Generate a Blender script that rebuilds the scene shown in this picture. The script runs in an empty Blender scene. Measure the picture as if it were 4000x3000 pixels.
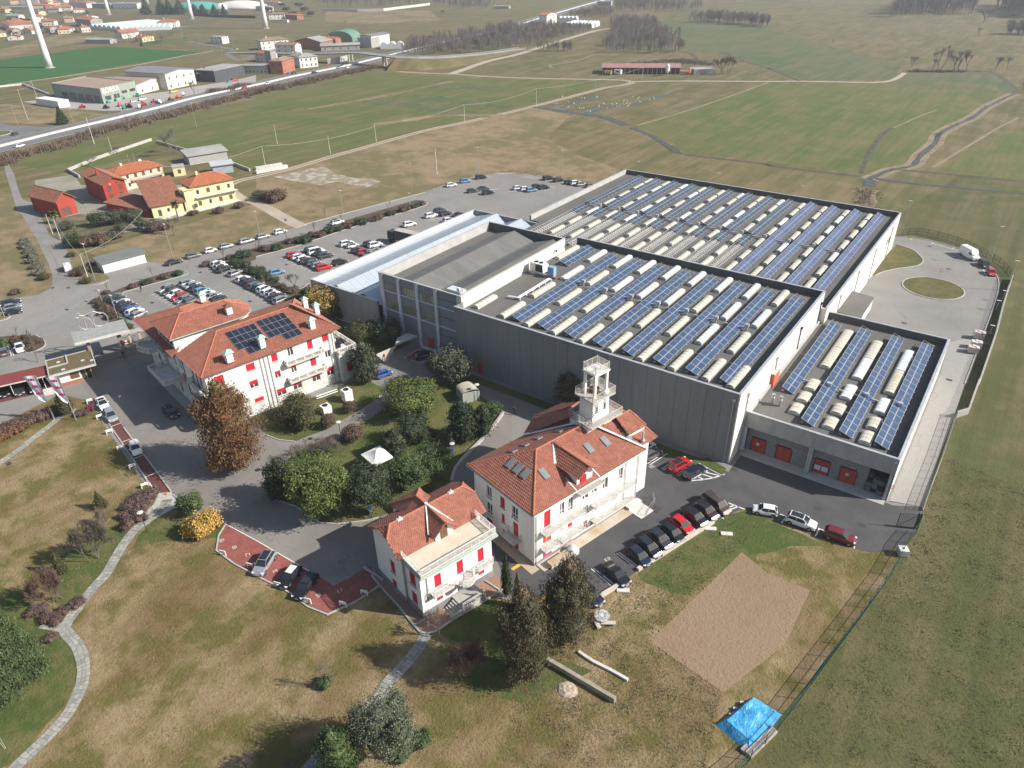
import bpy,math,random
from math import radians,sin,cos,pi,hypot,atan2
from mathutils import Vector,Matrix,noise
from mathutils.geometry import tessellate_polygon
random.seed(7)
sc=bpy.context.scene
COL=sc.collection
# ------------------------------------------------------------------ camera
CAM_H=70.0
FPX=2785.0
PITCH,ROLL,YAW=radians(31.476),radians(-1.209),radians(-36.335)
fwd=Vector((sin(YAW)*cos(PITCH),cos(YAW)*cos(PITCH),-sin(PITCH)))
_r0=Vector((cos(YAW),-sin(YAW),0.0));_u0=_r0 .cross(fwd)
cr=_r0*cos(ROLL)+_u0*sin(ROLL)
cu=-_r0*sin(ROLL)+_u0*cos(ROLL)
cam_d=bpy.data.cameras.new('camera');cam=bpy.data.objects.new('camera',cam_d);COL.objects.link(cam)
cam.matrix_world=Matrix(((cr.x,cu.x,-fwd.x,0),(cr.y,cu.y,-fwd.y,0),(cr.z,cu.z,-fwd.z,CAM_H),(0,0,0,1)))
cam_d.sensor_fit='HORIZONTAL';cam_d.sensor_width=36.0;cam_d.lens=36.0*FPX/4000.0
cam_d.clip_start=0.5;cam_d.clip_end=12000
sc.camera=cam
# ------------------------------------------------------------------ light
SUN_AZ,SUN_EL=radians(25.5),radians(35.5)
sunv=Vector((cos(SUN_AZ)*cos(SUN_EL),sin(SUN_AZ)*cos(SUN_EL),sin(SUN_EL)))
world=bpy.data.worlds.new('World');sc.world=world;world.use_nodes=True
nt=world.node_tree;nt.nodes.clear()
sky=nt.nodes.new('ShaderNodeTexSky');sky.sky_type='NISHITA';sky.sun_disc=False
sky.sun_elevation=SUN_EL;sky.sun_rotation=pi/2-SUN_AZ
sky.air_density=1.3;sky.dust_density=2.2;sky.ozone_density=1.0;sky.altitude=300
bg=nt.nodes.new('ShaderNodeBackground');bg.inputs['Strength'].default_value=0.078
wo=nt.nodes.new('ShaderNodeOutputWorld')
nt.links.new(sky.outputs[0],bg.inputs[0]);nt.links.new(bg.outputs[0],wo.inputs[0])
sl=bpy.data.lights.new('sun','SUN');sl.energy=5.0;sl.angle=radians(0.53);sl.color=(1.0,0.93,0.84)
so=bpy.data.objects.new('sun',sl);COL.objects.link(so);so.location=(60,30,120)
so.rotation_euler=(-sunv).to_track_quat('-Z','Y').to_euler()
sc.view_settings.view_transform='Standard';sc.view_settings.look='None'
sc.view_settings.exposure=0.66;sc.view_settings.gamma=1.0
sc.view_settings.use_curve_mapping=False
sc.render.engine='CYCLES'
sc.cycles.max_bounces=5;sc.cycles.diffuse_bounces=2;sc.cycles.glossy_bounces=2
sc.cycles.transmission_bounces=2;sc.cycles.transparent_max_bounces=6;sc.cycles.volume_bounces=0
# ------------------------------------------------------------------ survey: photo measurements -> metres on the ground
FR={'a':(500,1150,.42194),'b':(1800,1350,.54240),'c':(1400,1850,.36166),'d':(100,550,.40687),'e':(0,1150,.30136),'f':(0,0,1.80832),'p':(0,0,1.0)}
def pix(t,x,y):
 if t in FR:
  a,b,s=FR[t];return a+x*s,b+y*s
 return int(t[0])*1000+x*.45208,int(t[1])*750+y*.45208
def ray(t,x,y):
 px,py=pix(t,x,y)
 return(cr*(px-2000)+cu*(1500-py)+fwd*FPX)
def g(t,x,y,z=0.0):
 d=ray(t,x,y);k=(z-CAM_H)/d.z
 return(d.x*k,d.y*k)
def gl(t,pts,z=0.0):return[g(t,x,y,z)for x,y in pts]
def onplane(t,x,y,P,N):
 """where the sight line meets the vertical plane through P (xy) with normal N (xy)"""
 d=ray(t,x,y);k=(P[0]*N[0]+P[1]*N[1])/(d.x*N[0]+d.y*N[1])
 return Vector((d.x*k,d.y*k,CAM_H+d.z*k))
def height(t,base,top):
 """height of a vertical thing from its foot and top"""
 x,y=g(t,*base);tx,ty=pix(t,*top)
 lo,hi=0.0,69.0
 for _ in range(40):
  m=(lo+hi)/2;v=Vector((x,y,m-CAM_H));yy=1500-FPX*v.dot(cu)/v.dot(fwd)
  if yy>ty:lo=m
  else:hi=m
 return lo
# ------------------------------------------------------------------ object helpers
def tag(o,label=None,cat=None,group=None,kind=None):
 if label:o['label']=label
 if cat:o['category']=cat
 if group:o['group']=group
 if kind:o['kind']=kind
 return o
def thing(name,label,cat,loc=(0,0,0),rz=0.0,group=None):
 o=bpy.data.objects.new(name,None);COL.objects.link(o);o.empty_display_size=.3
 if len(loc)==2:loc=(loc[0],loc[1],0)
 o.location=loc;o.rotation_euler=(0,0,rz)
 return tag(o,label,cat,group)
def put(name,mesh,parent=None,loc=(0,0,0),rz=0.0,scale=None):
 o=bpy.data.objects.new(name,mesh);COL.objects.link(o)
 if len(loc)==2:loc=(loc[0],loc[1],0)
 o.parent=parent;o.location=loc
 if rz:o.rotation_euler=(0,0,rz)
 if scale is not None:o.scale=scale if hasattr(scale,'__len__')else(scale,)*3
 return o
def kids(o):return KID.get(o.name,[])
def dup(root,loc,rz=0.0,label=None,group=None,scale=None,mats=None):
 r=root.copy();COL.objects.link(r)
 if len(loc)==2:loc=(loc[0],loc[1],0)
 r.location=loc;r.rotation_euler=(0,0,rz)
 if scale is not None:r.scale=scale if hasattr(scale,'__len__')else(scale,)*3
 if label:r['label']=label
 if group:r['group']=group
 for ch in list(root.children):
  c=ch.copy();COL.objects.link(c);c.parent=r
  for gc in list(ch.children):
   d=gc.copy();COL.objects.link(d);d.parent=c
 return r
class MB:
 """collects shapes, builds them as one mesh"""
 def __init__(s):s.v=[];s.f=[];s.m=[];s.cur=0
 def mat(s,i):s.cur=i;return s
 def add(s,vs,fs):
  n=len(s.v);s.v+=[tuple(p)for p in vs]
  for f in fs:s.f.append(tuple(n+i for i in f));s.m.append(s.cur)
  return s
 def box(s,x0,x1,y0,y1,z0,z1,bottom=True):
  fs=[(4,5,6,7),(0,1,5,4),(1,2,6,5),(2,3,7,6),(3,0,4,7)]
  if bottom:fs.append((3,2,1,0))
  return s.add([(x0,y0,z0),(x1,y0,z0),(x1,y1,z0),(x0,y1,z0),(x0,y0,z1),(x1,y0,z1),(x1,y1,z1),(x0,y1,z1)],fs)
 def obox(s,c,hx,hy,hz,rz=0.0):
  ca,sa=cos(rz),sin(rz);P=[]
  for k in(-1,1):
   for a,b in((-1,-1),(1,-1),(1,1),(-1,1)):
    x,y=a*hx,b*hy;P.append((c[0]+x*ca-y*sa,c[1]+x*sa+y*ca,c[2]+k*hz))
  return s.add(P,[(4,5,6,7),(0,1,5,4),(1,2,6,5),(2,3,7,6),(3,0,4,7),(3,2,1,0)])
 def poly(s,pts,z):
  """flat sheet from an outline"""
  vs=[(p[0],p[1],z if len(p)<3 else p[2])for p in pts]
  ar=sum(vs[i-1][0]*vs[i][1]-vs[i][0]*vs[i-1][1]for i in range(len(vs)))
  if ar<0:vs.reverse()
  tr=tessellate_polygon([[Vector((a,b,0))for a,b,c in vs]])
  out=[]
  for t in tr:
   a,b,c=(Vector(vs[i])for i in t)
   out.append(tuple(t)if(b-a).cross(c-a).z>0 else tuple(reversed(t)))
  return s.add(vs,out)
 def prism(s,pts,z0,z1,top=True,bottom=False):
  ar=sum(pts[i-1][0]*pts[i][1]-pts[i][0]*pts[i-1][1]for i in range(len(pts)))
  pts=list(pts)if ar>0 else list(reversed(pts));n=len(pts)
  s.add([(p[0],p[1],z0)for p in pts]+[(p[0],p[1],z1)for p in pts],[(i,(i+1)%n,n+(i+1)%n,n+i)for i in range(n)])
  if top:s.poly(pts,z1)
  if bottom:s.poly(pts,z0)
  return s
 def tube(s,a,b,r0,r1=None,n=6,caps=True):
  if r1 is None:r1=r0
  a=Vector(a);b=Vector(b);d=(b-a)
  if d.length<1e-6:return s
  d.normalize();e=d.orthogonal().normalized();h=d.cross(e);P=[]
  for c,r in((a,r0),(b,r1)):
   for i in range(n):
    t=2*pi*i/n;P.append(c+e*(cos(t)*r)+h*(sin(t)*r))
  fs=[(i,(i+1)%n,n+(i+1)%n,n+i)for i in range(n)]
  if caps:fs+=[tuple(range(n-1,-1,-1)),tuple(range(n,2*n))]
  return s.add(P,fs)
 def path(s,pts,r,n=5):
  for a,b in zip(pts,pts[1:]):s.tube(a,b,r,r,n)
  return s
 def lathe(s,prof,n=12,c=(0,0,0)):
  P=[]
  for r,z in prof:
   for i in range(n):t=2*pi*i/n;P.append((c[0]+r*cos(t),c[1]+r*sin(t),c[2]+z))
  fs=[]
  for k in range(len(prof)-1):
   for i in range(n):j=(i+1)%n;fs.append((k*n+i,k*n+j,(k+1)*n+j,(k+1)*n+i))
  fs+=[tuple(range(n-1,-1,-1)),tuple((len(prof)-1)*n+i for i in range(n))]
  return s.add(P,fs)
 def slab(s,pts,th):
  """thick slab from 3D corners (thickness below along the normal)"""
  P=[Vector(p)for p in pts];n=(P[1]-P[0]).cross(P[2]-P[0]).normalized()
  if n.z<0:P.reverse();n=-n
  k=len(P);Q=[p-n*th for p in P]
  return s.add(P+Q,[tuple(range(k)),tuple(range(2*k-1,k-1,-1))]+[(i,k+i,k+(i+1)%k,(i+1)%k)for i in range(k)])
 def strip(s,pts,w,z0,z1,closed=False):
  """a kerb or wall along a polyline"""
  n=len(pts);L=[];R=[]
  for i,p in enumerate(pts):
   a=pts[i-1]if(i>0 or closed)else p;b=pts[(i+1)%n]if(i<n-1 or closed)else p
   d=Vector((b[0]-a[0],b[1]-a[1]));d=d.normalized()if d.length>0 else Vector((1,0))
   L.append((p[0]-d.y*w/2,p[1]+d.x*w/2));R.append((p[0]+d.y*w/2,p[1]-d.x*w/2))
  for i in range(n if closed else n-1):
   j=(i+1)%n
   P=[(*R[i],z0),(*R[j],z0),(*L[j],z0),(*L[i],z0),(*R[i],z1),(*R[j],z1),(*L[j],z1),(*L[i],z1)]
   fs=[(4,5,6,7),(0,1,5,4),(2,3,7,6)]
   if not closed and i==0:fs.append((3,0,4,7))
   if not closed and i==n-2:fs.append((1,2,6,5))
   s.add(P,fs)
  return s
 def mesh(s,name,mats,smooth=False):
  me=bpy.data.meshes.new(name);me.from_pydata(s.v,[],s.f)
  for m in(mats if isinstance(mats,(list,tuple))else[mats]):me.materials.append(m)
  if isinstance(mats,(list,tuple))and len(mats)>1:me.polygons.foreach_set('material_index',s.m)
  if smooth:me.polygons.foreach_set('use_smooth',[True]*len(s.f))
  me.update();return me
 def obj(s,name,mats,parent=None,loc=(0,0,0),rz=0.0,smooth=False):
  return put(name,s.mesh(name,mats,smooth),parent,loc,rz)
def struct(name,mb,m):return tag(mb.obj(name,m),kind='structure')
def smoothline(pts,k=4):
 """Catmull-Rom through points"""
 out=[];n=len(pts)
 for i in range(n-1):
  p0=pts[max(i-1,0)];p1=pts[i];p2=pts[i+1];p3=pts[min(i+2,n-1)]
  for j in range(k):
   t=j/k
   out.append(tuple(.5*((2*p1[a])+(-p0[a]+p2[a])*t+(2*p0[a]-5*p1[a]+4*p2[a]-p3[a])*t*t+(-p0[a]+3*p1[a]-3*p2[a]+p3[a])*t**3)for a in(0,1)))
 out.append(tuple(pts[-1][:2]));return out
def ribbon(pts,w):
 L=[];R=[];n=len(pts)
 for i,p in enumerate(pts):
  a=pts[max(i-1,0)];b=pts[min(i+1,n-1)];d=Vector((b[0]-a[0],b[1]-a[1])).normalized()
  ww=w[i]if hasattr(w,'__len__')else w
  L.append((p[0]-d.y*ww/2,p[1]+d.x*ww/2));R.append((p[0]+d.y*ww/2,p[1]-d.x*ww/2))
 return L,R
ZC=[0]
def road_mb(pts,w,z,mb=None):
 ZC[0]+=.0006;z+=ZC[0];mb=mb or MB();L,R=ribbon(pts,w)
 for i in range(len(pts)-1):
  mb.add([(*R[i],z),(*R[i+1],z),(*L[i+1],z),(*L[i],z)],[(0,1,2,3)])
 return mb
# ------------------------------------------------------------------ materials
MATS={}
class NT:
 def __init__(s,name):
  s.m=bpy.data.materials.new(name);s.m.use_nodes=True;s.t=s.m.node_tree;s.t.nodes.clear()
  s.out=s.n('ShaderNodeOutputMaterial');s.b=s.n('ShaderNodeBsdfPrincipled');s.l(s.b.outputs[0],s.out.inputs['Surface'])
 def n(s,t,**k):
  x=s.t.nodes.new(t)
  for a,v in k.items():setattr(x,a,v)
  return x
 def l(s,a,b):s.t.links.new(a,b)
 def pos(s,scale=(1,1,1),obj=False,rz=0.0):
  src=s.n('ShaderNodeTexCoord').outputs['Object']if obj else s.n('ShaderNodeNewGeometry').outputs['Position']
  mp=s.n('ShaderNodeMapping');s.l(src,mp.inputs[0]);mp.inputs['Scale'].default_value=scale;mp.inputs['Rotation'].default_value=(0,0,rz)
  return mp.outputs[0]
 def noise(s,vec,scale,detail=3,rough=.55,dist=0.0):
  x=s.n('ShaderNodeTexNoise');s.l(vec,x.inputs['Vector']);x.inputs['Scale'].default_value=scale
  x.inputs['Detail'].default_value=detail;x.inputs['Roughness'].default_value=rough;x.inputs['Distortion'].default_value=dist
  return x.outputs['Fac']
 def ramp(s,fac,lo=.4,hi=.6,a=0.0,b=1.0):
  x=s.n('ShaderNodeMapRange');s.l(fac,x.inputs[0]);x.inputs[1].default_value=lo;x.inputs[2].default_value=hi
  x.inputs[3].default_value=a;x.inputs[4].default_value=b;return x.outputs[0]
 def mix(s,f,a,b,mode='MIX'):
  x=s.n('ShaderNodeMix',data_type='RGBA',blend_type=mode)
  if isinstance(f,(int,float)):x.inputs[0].default_value=f
  else:s.l(f,x.inputs[0])
  for i,c in((6,a),(7,b)):
   if isinstance(c,tuple):x.inputs[i].default_value=(*c[:3],1)
   else:s.l(c,x.inputs[i])
  return x.outputs[2]
 def math(s,op,a,b=0.0):
  x=s.n('ShaderNodeMath',operation=op)
  for i,c in((0,a),(1,b)):
   if isinstance(c,(int,float)):x.inputs[i].default_value=c
   else:s.l(c,x.inputs[i])
  return x.outputs[0]
 def col(s,c):
  if isinstance(c,tuple):s.b.inputs['Base Color'].default_value=(*c[:3],1)
  else:s.l(c,s.b.inputs['Base Color'])
 def bump(s,h,st=.3,d=.05):
  x=s.n('ShaderNodeBump');x.inputs['Strength'].default_value=st;x.inputs['Distance'].default_value=d
  s.l(h,x.inputs['Height']);s.l(x.outputs[0],s.b.inputs['Normal'])
 def done(s,rough=.8,metal=0.0,spec=None):
  s.b.inputs['Roughness'].default_value=rough;s.b.inputs['Metallic'].default_value=metal
  if spec is not None:s.b.inputs['Specular IOR Level'].default_value=spec
  return s.m
def M(name,c,c2=None,sc_=1.0,rough=.8,metal=0.0,fine=.12,fs=12.0,bump=0.0,obj=False,spec=None,stretch=(1,1,1),detail=4,lo=.35,hi=.65):
 """general weathered surface: two tones by broad noise, fine grain, optional relief"""
 if name in MATS:return MATS[name]
 t=NT(name);v=t.pos(stretch,obj)
 if c2 is None:c2=tuple(x*.82 for x in c)
 n1=t.noise(v,sc_,detail)
 base=t.mix(t.ramp(n1,lo,hi),c,c2)
 if fine:
  n2=t.noise(t.pos((1,1,1),obj),fs,3,.6)
  g1=t.ramp(n2,.3,.7,1-fine,1+fine)
  cb=t.n('ShaderNodeCombineColor');[t.l(g1,cb.inputs[i])for i in range(3)]
  base=t.mix(1.0,base,cb.outputs[0],'MULTIPLY')
  if bump:t.bump(n2,bump,.04)
 if name[:7]in('precast','parapet','fascia_','white_r','office_'):
  base=t.mix(t.ramp(t.noise(t.pos((2.2,2.2,.07)),1.1,4,.65),.5,.72,0,.28),base,tuple(x*.62 for x in c))
  rn=t.ramp(t.n('ShaderNodeObjectInfo').outputs['Random'],0,1,0,.22 if name[:7]=='precast' else .03);base=t.mix(rn,base,tuple(x*.72 for x in c))
 t.col(base)
 MATS[name]=t.done(rough,metal,spec);return MATS[name]
def grass(name,cols,big=.04,mid=.25,streak=0.0,fine=2.2,rz=0.0,bump=.6,st=(1,.12,1),brown=None):
 """cols: green, mid, dry, soil"""
 t=NT(name);v=t.pos();vs=t.pos(st,rz=rz)
 a=t.noise(v,big,4,.6,.4);b=t.noise(v,mid,4,.65);c=t.noise(v,fine,4,.75);s_=t.noise(vs,.16,4,.6)
 m1=t.ramp(t.math('ADD',t.math('MULTIPLY',a,.6),t.math('MULTIPLY',s_ if streak else b,.4)),.43,.57)
 base=t.mix(m1,cols[0],cols[1])
 m2=t.ramp(t.math('ADD',t.math('MULTIPLY',b,.55),t.math('MULTIPLY',s_ if streak else a,.45)),.46,.60)
 base=t.mix(m2,base,cols[2])
 base=t.mix(t.ramp(c,.52,.74,0,.75),base,cols[3])
 base=t.mix(t.ramp(c,.44,.28,0,.55),base,tuple(x*.45 for x in cols[0]))
 if streak:base=t.mix(t.ramp(t.noise(t.pos((1,.035,1),rz=rz),.45,3,.6),.45,.62,0,.3),base,tuple(x*.55 for x in cols[0]))
 if brown:base=t.mix(t.ramp(t.math('ADD',t.math('MULTIPLY',s_,.7),t.math('MULTIPLY',b,.3)),.50,.60,0,.55),base,brown)
 base=t.mix(t.ramp(t.noise(v,fine*3.2,3,.8),.42,.62,0,.42),base,cols[3])
 t.col(base);t.bump(c,bump,.25)
 return t.done(.95,0,.2)
def roofmat(name,c,c2,c3=None,sc_=.9):
 t=NT(name);v=t.pos()
 n=t.noise(v,sc_,5,.7);r=t.n('ShaderNodeNewGeometry').outputs['Random Per Island']
 base=t.mix(t.ramp(n,.42,.6),c,c2);base=t.mix(t.ramp(t.noise(v,.35,5,.7),.55,.72,0,.4),base,(.11,.085,.07))
 base=t.mix(t.ramp(r,0,1,0,.55),base,c3 or tuple(x*.6 for x in c))
 t.col(base);t.bump(t.noise(v,14,3),.25,.03)
 return t.done(.8)
def leafmat(name,dark,light,tip=None,rough=.6,sub=0.0):
 t=NT(name);gm=t.n('ShaderNodeNewGeometry');r=gm.outputs['Random Per Island']
 v=t.pos((1,1,1));n=t.noise(v,.9,3)
 f=t.math('ADD',t.math('MULTIPLY',r,.6),t.math('MULTIPLY',n,.5))
 base=t.mix(t.ramp(f,.2,.85),dark,light)
 if tip:base=t.mix(t.ramp(r,.8,.95),base,tip)
 t.col(base)
 t.b.inputs['Subsurface Weight'].default_value=0.0
 return t.done(rough,0,.3)
asphalt_new=M('asphalt_dark',(.055,.056,.060),(.075,.075,.078),.25,.9,fine=.22,fs=9,bump=.25)
def asphalt(name,c,c2,c3):
 t=NT(name);v=t.pos();a=t.noise(v,.06,5,.65,.5);b=t.noise(v,.5,5,.7);c_=t.noise(v,11,3,.7)
 base=t.mix(t.ramp(a,.38,.62),c,c2);base=t.mix(t.ramp(b,.56,.72,0,.6),base,c3)
 w=t.n('ShaderNodeTexVoronoi');w.feature='DISTANCE_TO_EDGE';w.inputs['Scale'].default_value=.09
 vv=t.n('ShaderNodeVectorMath',operation='ADD');nz=t.n('ShaderNodeTexNoise');nz.inputs['Scale'].default_value=.3;nz.inputs['Detail'].default_value=4
 t.l(v,nz.inputs['Vector']);t.l(v,vv.inputs[0]);mu=t.n('ShaderNodeVectorMath',operation='SCALE');mu.inputs['Scale'].default_value=3.0
 t.l(nz.outputs['Color'],mu.inputs[0]);t.l(mu.outputs[0],vv.inputs[1]);t.l(vv.outputs[0],w.inputs['Vector'])
 base=t.mix(t.ramp(w.outputs['Distance'],.0,.006,.45,0),base,tuple(x*.5 for x in c))
 g1=t.ramp(c_,.3,.7,.82,1.18);cb=t.n('ShaderNodeCombineColor');[t.l(g1,cb.inputs[i])for i in range(3)]
 t.col(t.mix(1.0,base,cb.outputs[0],'MULTIPLY'));t.bump(c_,.2,.03)
 return t.done(.92,0,.3)
asphalt_old=asphalt('asphalt_old',(.195,.188,.178),(.235,.228,.215),(.15,.145,.14))
asphalt_in=asphalt('asphalt_inner',(.18,.168,.155),(.225,.21,.19),(.12,.114,.108))
asphalt_hw=M('asphalt_highway',(.13,.13,.135),(.16,.16,.16),.1,fine=.1,fs=3)
concrete=M('concrete',(.42,.41,.385),(.34,.335,.32),.6,.9,fine=.14,fs=6,bump=.15)
concrete_l=M('concrete_light',(.58,.57,.54),(.47,.46,.44),.8,.9,fine=.1,fs=8)
kerbm=M('kerb_stone',(.42,.41,.39),(.33,.32,.31),1.2,.9,fine=.15,fs=10)
paint=M('road_paint',(.72,.72,.70),(.55,.55,.53),1.5,.7,fine=.15,fs=8)
paint_y=M('road_paint_yellow',(.75,.42,.06),(.60,.33,.05),1.5,.7)
paint_g=M('road_paint_green',(.10,.26,.18),(.18,.30,.23),1.0,.8)
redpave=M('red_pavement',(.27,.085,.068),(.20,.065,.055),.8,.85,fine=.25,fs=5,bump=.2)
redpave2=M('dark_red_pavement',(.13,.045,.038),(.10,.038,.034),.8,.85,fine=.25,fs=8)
white_wall=M('white_render',(.80,.79,.76),(.74,.725,.70),.5,.85,fine=.04,fs=5)
grey_band=M('grey_render',(.36,.36,.35),(.46,.455,.44),1.1,.9,fine=.15,fs=5,lo=.42,hi=.58)
roof_grey=asphalt('bitumen_roof',(.105,.105,.10),(.135,.13,.122),(.085,.085,.082))
cornice=M('cornice_white',(.72,.71,.68),None,1.5)
glass=M('window_glass',(.035,.045,.05),(.06,.075,.08),.6,.08,fine=0)
glass_t=M('tinted_glass',(.10,.17,.14),(.16,.24,.19),.9,.08,fine=0)
white_pv=M('white_pvc',(.78,.78,.76),None,2,.5)
steel=M('galvanised_steel',(.50,.51,.52),(.42,.43,.44),2,.45,.6)
dark_metal=M('dark_metal',(.03,.032,.035),None,2,.5,.4)
shutter_red=M('red_roller_shutter',(.52,.012,.035),(.46,.010,.03),1.2,.6,fine=.05)
shutter_or=M('orange_red_shutter',(.55,.065,.02),(.48,.055,.018),1.2,.6,fine=.05)
wood=M('brown_wood',(.16,.085,.045),(.12,.06,.035),2,.7)
black=M('rubber_black',(.012,.012,.013),None,2,.8)
copper=M('verdigris_copper',(.26,.43,.36),(.34,.50,.42),1.5,.7)
tile_red=roofmat('terracotta_tile',(.36,.14,.092),(.295,.112,.075),(.19,.07,.048))
tile_or=roofmat('orange_tile',(.48,.16,.07),(.38,.13,.06),(.24,.09,.05))
tile_old=roofmat('old_brown_tile',(.28,.12,.075),(.36,.15,.09),(.13,.065,.045),.5)
ridge_m=M('ridge_tile',(.42,.15,.085),(.34,.12,.07),2.5,.8,fine=.2)
haze_need=True
# ------------------------------------------------------------------ ground, fields, roads
gm_field=grass('meadow',[(.090,.102,.032),(.142,.122,.052),(.200,.158,.085),(.125,.094,.055)],.012,.08,1,.9,rz=.3)
gm_right=grass('meadow_right',[(.074,.090,.026),(.108,.106,.040),(.150,.130,.062),(.085,.076,.038)],.03,.16,1,2.4,rz=-.15,st=(1,.08,1))
gm_green=grass('green_field',[(.078,.118,.028),(.110,.126,.038),(.155,.142,.060),(.11,.098,.045)],.012,.07,1,.8,rz=1.0)
gm_green2=grass('striped_field',[(.065,.110,.040),(.115,.128,.055),(.15,.135,.072),(.09,.09,.05)],.010,.05,1,.5,rz=1.15)
gm_wheat=grass('young_wheat',[(.030,.105,.028),(.034,.112,.030),(.04,.118,.034),(.045,.105,.035)],.01,.05,0,.5)
gm_dry=grass('dry_meadow',[(.13,.125,.055),(.20,.155,.088),(.27,.205,.125),(.19,.13,.08)],.03,.15,0,1.4)
gm_lawn=grass('front_lawn',[(.105,.112,.030),(.172,.136,.050),(.345,.272,.168),(.155,.095,.042)],.06,.22,0,2.6,rz=-1.43+pi/2,bump=.9,st=(1,.25,1),brown=(.130,.080,.034))
gm_lawn_g=grass('green_lawn',[(.062,.098,.024),(.095,.115,.034),(.15,.135,.055),(.08,.085,.03)],.09,.4,0,2.6,bump=.8)
gm_soil=grass('bare_soil',[(.245,.178,.112),(.285,.210,.138),(.25,.185,.12),(.19,.135,.085)],.1,.5,0,2.2)
gm_bed=grass('bark_bed',[(.09,.07,.045),(.12,.085,.06),(.10,.085,.05),(.07,.055,.04)],.3,1.0,0,3.0)
gm_track=M('gravel_track',(.40,.34,.27),(.33,.28,.22),.15,.95,fine=.15,fs=1.5)
gm_plough=M('ploughed_earth',(.20,.155,.115),(.16,.13,.10),.05,.95,fine=.15,fs=1.0)
water=NT('ditch_water');water.col((.035,.042,.045));water.m=water.done(.22,0,.4);waterm=water.m
dark_earth=M('dark_bank',(.045,.038,.028),(.08,.07,.045),.3,.95,fine=.3,fs=3)
dry_reed=M('dry_reed_bank',(.25,.19,.12),(.17,.14,.085),.2,.95,fine=.25,fs=2)
b=MB();R_=5200
N_=26
for i in range(N_):
 for j in range(N_):
  x0=-R_+2*R_*i/N_;x1=-R_+2*R_*(i+1)/N_;y0=-1500+7400*j/N_;y1=-1500+7400*(j+1)/N_
  b.add([(x0,y0,0),(x1,y0,0),(x1,y1,0),(x0,y1,0)],[(0,1,2,3)])
struct('ground',b,gm_field)
def P(spec):
 """'21:10,20;30,40 22:5,6' -> ground points"""
 out=[]
 for blk in spec.split():
  t,r=blk.split(':')
  for q in r.split(';'):
   x,y=q.split(',');out.append(g(t,float(x),float(y)))
 return out
ZS=[0]
def sheet(name,spec,z,m):
 pts=P(spec)if isinstance(spec,str)else spec;ZS[0]+=.00025;z+=ZS[0]
 return struct(name,MB().poly(pts,z),m)
sheet('field','20:1050,1085;2212,712 30:0,722;1100,722;2150,800;1900,900;1450,1130;1250,1420;800,1500;0,1400 20:2212,1390;1500,1320;1400,1240;1200,1140',.02,gm_green)
sheet('field','20:1260,200;1500,150;2212,240 30:0,240;600,420;1150,570;1080,690;300,690;0,590 20:2212,585;1850,470;1520,440;1480,350',.02,gm_green2)
sheet('field','30:1200,625;1950,630;2170,775;1100,720;1060,710',.025,gm_green2)
sheet('field','00:-1500,670;0,520;900,400;1750,452;0,742;-1500,980',.02,gm_wheat)
sheet('field','10:0,835;1000,622;1900,682;2212,692 20:900,702;200,880 10:1800,1040;900,1270;0,1455 00:1800,1370;1360,1240;1000,1400;500,1500;100,1400;500,1285;1000,1165;1500,1005;2212,872',.02,gm_green)
sheet('field','30:1480,1450;2400,1000;2600,1590;1600,1500',.02,gm_green)
sheet('field','00:0,900;400,880;700,960;1000,1000;500,1075;0,1060',.02,gm_dry)
sheet('dry_meadow','01:640,480;1000,450;1200,380;1700,250;2212,100 10:0,1545;700,1352;1500,1132;2212,975 20:0,970;200,930;500,1000;300,1200;600,1350;940,1465;720,1640;420,1545;0,1500 10:1650,1590 11:1460,0;850,160;410,275;150,350;0,390 01:1640,560;1480,590;1400,620;1270,600;860,560',.012,gm_dry)
sheet('dry_meadow','01:-600,0;100,0;140,140;190,200;310,400;430,640;455,760;440,830;330,890;0,930;-600,980',.012,gm_dry)
sheet('field','10:600,90;1500,90;1600,180;900,210;600,190',.02,gm_dry)
sheet('field','00:0,430;500,300;900,320;500,400;0,500',.02,gm_dry)
sheet('lawn','02:-900,700;0,350;300,200;520,90;780,130;830,210;1250,810;1480,935;1700,1100;1950,1210;1870,1440 13:0,0;620,335;1060,90 13:1500,-40;2060,80 23:560,300;780,170 22:1080,1620;1900,1120;2000,1075;2212,1150 32:0,1170;420,1320;740,1420;1000,1450;1190,1440;1090,1600 33:1060,0;490,780;130,1200;-200,1620;-500,2000 13:0,2600 03:-1500,2600;-1500,-500',.01,gm_lawn)
sheet('lawn','03:560,420;700,640;680,800;640,950;560,1120;400,1290;150,1600;-300,1800;-500,1000;-600,100;-100,60;200,150;350,400',.016,gm_lawn_g)
sheet('lawn','02:1120,1270;980,1480;900,1640 03:730,170;600,280;450,220;300,-100 02:500,1500;780,1330;1000,1230',.016,gm_lawn_g)
sheet('lawn','02:1560,1060;1500,1180;1350,1160;1200,1300;1150,1420;1400,1360;1900,1330;1950,1210;1700,1100',.017,gm_lawn_g)
sheet('lawn','22:1900,1120;1750,1200;1500,1340;1200,1550;1080,1640 23:1150,60;1400,150;1500,160 22:2000,1480;2212,1460 32:200,1400;500,1400;300,1300;0,1180 22:2212,1160;2080,1090',.016,gm_lawn_g)
sheet('lawn','23:300,680;700,820;100,1100;-300,1000;-500,700;-100,600',.016,gm_lawn_g)
sheet('lawn','13:1450,360;2080,150;2120,600;1700,560;1550,480',.016,gm_lawn_g)
plot=P('22:1985,1455 23:1205,550;1215,585 23:1830,1010 33:150,590 33:364,125 33:0,-20')
sheet('bare_plot',plot,.03,gm_soil)
rim=MB();rr=plot+[plot[0]]
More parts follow.
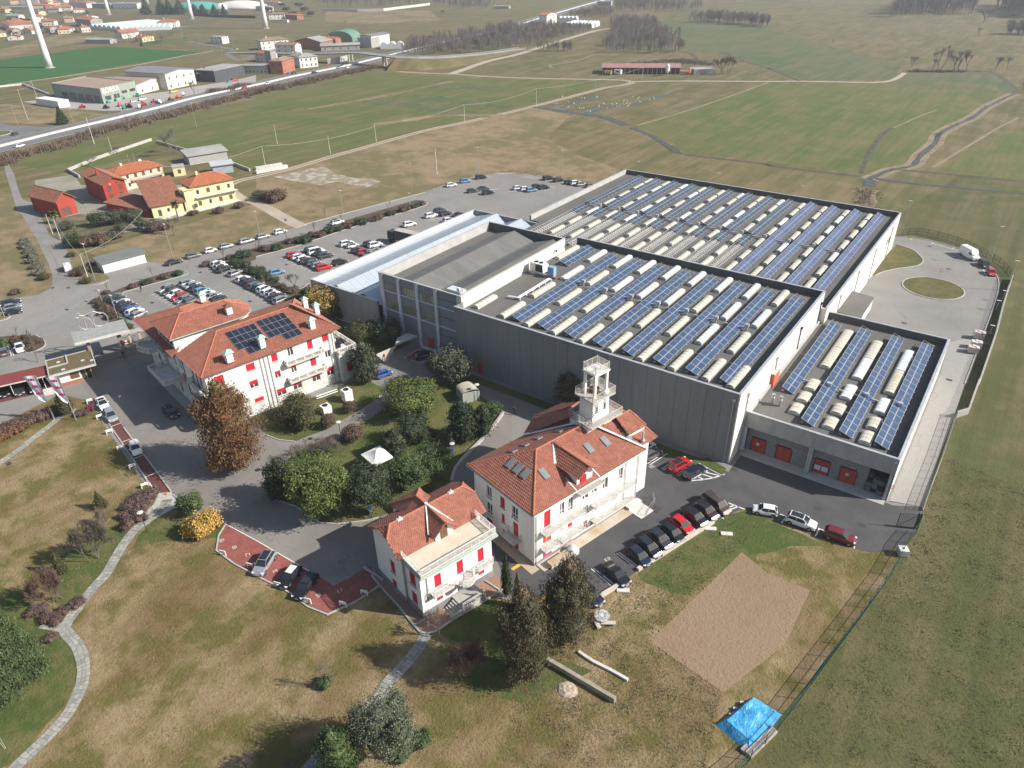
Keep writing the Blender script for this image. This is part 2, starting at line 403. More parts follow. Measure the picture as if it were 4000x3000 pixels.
for i in range(len(plot)-4):
 a,c=plot[i],plot[i+1];n=max(2,int(hypot(c[0]-a[0],c[1]-a[1])/.4))
 for k in range(n):
  t=(k+random.uniform(-.3,.3))/n;s=random.uniform(.04,.12)
  rim.obox((a[0]+(c[0]-a[0])*t+random.uniform(-.12,.12),a[1]+(c[1]-a[1])*t+random.uniform(-.12,.12),s*.35),s,s*.8,s*.5,random.uniform(0,3))
tag(rim.obj('earth_rim',gm_soil),'crumbly rim of turned earth clods along the bare plot','earth rim',kind='stuff')
sheet('meadow','33:1060,0;-200,1620;-500,2000;3000,2300 32:2212,900;2212,-100 31:2212,0;1900,-300;1155,170;1200,385;1650,490;1960,700;1985,960;1740,1500 32:1700,10;1380,920;1250,1350',.008,gm_right)
A1=P('01:-600,985;0,930;330,890;440,830;455,760;430,640;310,400;190,200;140,140;100,0 00:50,1500;30,1400;60,1395;120,1500 01:165,0;200,70;320,100;420,330;560,470;610,560;650,690;700,760;840,640;1270,602;1400,620;1480,590;1640,560;2212,430 11:0,390;150,350;320,310;410,275;850,160;1460,0 10:1480,1645;1650,1590;1760,1560;1900,1520;2212,1490 20:0,1500;150,1510;420,1545;640,1600')
A1+=[(-104,205),(-30,205)]+P('31:1105,380;1400,420;1650,490;1850,580;1960,700;1995,800;1960,960;1880,1180;1780,1420;1700,1659 32:1600,300;1480,620;1380,920;1330,1100;1280,1280;1240,1340;1180,1400;1000,1450;860,1450;740,1420;420,1320;110,1200;0,1170 22:2212,1150;2080,1090;2000,1075;1900,1120;1750,1190;1080,1620 23:790,165;665,240;560,300;230,270 13:2000,170;1500,100;1060,90;620,335;0,0 02:1870,1440;1950,1210;1700,1100;1560,1060;1370,940;1220,830;1040,560;870,310;780,140;700,130;520,90;300,200;0,350;-600,620')
sheet('car_park_asphalt',A1,.02,asphalt_old)
sheet('inner_road','01:760,1400;1250,1340;1300,1659 12:0,150;60,400;300,640 12:700,330;1130,80 11:1000,1600;1300,1400;1720,1400 12:2212,80;2212,1800 12:900,1659;540,1659 02:2212,1350;1950,1210;1570,1060;1500,960;1370,770;1070,380;840,110;780,100;700,0',.024,asphalt_in)
sheet('asphalt_yard','22:1120,480;1500,600;1870,760;1990,600 32:0,655;560,900;1000,1020;1080,1050;1330,1060;1280,1280;1240,1340;1180,1400;1000,1450;860,1450;740,1420;420,1320;110,1200;0,1170 22:2212,1150;2080,1090;2000,1075;1900,1120;1750,1190;1080,1620 23:790,165;665,240;560,300;230,270 13:2212,200 12:2070,1500;1950,1150;2000,700',.028,asphalt_new)
sheet('service_lane',P('31:1560,1300;1860,1240;1780,1420;1700,1659 32:1600,300;1480,620;1380,920;1320,1060;1040,1010')+[(-2.9,96.2),(-2.9,140)],.027,asphalt('lane_concrete',(.27,.265,.25),(.31,.30,.285),(.23,.225,.21)))
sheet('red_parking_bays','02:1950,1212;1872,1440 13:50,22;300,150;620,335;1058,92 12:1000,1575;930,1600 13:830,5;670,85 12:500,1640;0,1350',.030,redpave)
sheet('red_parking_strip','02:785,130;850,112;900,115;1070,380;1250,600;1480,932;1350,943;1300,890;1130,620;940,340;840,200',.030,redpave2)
sheet('garden_lawn','12:-60,260;90,440;200,482;340,497;480,440;600,400;880,235;1130,80;1070,20;900,-60;560,100;200,170',.034,gm_lawn_g)
sheet('garden_lawn','12:105,940;115,860;150,790;330,600;480,520;700,490;760,430;1000,290;1150,180;1220,0 11:1400,1640;1600,1560;1880,1610 12:1870,40;1960,120;2130,230;2100,300;1900,500;1730,720;1690,850;1500,1000;1000,1170;850,1195;560,1200;340,1060;160,1000',.034,gm_lawn_g)
sheet('garden_lawn','11:690,1080;860,1150;1300,1285;1340,1310;1190,1380;1040,1430;880,1360;700,1230',.034,gm_lawn_g)
sheet('wall_foot_lawn',[(-80,88.6),(-34,88.2)]+P('22:1440,640;1640,705;1830,780;1850,730;1700,640')+[(-30,90.4),(-80,90.6)],.034,gm_lawn_g)
sheet('planting_bed','01:1060,870;1250,815;1580,725;1620,700;1560,675;1450,690;1200,770;1000,850;960,870',.036,gm_bed)
sheet('planting_bed','01:1770,615;1900,575;2212,478 11:0,485;300,400;560,330;760,250;1000,180;1380,70;1450,75;1475,110;1230,190;970,265;700,350;380,460;0,560 01:2212,585;2060,640;1980,650;1850,640',.036,gm_bed)
sheet('planting_bed','01:1990,640;2080,620;2212,740 11:0,625;120,720;330,850;460,790;480,870;300,920;180,870;60,810;-60,745 01:2180,790;2060,690',.038,gm_bed)
sheet('planting_bed','01:820,940;870,880;960,858;1000,880;930,960;1140,1150;1170,1190;1080,1190;920,1115;830,1000',.036,gm_bed)
sheet('planting_bed','01:80,1250;180,1238;310,1240;380,1280;390,1325;330,1365;228,1390;205,1300;110,1300;0,1330;-60,1300;0,1250',.036,gm_bed)
sheet('verge','01:585,500;660,470;760,590;840,650;950,745;900,765;750,805;690,790;640,680;600,560',.036,gm_dry)
sheet('verge','01:-100,1020;0,1040;90,1075;60,1100;-100,1130',.036,gm_dry)
sheet('turning_circle_lawn','31:1110,455;1180,475;1250,500;1320,560;1340,600;1290,640;1150,660;1000,690;925,725;890,715;975,600',.034,grass('rank_grass',[(.07,.09,.028),(.11,.105,.035),(.15,.12,.05),(.10,.08,.035)],.2,.6,0,3))
cA=g('31',1425,832);cB=g('31',1690,860);cC=g('31',1157,800)
rc=(hypot(cA[0]-cB[0],cA[1]-cB[1])+hypot(cA[0]-cC[0],cA[1]-cC[1]))/2
circ=[(cA[0]+rc*cos(2*pi*i/40),cA[1]+rc*sin(2*pi*i/40))for i in range(40)]
sheet('roundabout_lawn',circ,.09,bpy.data.materials['rank_grass'])
sheet('farm_yard','01:320,95;430,380;560,470;640,400;800,380;1230,330;1300,300;1150,270;1100,220;1250,230;1400,240;1650,190;2000,110;2070,70;1900,-60;700,-60;640,-150;300,-100',.014,M('trodden_gravel',(.27,.25,.22),(.20,.20,.14),.12,.95,fine=.15,fs=3))
sheet('farm_yard','01:320,130;430,380;560,440;760,380;900,340;1180,320;1100,260;1000,270;800,200;690,190;560,215',.018,grass('yard_grass',[(.08,.09,.035),(.13,.12,.07),(.2,.18,.13),(.14,.12,.08)],.1,.3,0,2))
sheet('concrete_pavement','01:1350,232;1640,165;2060,60;2085,75;1650,190;1380,255;1300,262',.03,concrete_l)
sheet('rubble_slab','10:150,1530;480,1455;600,1440;680,1500;860,1540;1000,1545;1080,1570;960,1620;700,1570;560,1600;300,1560',.02,M('broken_slab',(.36,.33,.29),(.22,.19,.13),.3,.95,fine=.2,fs=2,lo=.42,hi=.52))
def track(name,spec,w,z,m,k=3):return struct(name,road_mb(smoothline(P(spec),k),w,z),m)
T1='00:1950,1620;2020,1580;2120,1548 10:0,1530;300,1458;500,1400;700,1340;900,1285;1200,1200;1500,1120;1800,1058;2212,965 20:230,908;500,838;800,760;960,735;1040,712;990,698;900,690;500,683;0,672 10:1900,655;1700,640;1400,630;1200,615;1130,600'
t1=smoothline(P(T1),3)
struct('dirt_track',road_mb(t1,3.6,.040),gm_track)
struct('track_grass_strip',road_mb(t1,.9,.052),gm_dry)
track('dirt_track','10:1680,642;1800,600;2000,530;2212,482 20:150,440;300,390;450,345;600,300;740,262;900,240',6,.044,gm_track)
track('dirt_track','20:1040,706;1500,700;2212,705 30:260,702;900,712;1080,690;1180,630',3.0,.042,gm_track)
track('dirt_track','01:2000,0;2090,60 11:0,90;200,200;330,270;400,300',4.2,.026,gm_track)
track('dirt_track','20:1080,1085;1600,930;2212,715',1.5,.040,dry_reed)
track('dirt_track','00:-400,840;0,742;550,662;910,605;1200,560;1600,480;1850,440',2.2,.040,gm_track)
track('village_road','00:1100,300;1360,270;1500,255;1700,215;2212,190 10:0,180',5,.05,asphalt_hw)
track('village_road','10:0,460;-60,500 00:2050,520;1960,460;2010,425;1620,360',5,.05,asphalt_hw)
def ditch(spec,w,wet=True,bank=dark_earth,z=.03):
 pts=smoothline(P(spec),3);n=len(pts)
 struct('ditch_bank',road_mb(pts,[w*random.uniform(.8,1.4)for _ in pts],z),bank)
 if wet:struct('ditch_water',road_mb(pts,[w*random.uniform(.45,.7)for _ in pts],z+.03),waterm)
ditch('20:190,925;450,962;650,990;800,1015;900,1050;990,1085',4.2)
ditch('20:1040,1105;1200,1170;1300,1230;1400,1300;1440,1325',2.8)
ditch('20:1440,1325;1600,1350;2212,1420 30:0,1430;400,1480;800,1525',1.7,False)
ditch('30:930,1545;1300,1590;2212,1672;2600,1700',2.0,True)
ditch('30:1130,1465;1600,1510;2300,1582',1.6,False)
stream_line='30:870,1550;1000,1490;1100,1460;1250,1430;1320,1340;1440,1240;1480,1160;1600,1090;1760,1020;1900,920;2130,810'
struct('dry_bank',road_mb(smoothline(P(stream_line),3),6,.024),dry_reed);ditch(stream_line,1.8)
ditch('30:2180,790;2060,700;1940,625;1840,610;1640,620;1250,625',2.6,False)
ditch('31:870,-20;850,40;835,125',5.0,False,dry_reed,.028);ditch('30:870,1560;872,1610',4.5,True)
ditch('30:800,1500;850,1370;920,1250;1000,1150;1080,1105',1.6,False);track('furrow','30:1090,1105;1300,1010;1460,950',1.0,.03,dry_reed)
track('furrow','30:1420,1450;1700,1280;2000,1100;2160,1020',1.2,.03,dry_reed)
ditch('20:1820,450;1950,510;2212,590 30:0,590;150,650;270,700',2.4,False)
track('furrow','30:1000,575;1120,612',2,.03,dark_earth);track('furrow','30:1870,205;2300,260;2900,330',2.5,.03,dark_earth)
track('furrow','30:1280,300;1800,390;2400,480',2.5,.03,dark_earth);track('furrow','30:0,0;350,30;1000,60;1500,100',3,.03,dark_earth)
track('furrow','20:350,590;330,560;500,540;720,470',2,.03,dry_reed);track('furrow','20:1540,455;1600,515',3,.03,dark_earth)
for s,w in(('20:330,910;600,880;840,830;1010,792',5.5),('20:640,985;800,930;1050,905;1250,840;1390,805',5.0),('20:480,955;640,935;860,905',3.5),('20:420,930;700,835',2.0)):
 pts=smoothline(P(s),6)
 struct('flood_water',road_mb(pts,[w*random.uniform(.25,1.2)*(1-.6*i/len(pts))for i in range(len(pts))],.05),waterm)
for s,w,m in(('10:960,860;1300,905;1700,960;1850,1005',14,gm_green2),('10:1250,815;1650,860;2212,930',10,gm_green2),('10:0,1130;500,1040;900,1000',22,gm_green),('10:1500,740;2000,760;2212,770',12,gm_green2),('10:450,945;1100,830;1700,700',5,gm_dry),('10:1000,1090;1600,1000;2212,1010',8,gm_dry)):
 struct('mown_band',road_mb(smoothline(P(s),5),[w*random.uniform(.7,1.2)for _ in smoothline(P(s),5)],.03),m)
# ------------------------------------------------------------------ highway
HW=smoothline(P('00:-1200,1560;-500,1390;0,1268;560,1130;960,1035;1400,925;1700,845;2212,738 10:300,668;600,608;780,570;940,532;1100,492;1250,455;1400,418;1660,358;1900,305;2212,232 20:250,155;500,82;800,0;1200,-90'),4)
for sgn in(-1,1):
 L,Rr=ribbon(HW,11.6);side=L if sgn>0 else Rr
 struct('highway',road_mb(side,9.6,.060+.002*sgn),asphalt_hw)
 for off,z in((2.6,.07),(20.4,.071)):
  L2,R2=ribbon(HW,off);struct('road_marking',road_mb(L2 if sgn>0 else R2,.22,z),paint)
mb=MB();L2,R2=ribbon(HW,11.8)
for side in(L2,R2):
 d=0
 for a,c in zip(side,side[1:]):
  ln=hypot(c[0]-a[0],c[1]-a[1]);k=max(1,int(ln/9))
  for i in range(k):
   p=[a[j]+(c[j]-a[j])*i/k for j in(0,1)];q=[a[j]+(c[j]-a[j])*(i+.45)/k for j in(0,1)]
   mb.strip([p,q],.2,.068,.075)
struct('road_marking',mb,paint)
w=thing('median_barrier','pale concrete median barrier running along the highway','barrier')
MB().strip(HW,1.7,0,.75).obj('wall',concrete_l,w)
sheet('hard_shoulder','00:130,1215;300,1170;480,1125;700,1085;560,1085;420,1120;260,1165;60,1220',.058,asphalt_hw)
mb=MB()
for i,(x,y)in enumerate(((160,1200),(225,1186),(290,1172),(345,1160),(400,1149),(452,1137),(505,1125),(550,1114))):
 p=g('00',x-18,y+3);q=g('00',x+16,y-4);mb.strip([p,q],1.6,.072,.08)
struct('road_marking',mb,paint)
track('slip_road','00:-700,1040;-200,1050;0,1090;180,1110;400,1110;650,1080;900,1010',8,.056,asphalt_hw)
ro=g('00',-60,1160);rr2=hypot(*(Vector(g('00',130,1150))-Vector(ro)))
struct('roundabout_road',MB().poly([(ro[0]+(rr2+9)*cos(i*pi/24),ro[1]+(rr2+9)*sin(i*pi/24))for i in range(48)],.054),asphalt_hw)
struct('roundabout_island',MB().poly([(ro[0]+(rr2-2)*cos(i*pi/24),ro[1]+(rr2-2)*sin(i*pi/24))for i in range(48)],.075),gm_green)
mb=MB().strip([(ro[0]+(rr2-2)*cos(i*pi/24),ro[1]+(rr2-2)*sin(i*pi/24))for i in range(48)],.5,0,.2,True)
tag(mb.obj('kerb',kerbm),'pale round kerb of the small roundabout at the far left edge','kerb')
# ------------------------------------------------------------------ factory complex
panel_grey=M('precast_grey',(.205,.208,.213),(.245,.247,.25),.3,.92,fine=.10,fs=5,bump=.12,stretch=(1,1,.25))
panel_white=M('precast_cream',(.74,.71,.66),(.66,.63,.58),.5,.9,fine=.06,fs=4,stretch=(1,1,.3))
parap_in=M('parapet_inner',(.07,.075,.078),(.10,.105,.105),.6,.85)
parap_l=M('parapet_light',(.42,.42,.40),(.34,.34,.33),.5,.9)
flash=M('flashing_metal',(.50,.52,.54),(.40,.42,.44),1.0,.45,.3)
office_blue=M('office_blue_grey',(.185,.20,.235),(.21,.225,.26),.5,.85,fine=.05)
office_white=M('office_pale_pilaster',(.52,.54,.58),(.46,.48,.53),.5,.85,fine=.05)
metal_roof=NT('pale_metal_roof');v=metal_roof.pos();wv=metal_roof.n('ShaderNodeTexWave');wv.bands_direction='Y';wv.inputs['Scale'].default_value=1.6
metal_roof.l(v,wv.inputs['Vector']);metal_roof.bump(wv.outputs['Fac'],.5,.05)
metal_roof.col(metal_roof.mix(metal_roof.ramp(metal_roof.noise(v,.25,4),.35,.65),(.43,.48,.53),(.37,.43,.485)));metal_roof=metal_roof.done(.45,.15)
fibre=M('fibre_cement_sheet',(.20,.20,.19),(.155,.155,.15),.5,.9,fine=.15,fs=5,stretch=(.15,1,1))
dome_cream=M('skylight_cream',(.50,.475,.39),(.58,.55,.46),1.2,.5,fine=.06)
dome_white=M('skylight_clear',(.64,.69,.74),(.72,.76,.80),1.2,.25,fine=0)
kerb_w=M('skylight_kerb',(.55,.55,.50),(.42,.42,.38),1.5,.8)
def pvmat(name,c,c2,line):
 t=NT(name);v=t.n('ShaderNodeTexCoord').outputs['Object'];w=t.n('ShaderNodeTexWave');w.bands_direction='X';w.inputs['Scale'].default_value=2.6
 t.l(v,w.inputs['Vector']);r=t.n('ShaderNodeObjectInfo').outputs['Random']
 base=t.mix(t.ramp(r,0,1),c,c2);t.col(t.mix(t.ramp(w.outputs['Fac'],.86,.98,0,.45),base,line));return t.done(.22,0,.6)
pv_blue=pvmat('solar_blue',(.032,.062,.128),(.044,.077,.152),(.085,.125,.21))
pv_grey=pvmat('solar_slate',(.035,.055,.085),(.05,.07,.105),(.09,.12,.17))
pv_violet=pvmat('solar_violet',(.065,.09,.18),(.08,.105,.20),(.13,.155,.26))
pv_black=pvmat('solar_black',(.012,.015,.028),(.018,.022,.04),(.05,.06,.09))
alu=M('aluminium_frame',(.36,.38,.39),None,2,.4,.3)
door_red=M('factory_red_door',(.42,.055,.03),(.36,.05,.03),1,.7)
FAC=thing('factory','large grey flat-roofed factory hall with precast panel walls, solar rows and skylights','factory',(0,0,0))
xA0,xA1,yA0,yA1,hA,rA=-80.6,-25.4,91.7,136.3,12.84,11.5
xB1,yB1,hB,rB=-24.4,205.2,9.55,8.3
xC1,yC0,yC1,hC,rC=-3.2,96.1,139.6,7.55,6.3
xD0,xD1,yD0,yD1,hD,rD=-102.4,-80.9,93.9,131.3,14.0,12.8
xE0,xE1,yE0,yE1,hE=-123.2,-102.4,92.7,151.3,8.0
def wallbox(name,x0,x1,y0,y1,z0,z1,m,par=FAC):return MB().box(x0,x1,y0,y1,z0,z1).obj(name,m,par)
def parapet(segs,ztop,zroof,t=.28,mo=panel_grey):
 """inner parapet lining and metal coping along each wall"""
 a=MB();c=MB()
 for(p,q)in segs:
  a.strip([p,q],t*.55,zroof,ztop-.02);c.strip([p,q],t+.16,ztop-.02,ztop+.07)
 a.obj('parapet',parap_in,FAC);c.obj('coping',flash,FAC)
# ---- A: near hall. front of individual vertical precast panels
n=22;w=(xA1-xA0-.3)/n
me=MB().box(0,w-.045,0,.24,0,hA-.05).mesh('wall_panel',panel_grey)
for i in range(n):put('wall_panel',me,FAC,(xA0+.15+i*w,yA0,0))
wallbox('wall_core',xA0+.02,xA1-.25,yA0+.21,yA0+.38,0,hA-.06,dark_metal)
n=18;w=(yA1-yA0)/n
me=MB().box(-.24,0,0,w-.03,0,hA-.05).mesh('wall_panel',panel_white)
for i in range(n):put('wall_panel',me,FAC,(xA1,yA0+i*w+.02,0))
wallbox('wall_core',xA1-.4,xA1-.22,yA0+.3,yA1-.1,0,hA-.06,concrete)
wallbox('wall',xA0,xA1-.3,yA1-.3,yA1,rB-.5,hA-.05,panel_grey)
wallbox('wall',xA0,xA0+.3,yA0+.3,yD0+.3,0,hA-.05,panel_grey)
MB().poly([(xA0+.3,yA0+.38),(xA1-.4,yA0+.38),(xA1-.4,yA1-.3),(xA0+.3,yA1-.3)],rA).obj('roof',roof_grey,FAC)
parapet([((xA0,yA0+.12),(xA1,yA0+.12)),((xA1-.14,yA0+.3),(xA1-.14,yA1)),((xA1-.4,yA1-.14),(xA0+.3,yA1-.14))],hA,rA)
wallbox('parapet',xA0+.3,xA1-.4,yA1-.36,yA1-.302,rA,hA-.06,parap_in)
wallbox('parapet',xA1-.48,xA1-.405,yA0+.4,yA1-.4,rA,hA-.06,parap_in)
# ---- B: far hall
wallbox('wall',-104.5,-104.2,151.5,yB1,0,hB-.05,panel_grey)
wallbox('wall',-104.2,xB1-.3,yB1-.3,yB1,0,hB-.05,panel_grey)
n=26;w=(yB1-yA1+.0)/n
me=MB().box(-.24,0,0,w-.03,0,hB-.05).mesh('wall_panel',panel_white)
for i in range(n):put('wall_panel',me,FAC,(xB1,yA1-.3+i*w+.02,0))
wallbox('wall_core',xB1-.4,xB1-.22,yA1,yB1-.3,0,hB-.06,concrete)
MB().poly([(-104.2,yB1-.3),(-104.2,151.5),(-101.4,151.5),(-101.4,131.5),(-80.8,131.5),(-80.8,yA1+.02),(xB1-.4,yA1+.02),(xB1-.4,yB1-.3)],rB).obj('roof',roof_grey,FAC)
parapet([((-104.35,151.5),(-104.35,yB1)),((-104.3,yB1-.14),(xB1,yB1-.14)),((xB1-.14,yB1),(xB1-.14,yA1))],hB,rB)
wallbox('parapet',-104.0,xB1-.5,yB1-.42,yB1-.32,rB,hB-.06,parap_in)
wallbox('parapet',-104.18,-104.02,151.6,yB1-.45,rB,hB-.06,parap_l)
wallbox('wall',xA1,xB1,yA1-.3,yA1-.05,0,hB-.05,panel_white)
# ---- C: low annexe on the right
n=15;w=(yC1-yC0)/n
me=MB().box(-.24,0,0,w-.03,0,hC-.05).mesh('wall_panel',panel_white)
for i in range(n):put('wall_panel',me,FAC,(xC1,yC0+i*w,0))
wallbox('wall_core',xC1-.4,xC1-.22,yC0+.1,yC1-.1,0,hC-.06,concrete)
wallbox('wall',xA1+.01,xC1-.25,yC1-.3,yC1-.02,0,hC-.05,panel_white)
MB().poly([(xA1+.02,yC0+.3),(xC1-.4,yC0+.3),(xC1-.4,yC1-.3),(xA1+.02,yC1-.3)],rC).obj('roof',roof_grey,FAC)
parapet([((xA1,yC0+.1),(xC1,yC0+.1)),((xC1-.14,yC0+.3),(xC1-.14,yC1)),((xC1-.3,yC1-.14),(xA1,yC1-.14))],hC,rC)
wallbox('parapet',xC1-.5,xC1-.42,yC0+.35,yC1-.4,rC,hC-.06,parap_in);wallbox('parapet',xA1+.3,xC1-.5,yC1-.40,yC1-.32,rC,hC-.06,parap_in)
wallbox('upstand',xA1+.005,xA1+.35,yC0+.4,yC1-.45,rC+.01,rC+.55,parap_l)
wallbox('fascia',xA1+.05,xC1-.02,yC0-.02,yC0+.24,4.75,hC-.06,M('fascia_concrete',(.40,.40,.39),(.30,.30,.30),.5,.9,fine=.12,stretch=(1,1,.4)))
for x in(-25.0,-14.85,-3.55):wallbox('pier',x-.28,x+.28,yC0+.0,yC0+.5,0,4.75,concrete_l)
blk=MB();rowz=0
for r in range(23):
 z=r*.205
 x=-24.7+(.2 if r%2 else 0)-.4
 while x<-6.6:
  x0=max(x,-24.7);x1=min(x+.385,-6.6)
  inside=any(a-.02<(x0+x1)/2<c+.02 and z<h_ for a,c,h_ in((-23.95,-21.55,2.7),(-19.95,-17.55,2.7),(-14.2,-11.8,2.7),(-10.35,-7.95,2.7)))
  if not inside and x1-x0>.1:blk.box(x0,x1,yC0+.9,yC0+1.1,z,z+.19,False)
  x+=.4
tag(blk.obj('block_wall',M('grey_blocks',(.20,.20,.205),(.27,.27,.27),2.0,.95,fine=.2,fs=9),FAC),kind='stuff')
wallbox('wall_core',-24.7,-6.6,yC0+1.0,yC0+1.3,0,4.74,dark_metal)
wallbox('wall',-6.75,-6.55,yC0+1.3,yC0+6,0,4.7,concrete);wallbox('wall',-6.6,-3.6,yC0+5.8,yC0+6,0,4.7,M('rusty_wall',(.16,.10,.06),(.10,.07,.05),1.2))
wallbox('ceiling',-24.7,-3.45,yC0+.24,yC0+6,4.75,4.9,concrete)
for k,x in enumerate((-22.75,-18.75,-13.0,-9.15)):
 d=MB().box(x-1.15,x+1.15,yC0+.86,yC0+.98,.04,2.62).obj('door',door_red,FAC)
 MB().box(x-1.16,x-1.10,yC0+.82,yC0+.86,.04,2.66).box(x+1.10,x+1.16,yC0+.82,yC0+.86,.04,2.66).box(x-.02,x+.02,yC0+.83,yC0+.86,.04,2.6).obj('frame',dark_metal,d)
 if k==2:MB().box(x-.98,x-.08,yC0+.83,yC0+.85,.75,1.6).box(x+.08,x+.98,yC0+.83,yC0+.85,.75,1.6).obj('pane',M('frosted_pane',(.55,.62,.70),None,1,.3),d)
 if k==0 or k==3:MB().box(x-.35,x+.1,yC0+.83,yC0+.85,1.4,1.9).obj('notice',paint,d)
wallbox('pavement',xA1+.4,-3.4,yC0-1.3,yC0+.88,.0,.12,concrete)
for x in(-26.2,-14.85,-3.75):
 m_=MB().tube((x,yC0-.18 if x>-26 else yA0-.2,.2),(x,yC0-.18 if x>-26 else yA0-.2,7.0 if x>-26 else 11.6),.09,n=8)
 m_.box(x-.22,x+.22,(yC0 if x>-26 else yA0)-.4,(yC0 if x>-26 else yA0)-.02,6.9 if x>-26 else 11.5,7.2 if x>-26 else 11.9);m_.obj('downpipe',steel,FAC)
for y in(95.5,109,122,134.5):
 MB().tube((xA1+.14,y,rC if y>96 else .1),(xA1+.14,y,10.9),.1,n=8).box(xA1+.01,xA1+.35,y-.22,y+.22,10.9,11.3).obj('downpipe',dark_metal if y>120 else steel,FAC)
for y in(147,162,178,196):
 MB().tube((xB1+.14,y,.1),(xB1+.14,y,8.0),.1,n=8).box(xB1+.01,xB1+.35,y-.22,y+.22,8.0,8.4).obj('downpipe',steel,FAC)
for y,z in((193,4.4),(195.5,4.4)):
 f=MB().box(xB1-.02,xB1+.05,y-.6,y+.6,z,z+1.6).obj('window',dark_metal,FAC);MB().box(xB1+.05,xB1+.06,y-.5,y+.5,z+.1,z+1.5).obj('pane',M('dull_red_pane',(.18,.03,.03),None,1,.4),f)
# ---- E: long hall with the pale corrugated metal roof
n=8;w=(xE1-xE0)/n
me=MB().box(0,w-.04,0,.24,0,hE-.05).mesh('wall_panel',panel_grey)
for i in range(n):put('wall_panel',me,FAC,(xE0+i*w,yE0,0))
wallbox('wall_core',xE0+.1,xE1,yE0+.22,yE0+.4,0,hE-.06,dark_metal)
wallbox('wall',xE0,xE0+.3,yE0+.4,yE1,0,hE-.05,panel_white);wallbox('wall',xE0+.3,xE1+1,yE1-.3,yE1,0,hE-.05,panel_grey)
wallbox('wall',xE1+.7,xE1+1,yD1+.1,yE1-.3,0,hE-.05,parap_l)
c=MB();c.strip([(xE0+.15,yE0+.1),(xE1,yE0+.1)],.4,hE-.05,hE+.05);c.strip([(xE0+.15,yE0),(xE0+.15,yE1)],.5,hE-.06,hE+.06);c.strip([(xE0+.3,yE1-.15),(xE1+1,yE1-.15)],.45,hE-.05,hE+.05);c.strip([(xE1+.85,yE1-.3),(xE1+.85,yD1+.2)],.45,hE-.05,hE+.05);c.obj('coping',flash,FAC)
m_=MB();zl=hE-1.5;prof=[(xE0+.3,zl+.5),(xE0+1.5,zl+.1),(-115.0,hE+.35),(-111.6,zl),(-106.8,hE+.4),(-101.7,zl)]
ny=58
for k in range(len(prof)-1):
 (xa,za),(xb,zb)=prof[k],prof[k+1]
 m_.add([(xa,yE0+.4,za),(xb,yE0+.4,zb),(xb,yD1+.2 if xb>xE1+.1 else yE1-.3,zb),(xa,yE1-.3,za)]if xb<xE1+.1 else[(xa,yD1+.2,za),(xb,yD1+.2,zb),(xb,yE1-.3,zb),(xa,yE1-.3,za)],[(0,1,2,3)])
m_.add([(-106.8,yE0+.4,hE+.4),(xE1,yE0+.4,zl+.3),(xE1,yD1+.2,zl+.3),(-106.8,yD1+.2,hE+.4)],[(0,1,2,3)])
m_.obj('metal_roof',metal_roof,FAC)
s_=MB()
for k in range(len(prof)-2):
 (xa,za),(xb,zb)=prof[k],prof[k+1]
 y=yE0+.8
 while y<yE1-.5:
  s_.add([(xa,y,za+.002),(xb,y,zb+.002),(xb,y+.07,zb+.05),(xa,y+.07,za+.05),(xb,y+.14,zb+.002),(xa,y+.14,za+.002)],[(0,1,2,3),(3,2,4,5)]);y+=.9
tag(s_.obj('roof_seam',metal_roof,FAC),kind='stuff')
# ---- D: tall office block
D=thing('office_block','tall blue-grey office block with pale pilasters and orange-framed windows','office building',(0,0,0))
MB().box(xD0+.3,xD1-.3,yD0+.35,yD0+.6,0,hD-.06).obj('wall',office_blue,D)
MB().box(xD0,xD0+.3,yD0,yD1,0,hD-.06).obj('wall',parap_l,D);MB().box(xD1-.3,xD1,yD0,yD1,0,hD-.06).obj('wall',panel_white,D)
MB().box(xD0+.3,xD1-.3,yD1-.3,yD1,0,hD-.06).obj('wall',panel_grey,D)
px0=[(-102.35,1.1),(-97.55,.9),(-92.55,.9),(-87.6,.9),(-81.75,1.0)]
for x,w in px0:MB().box(x-.0,x+w-.15,yD0-.02,yD0+.34,0,hD-.06).obj('pilaster',office_white,D)
bays=[(-101.4,-97.55),(-96.8,-92.55),(-91.8,-87.6),(-86.85,-81.75)]
for bi,(xa,xb)in enumerate(bays):
 for z in(5.95,10.15):MB().box(xa+.01,xb-.01,yD0+.06,yD0+.34,z,z+.22).obj('sill_band',office_white,D)
 if bi<3:
  for z in(6.25,10.45):
   f=MB().box(xa+.25,xb-.2,yD0+.28,yD0+.349,z,z+1.75).obj('window',M('orange_frame',(.42,.13,.05),None,1,.5),D)
   nn=5;ww=(xb-xa-.45)/nn
   for q in range(nn):MB().box(xa+.25+q*ww+.08,xa+.25+(q+1)*ww-.08,yD0+.24,yD0+.281,z+.1,z+1.65).obj('pane',glass_t,f)
 else:
  for z in(2.0,4.0,8.1,12.0):MB().box(xa+.01,xb-.01,yD0+.30,yD0+.345,z,z+.08).obj('joint',dark_metal,D)
MB().box(xD0-.1,xD1+.05,yD0-.1,yD0+.25,hD-.06,hD+.06).box(xD0-.1,xD0+.35,yD0+.25,yD1,hD-.06,hD+.06).box(xD1-.35,xD1+.05,yD0+.25,yD1,hD-.06,hD+.06).box(xD0+.35,xD1-.35,yD1-.35,yD1+.05,hD-.06,hD+.06).obj('coping',parap_l,D)
MB().box(xD0+.301,xD0+.34,yD0+.7,yD1-.4,rD-1,hD-.08).obj('parapet',parap_l,D)
MB().box(xD0+.35,xD1-.31,yD1-.42,yD1-.31,rD-1,hD-.08).obj('parapet',parap_in,D)
MB().box(-84.6,xD1-.35,yD0+.6,yD0+2.4,rD,hD+.5).obj('roof_upstand',office_white,D)
zr=rD-.75
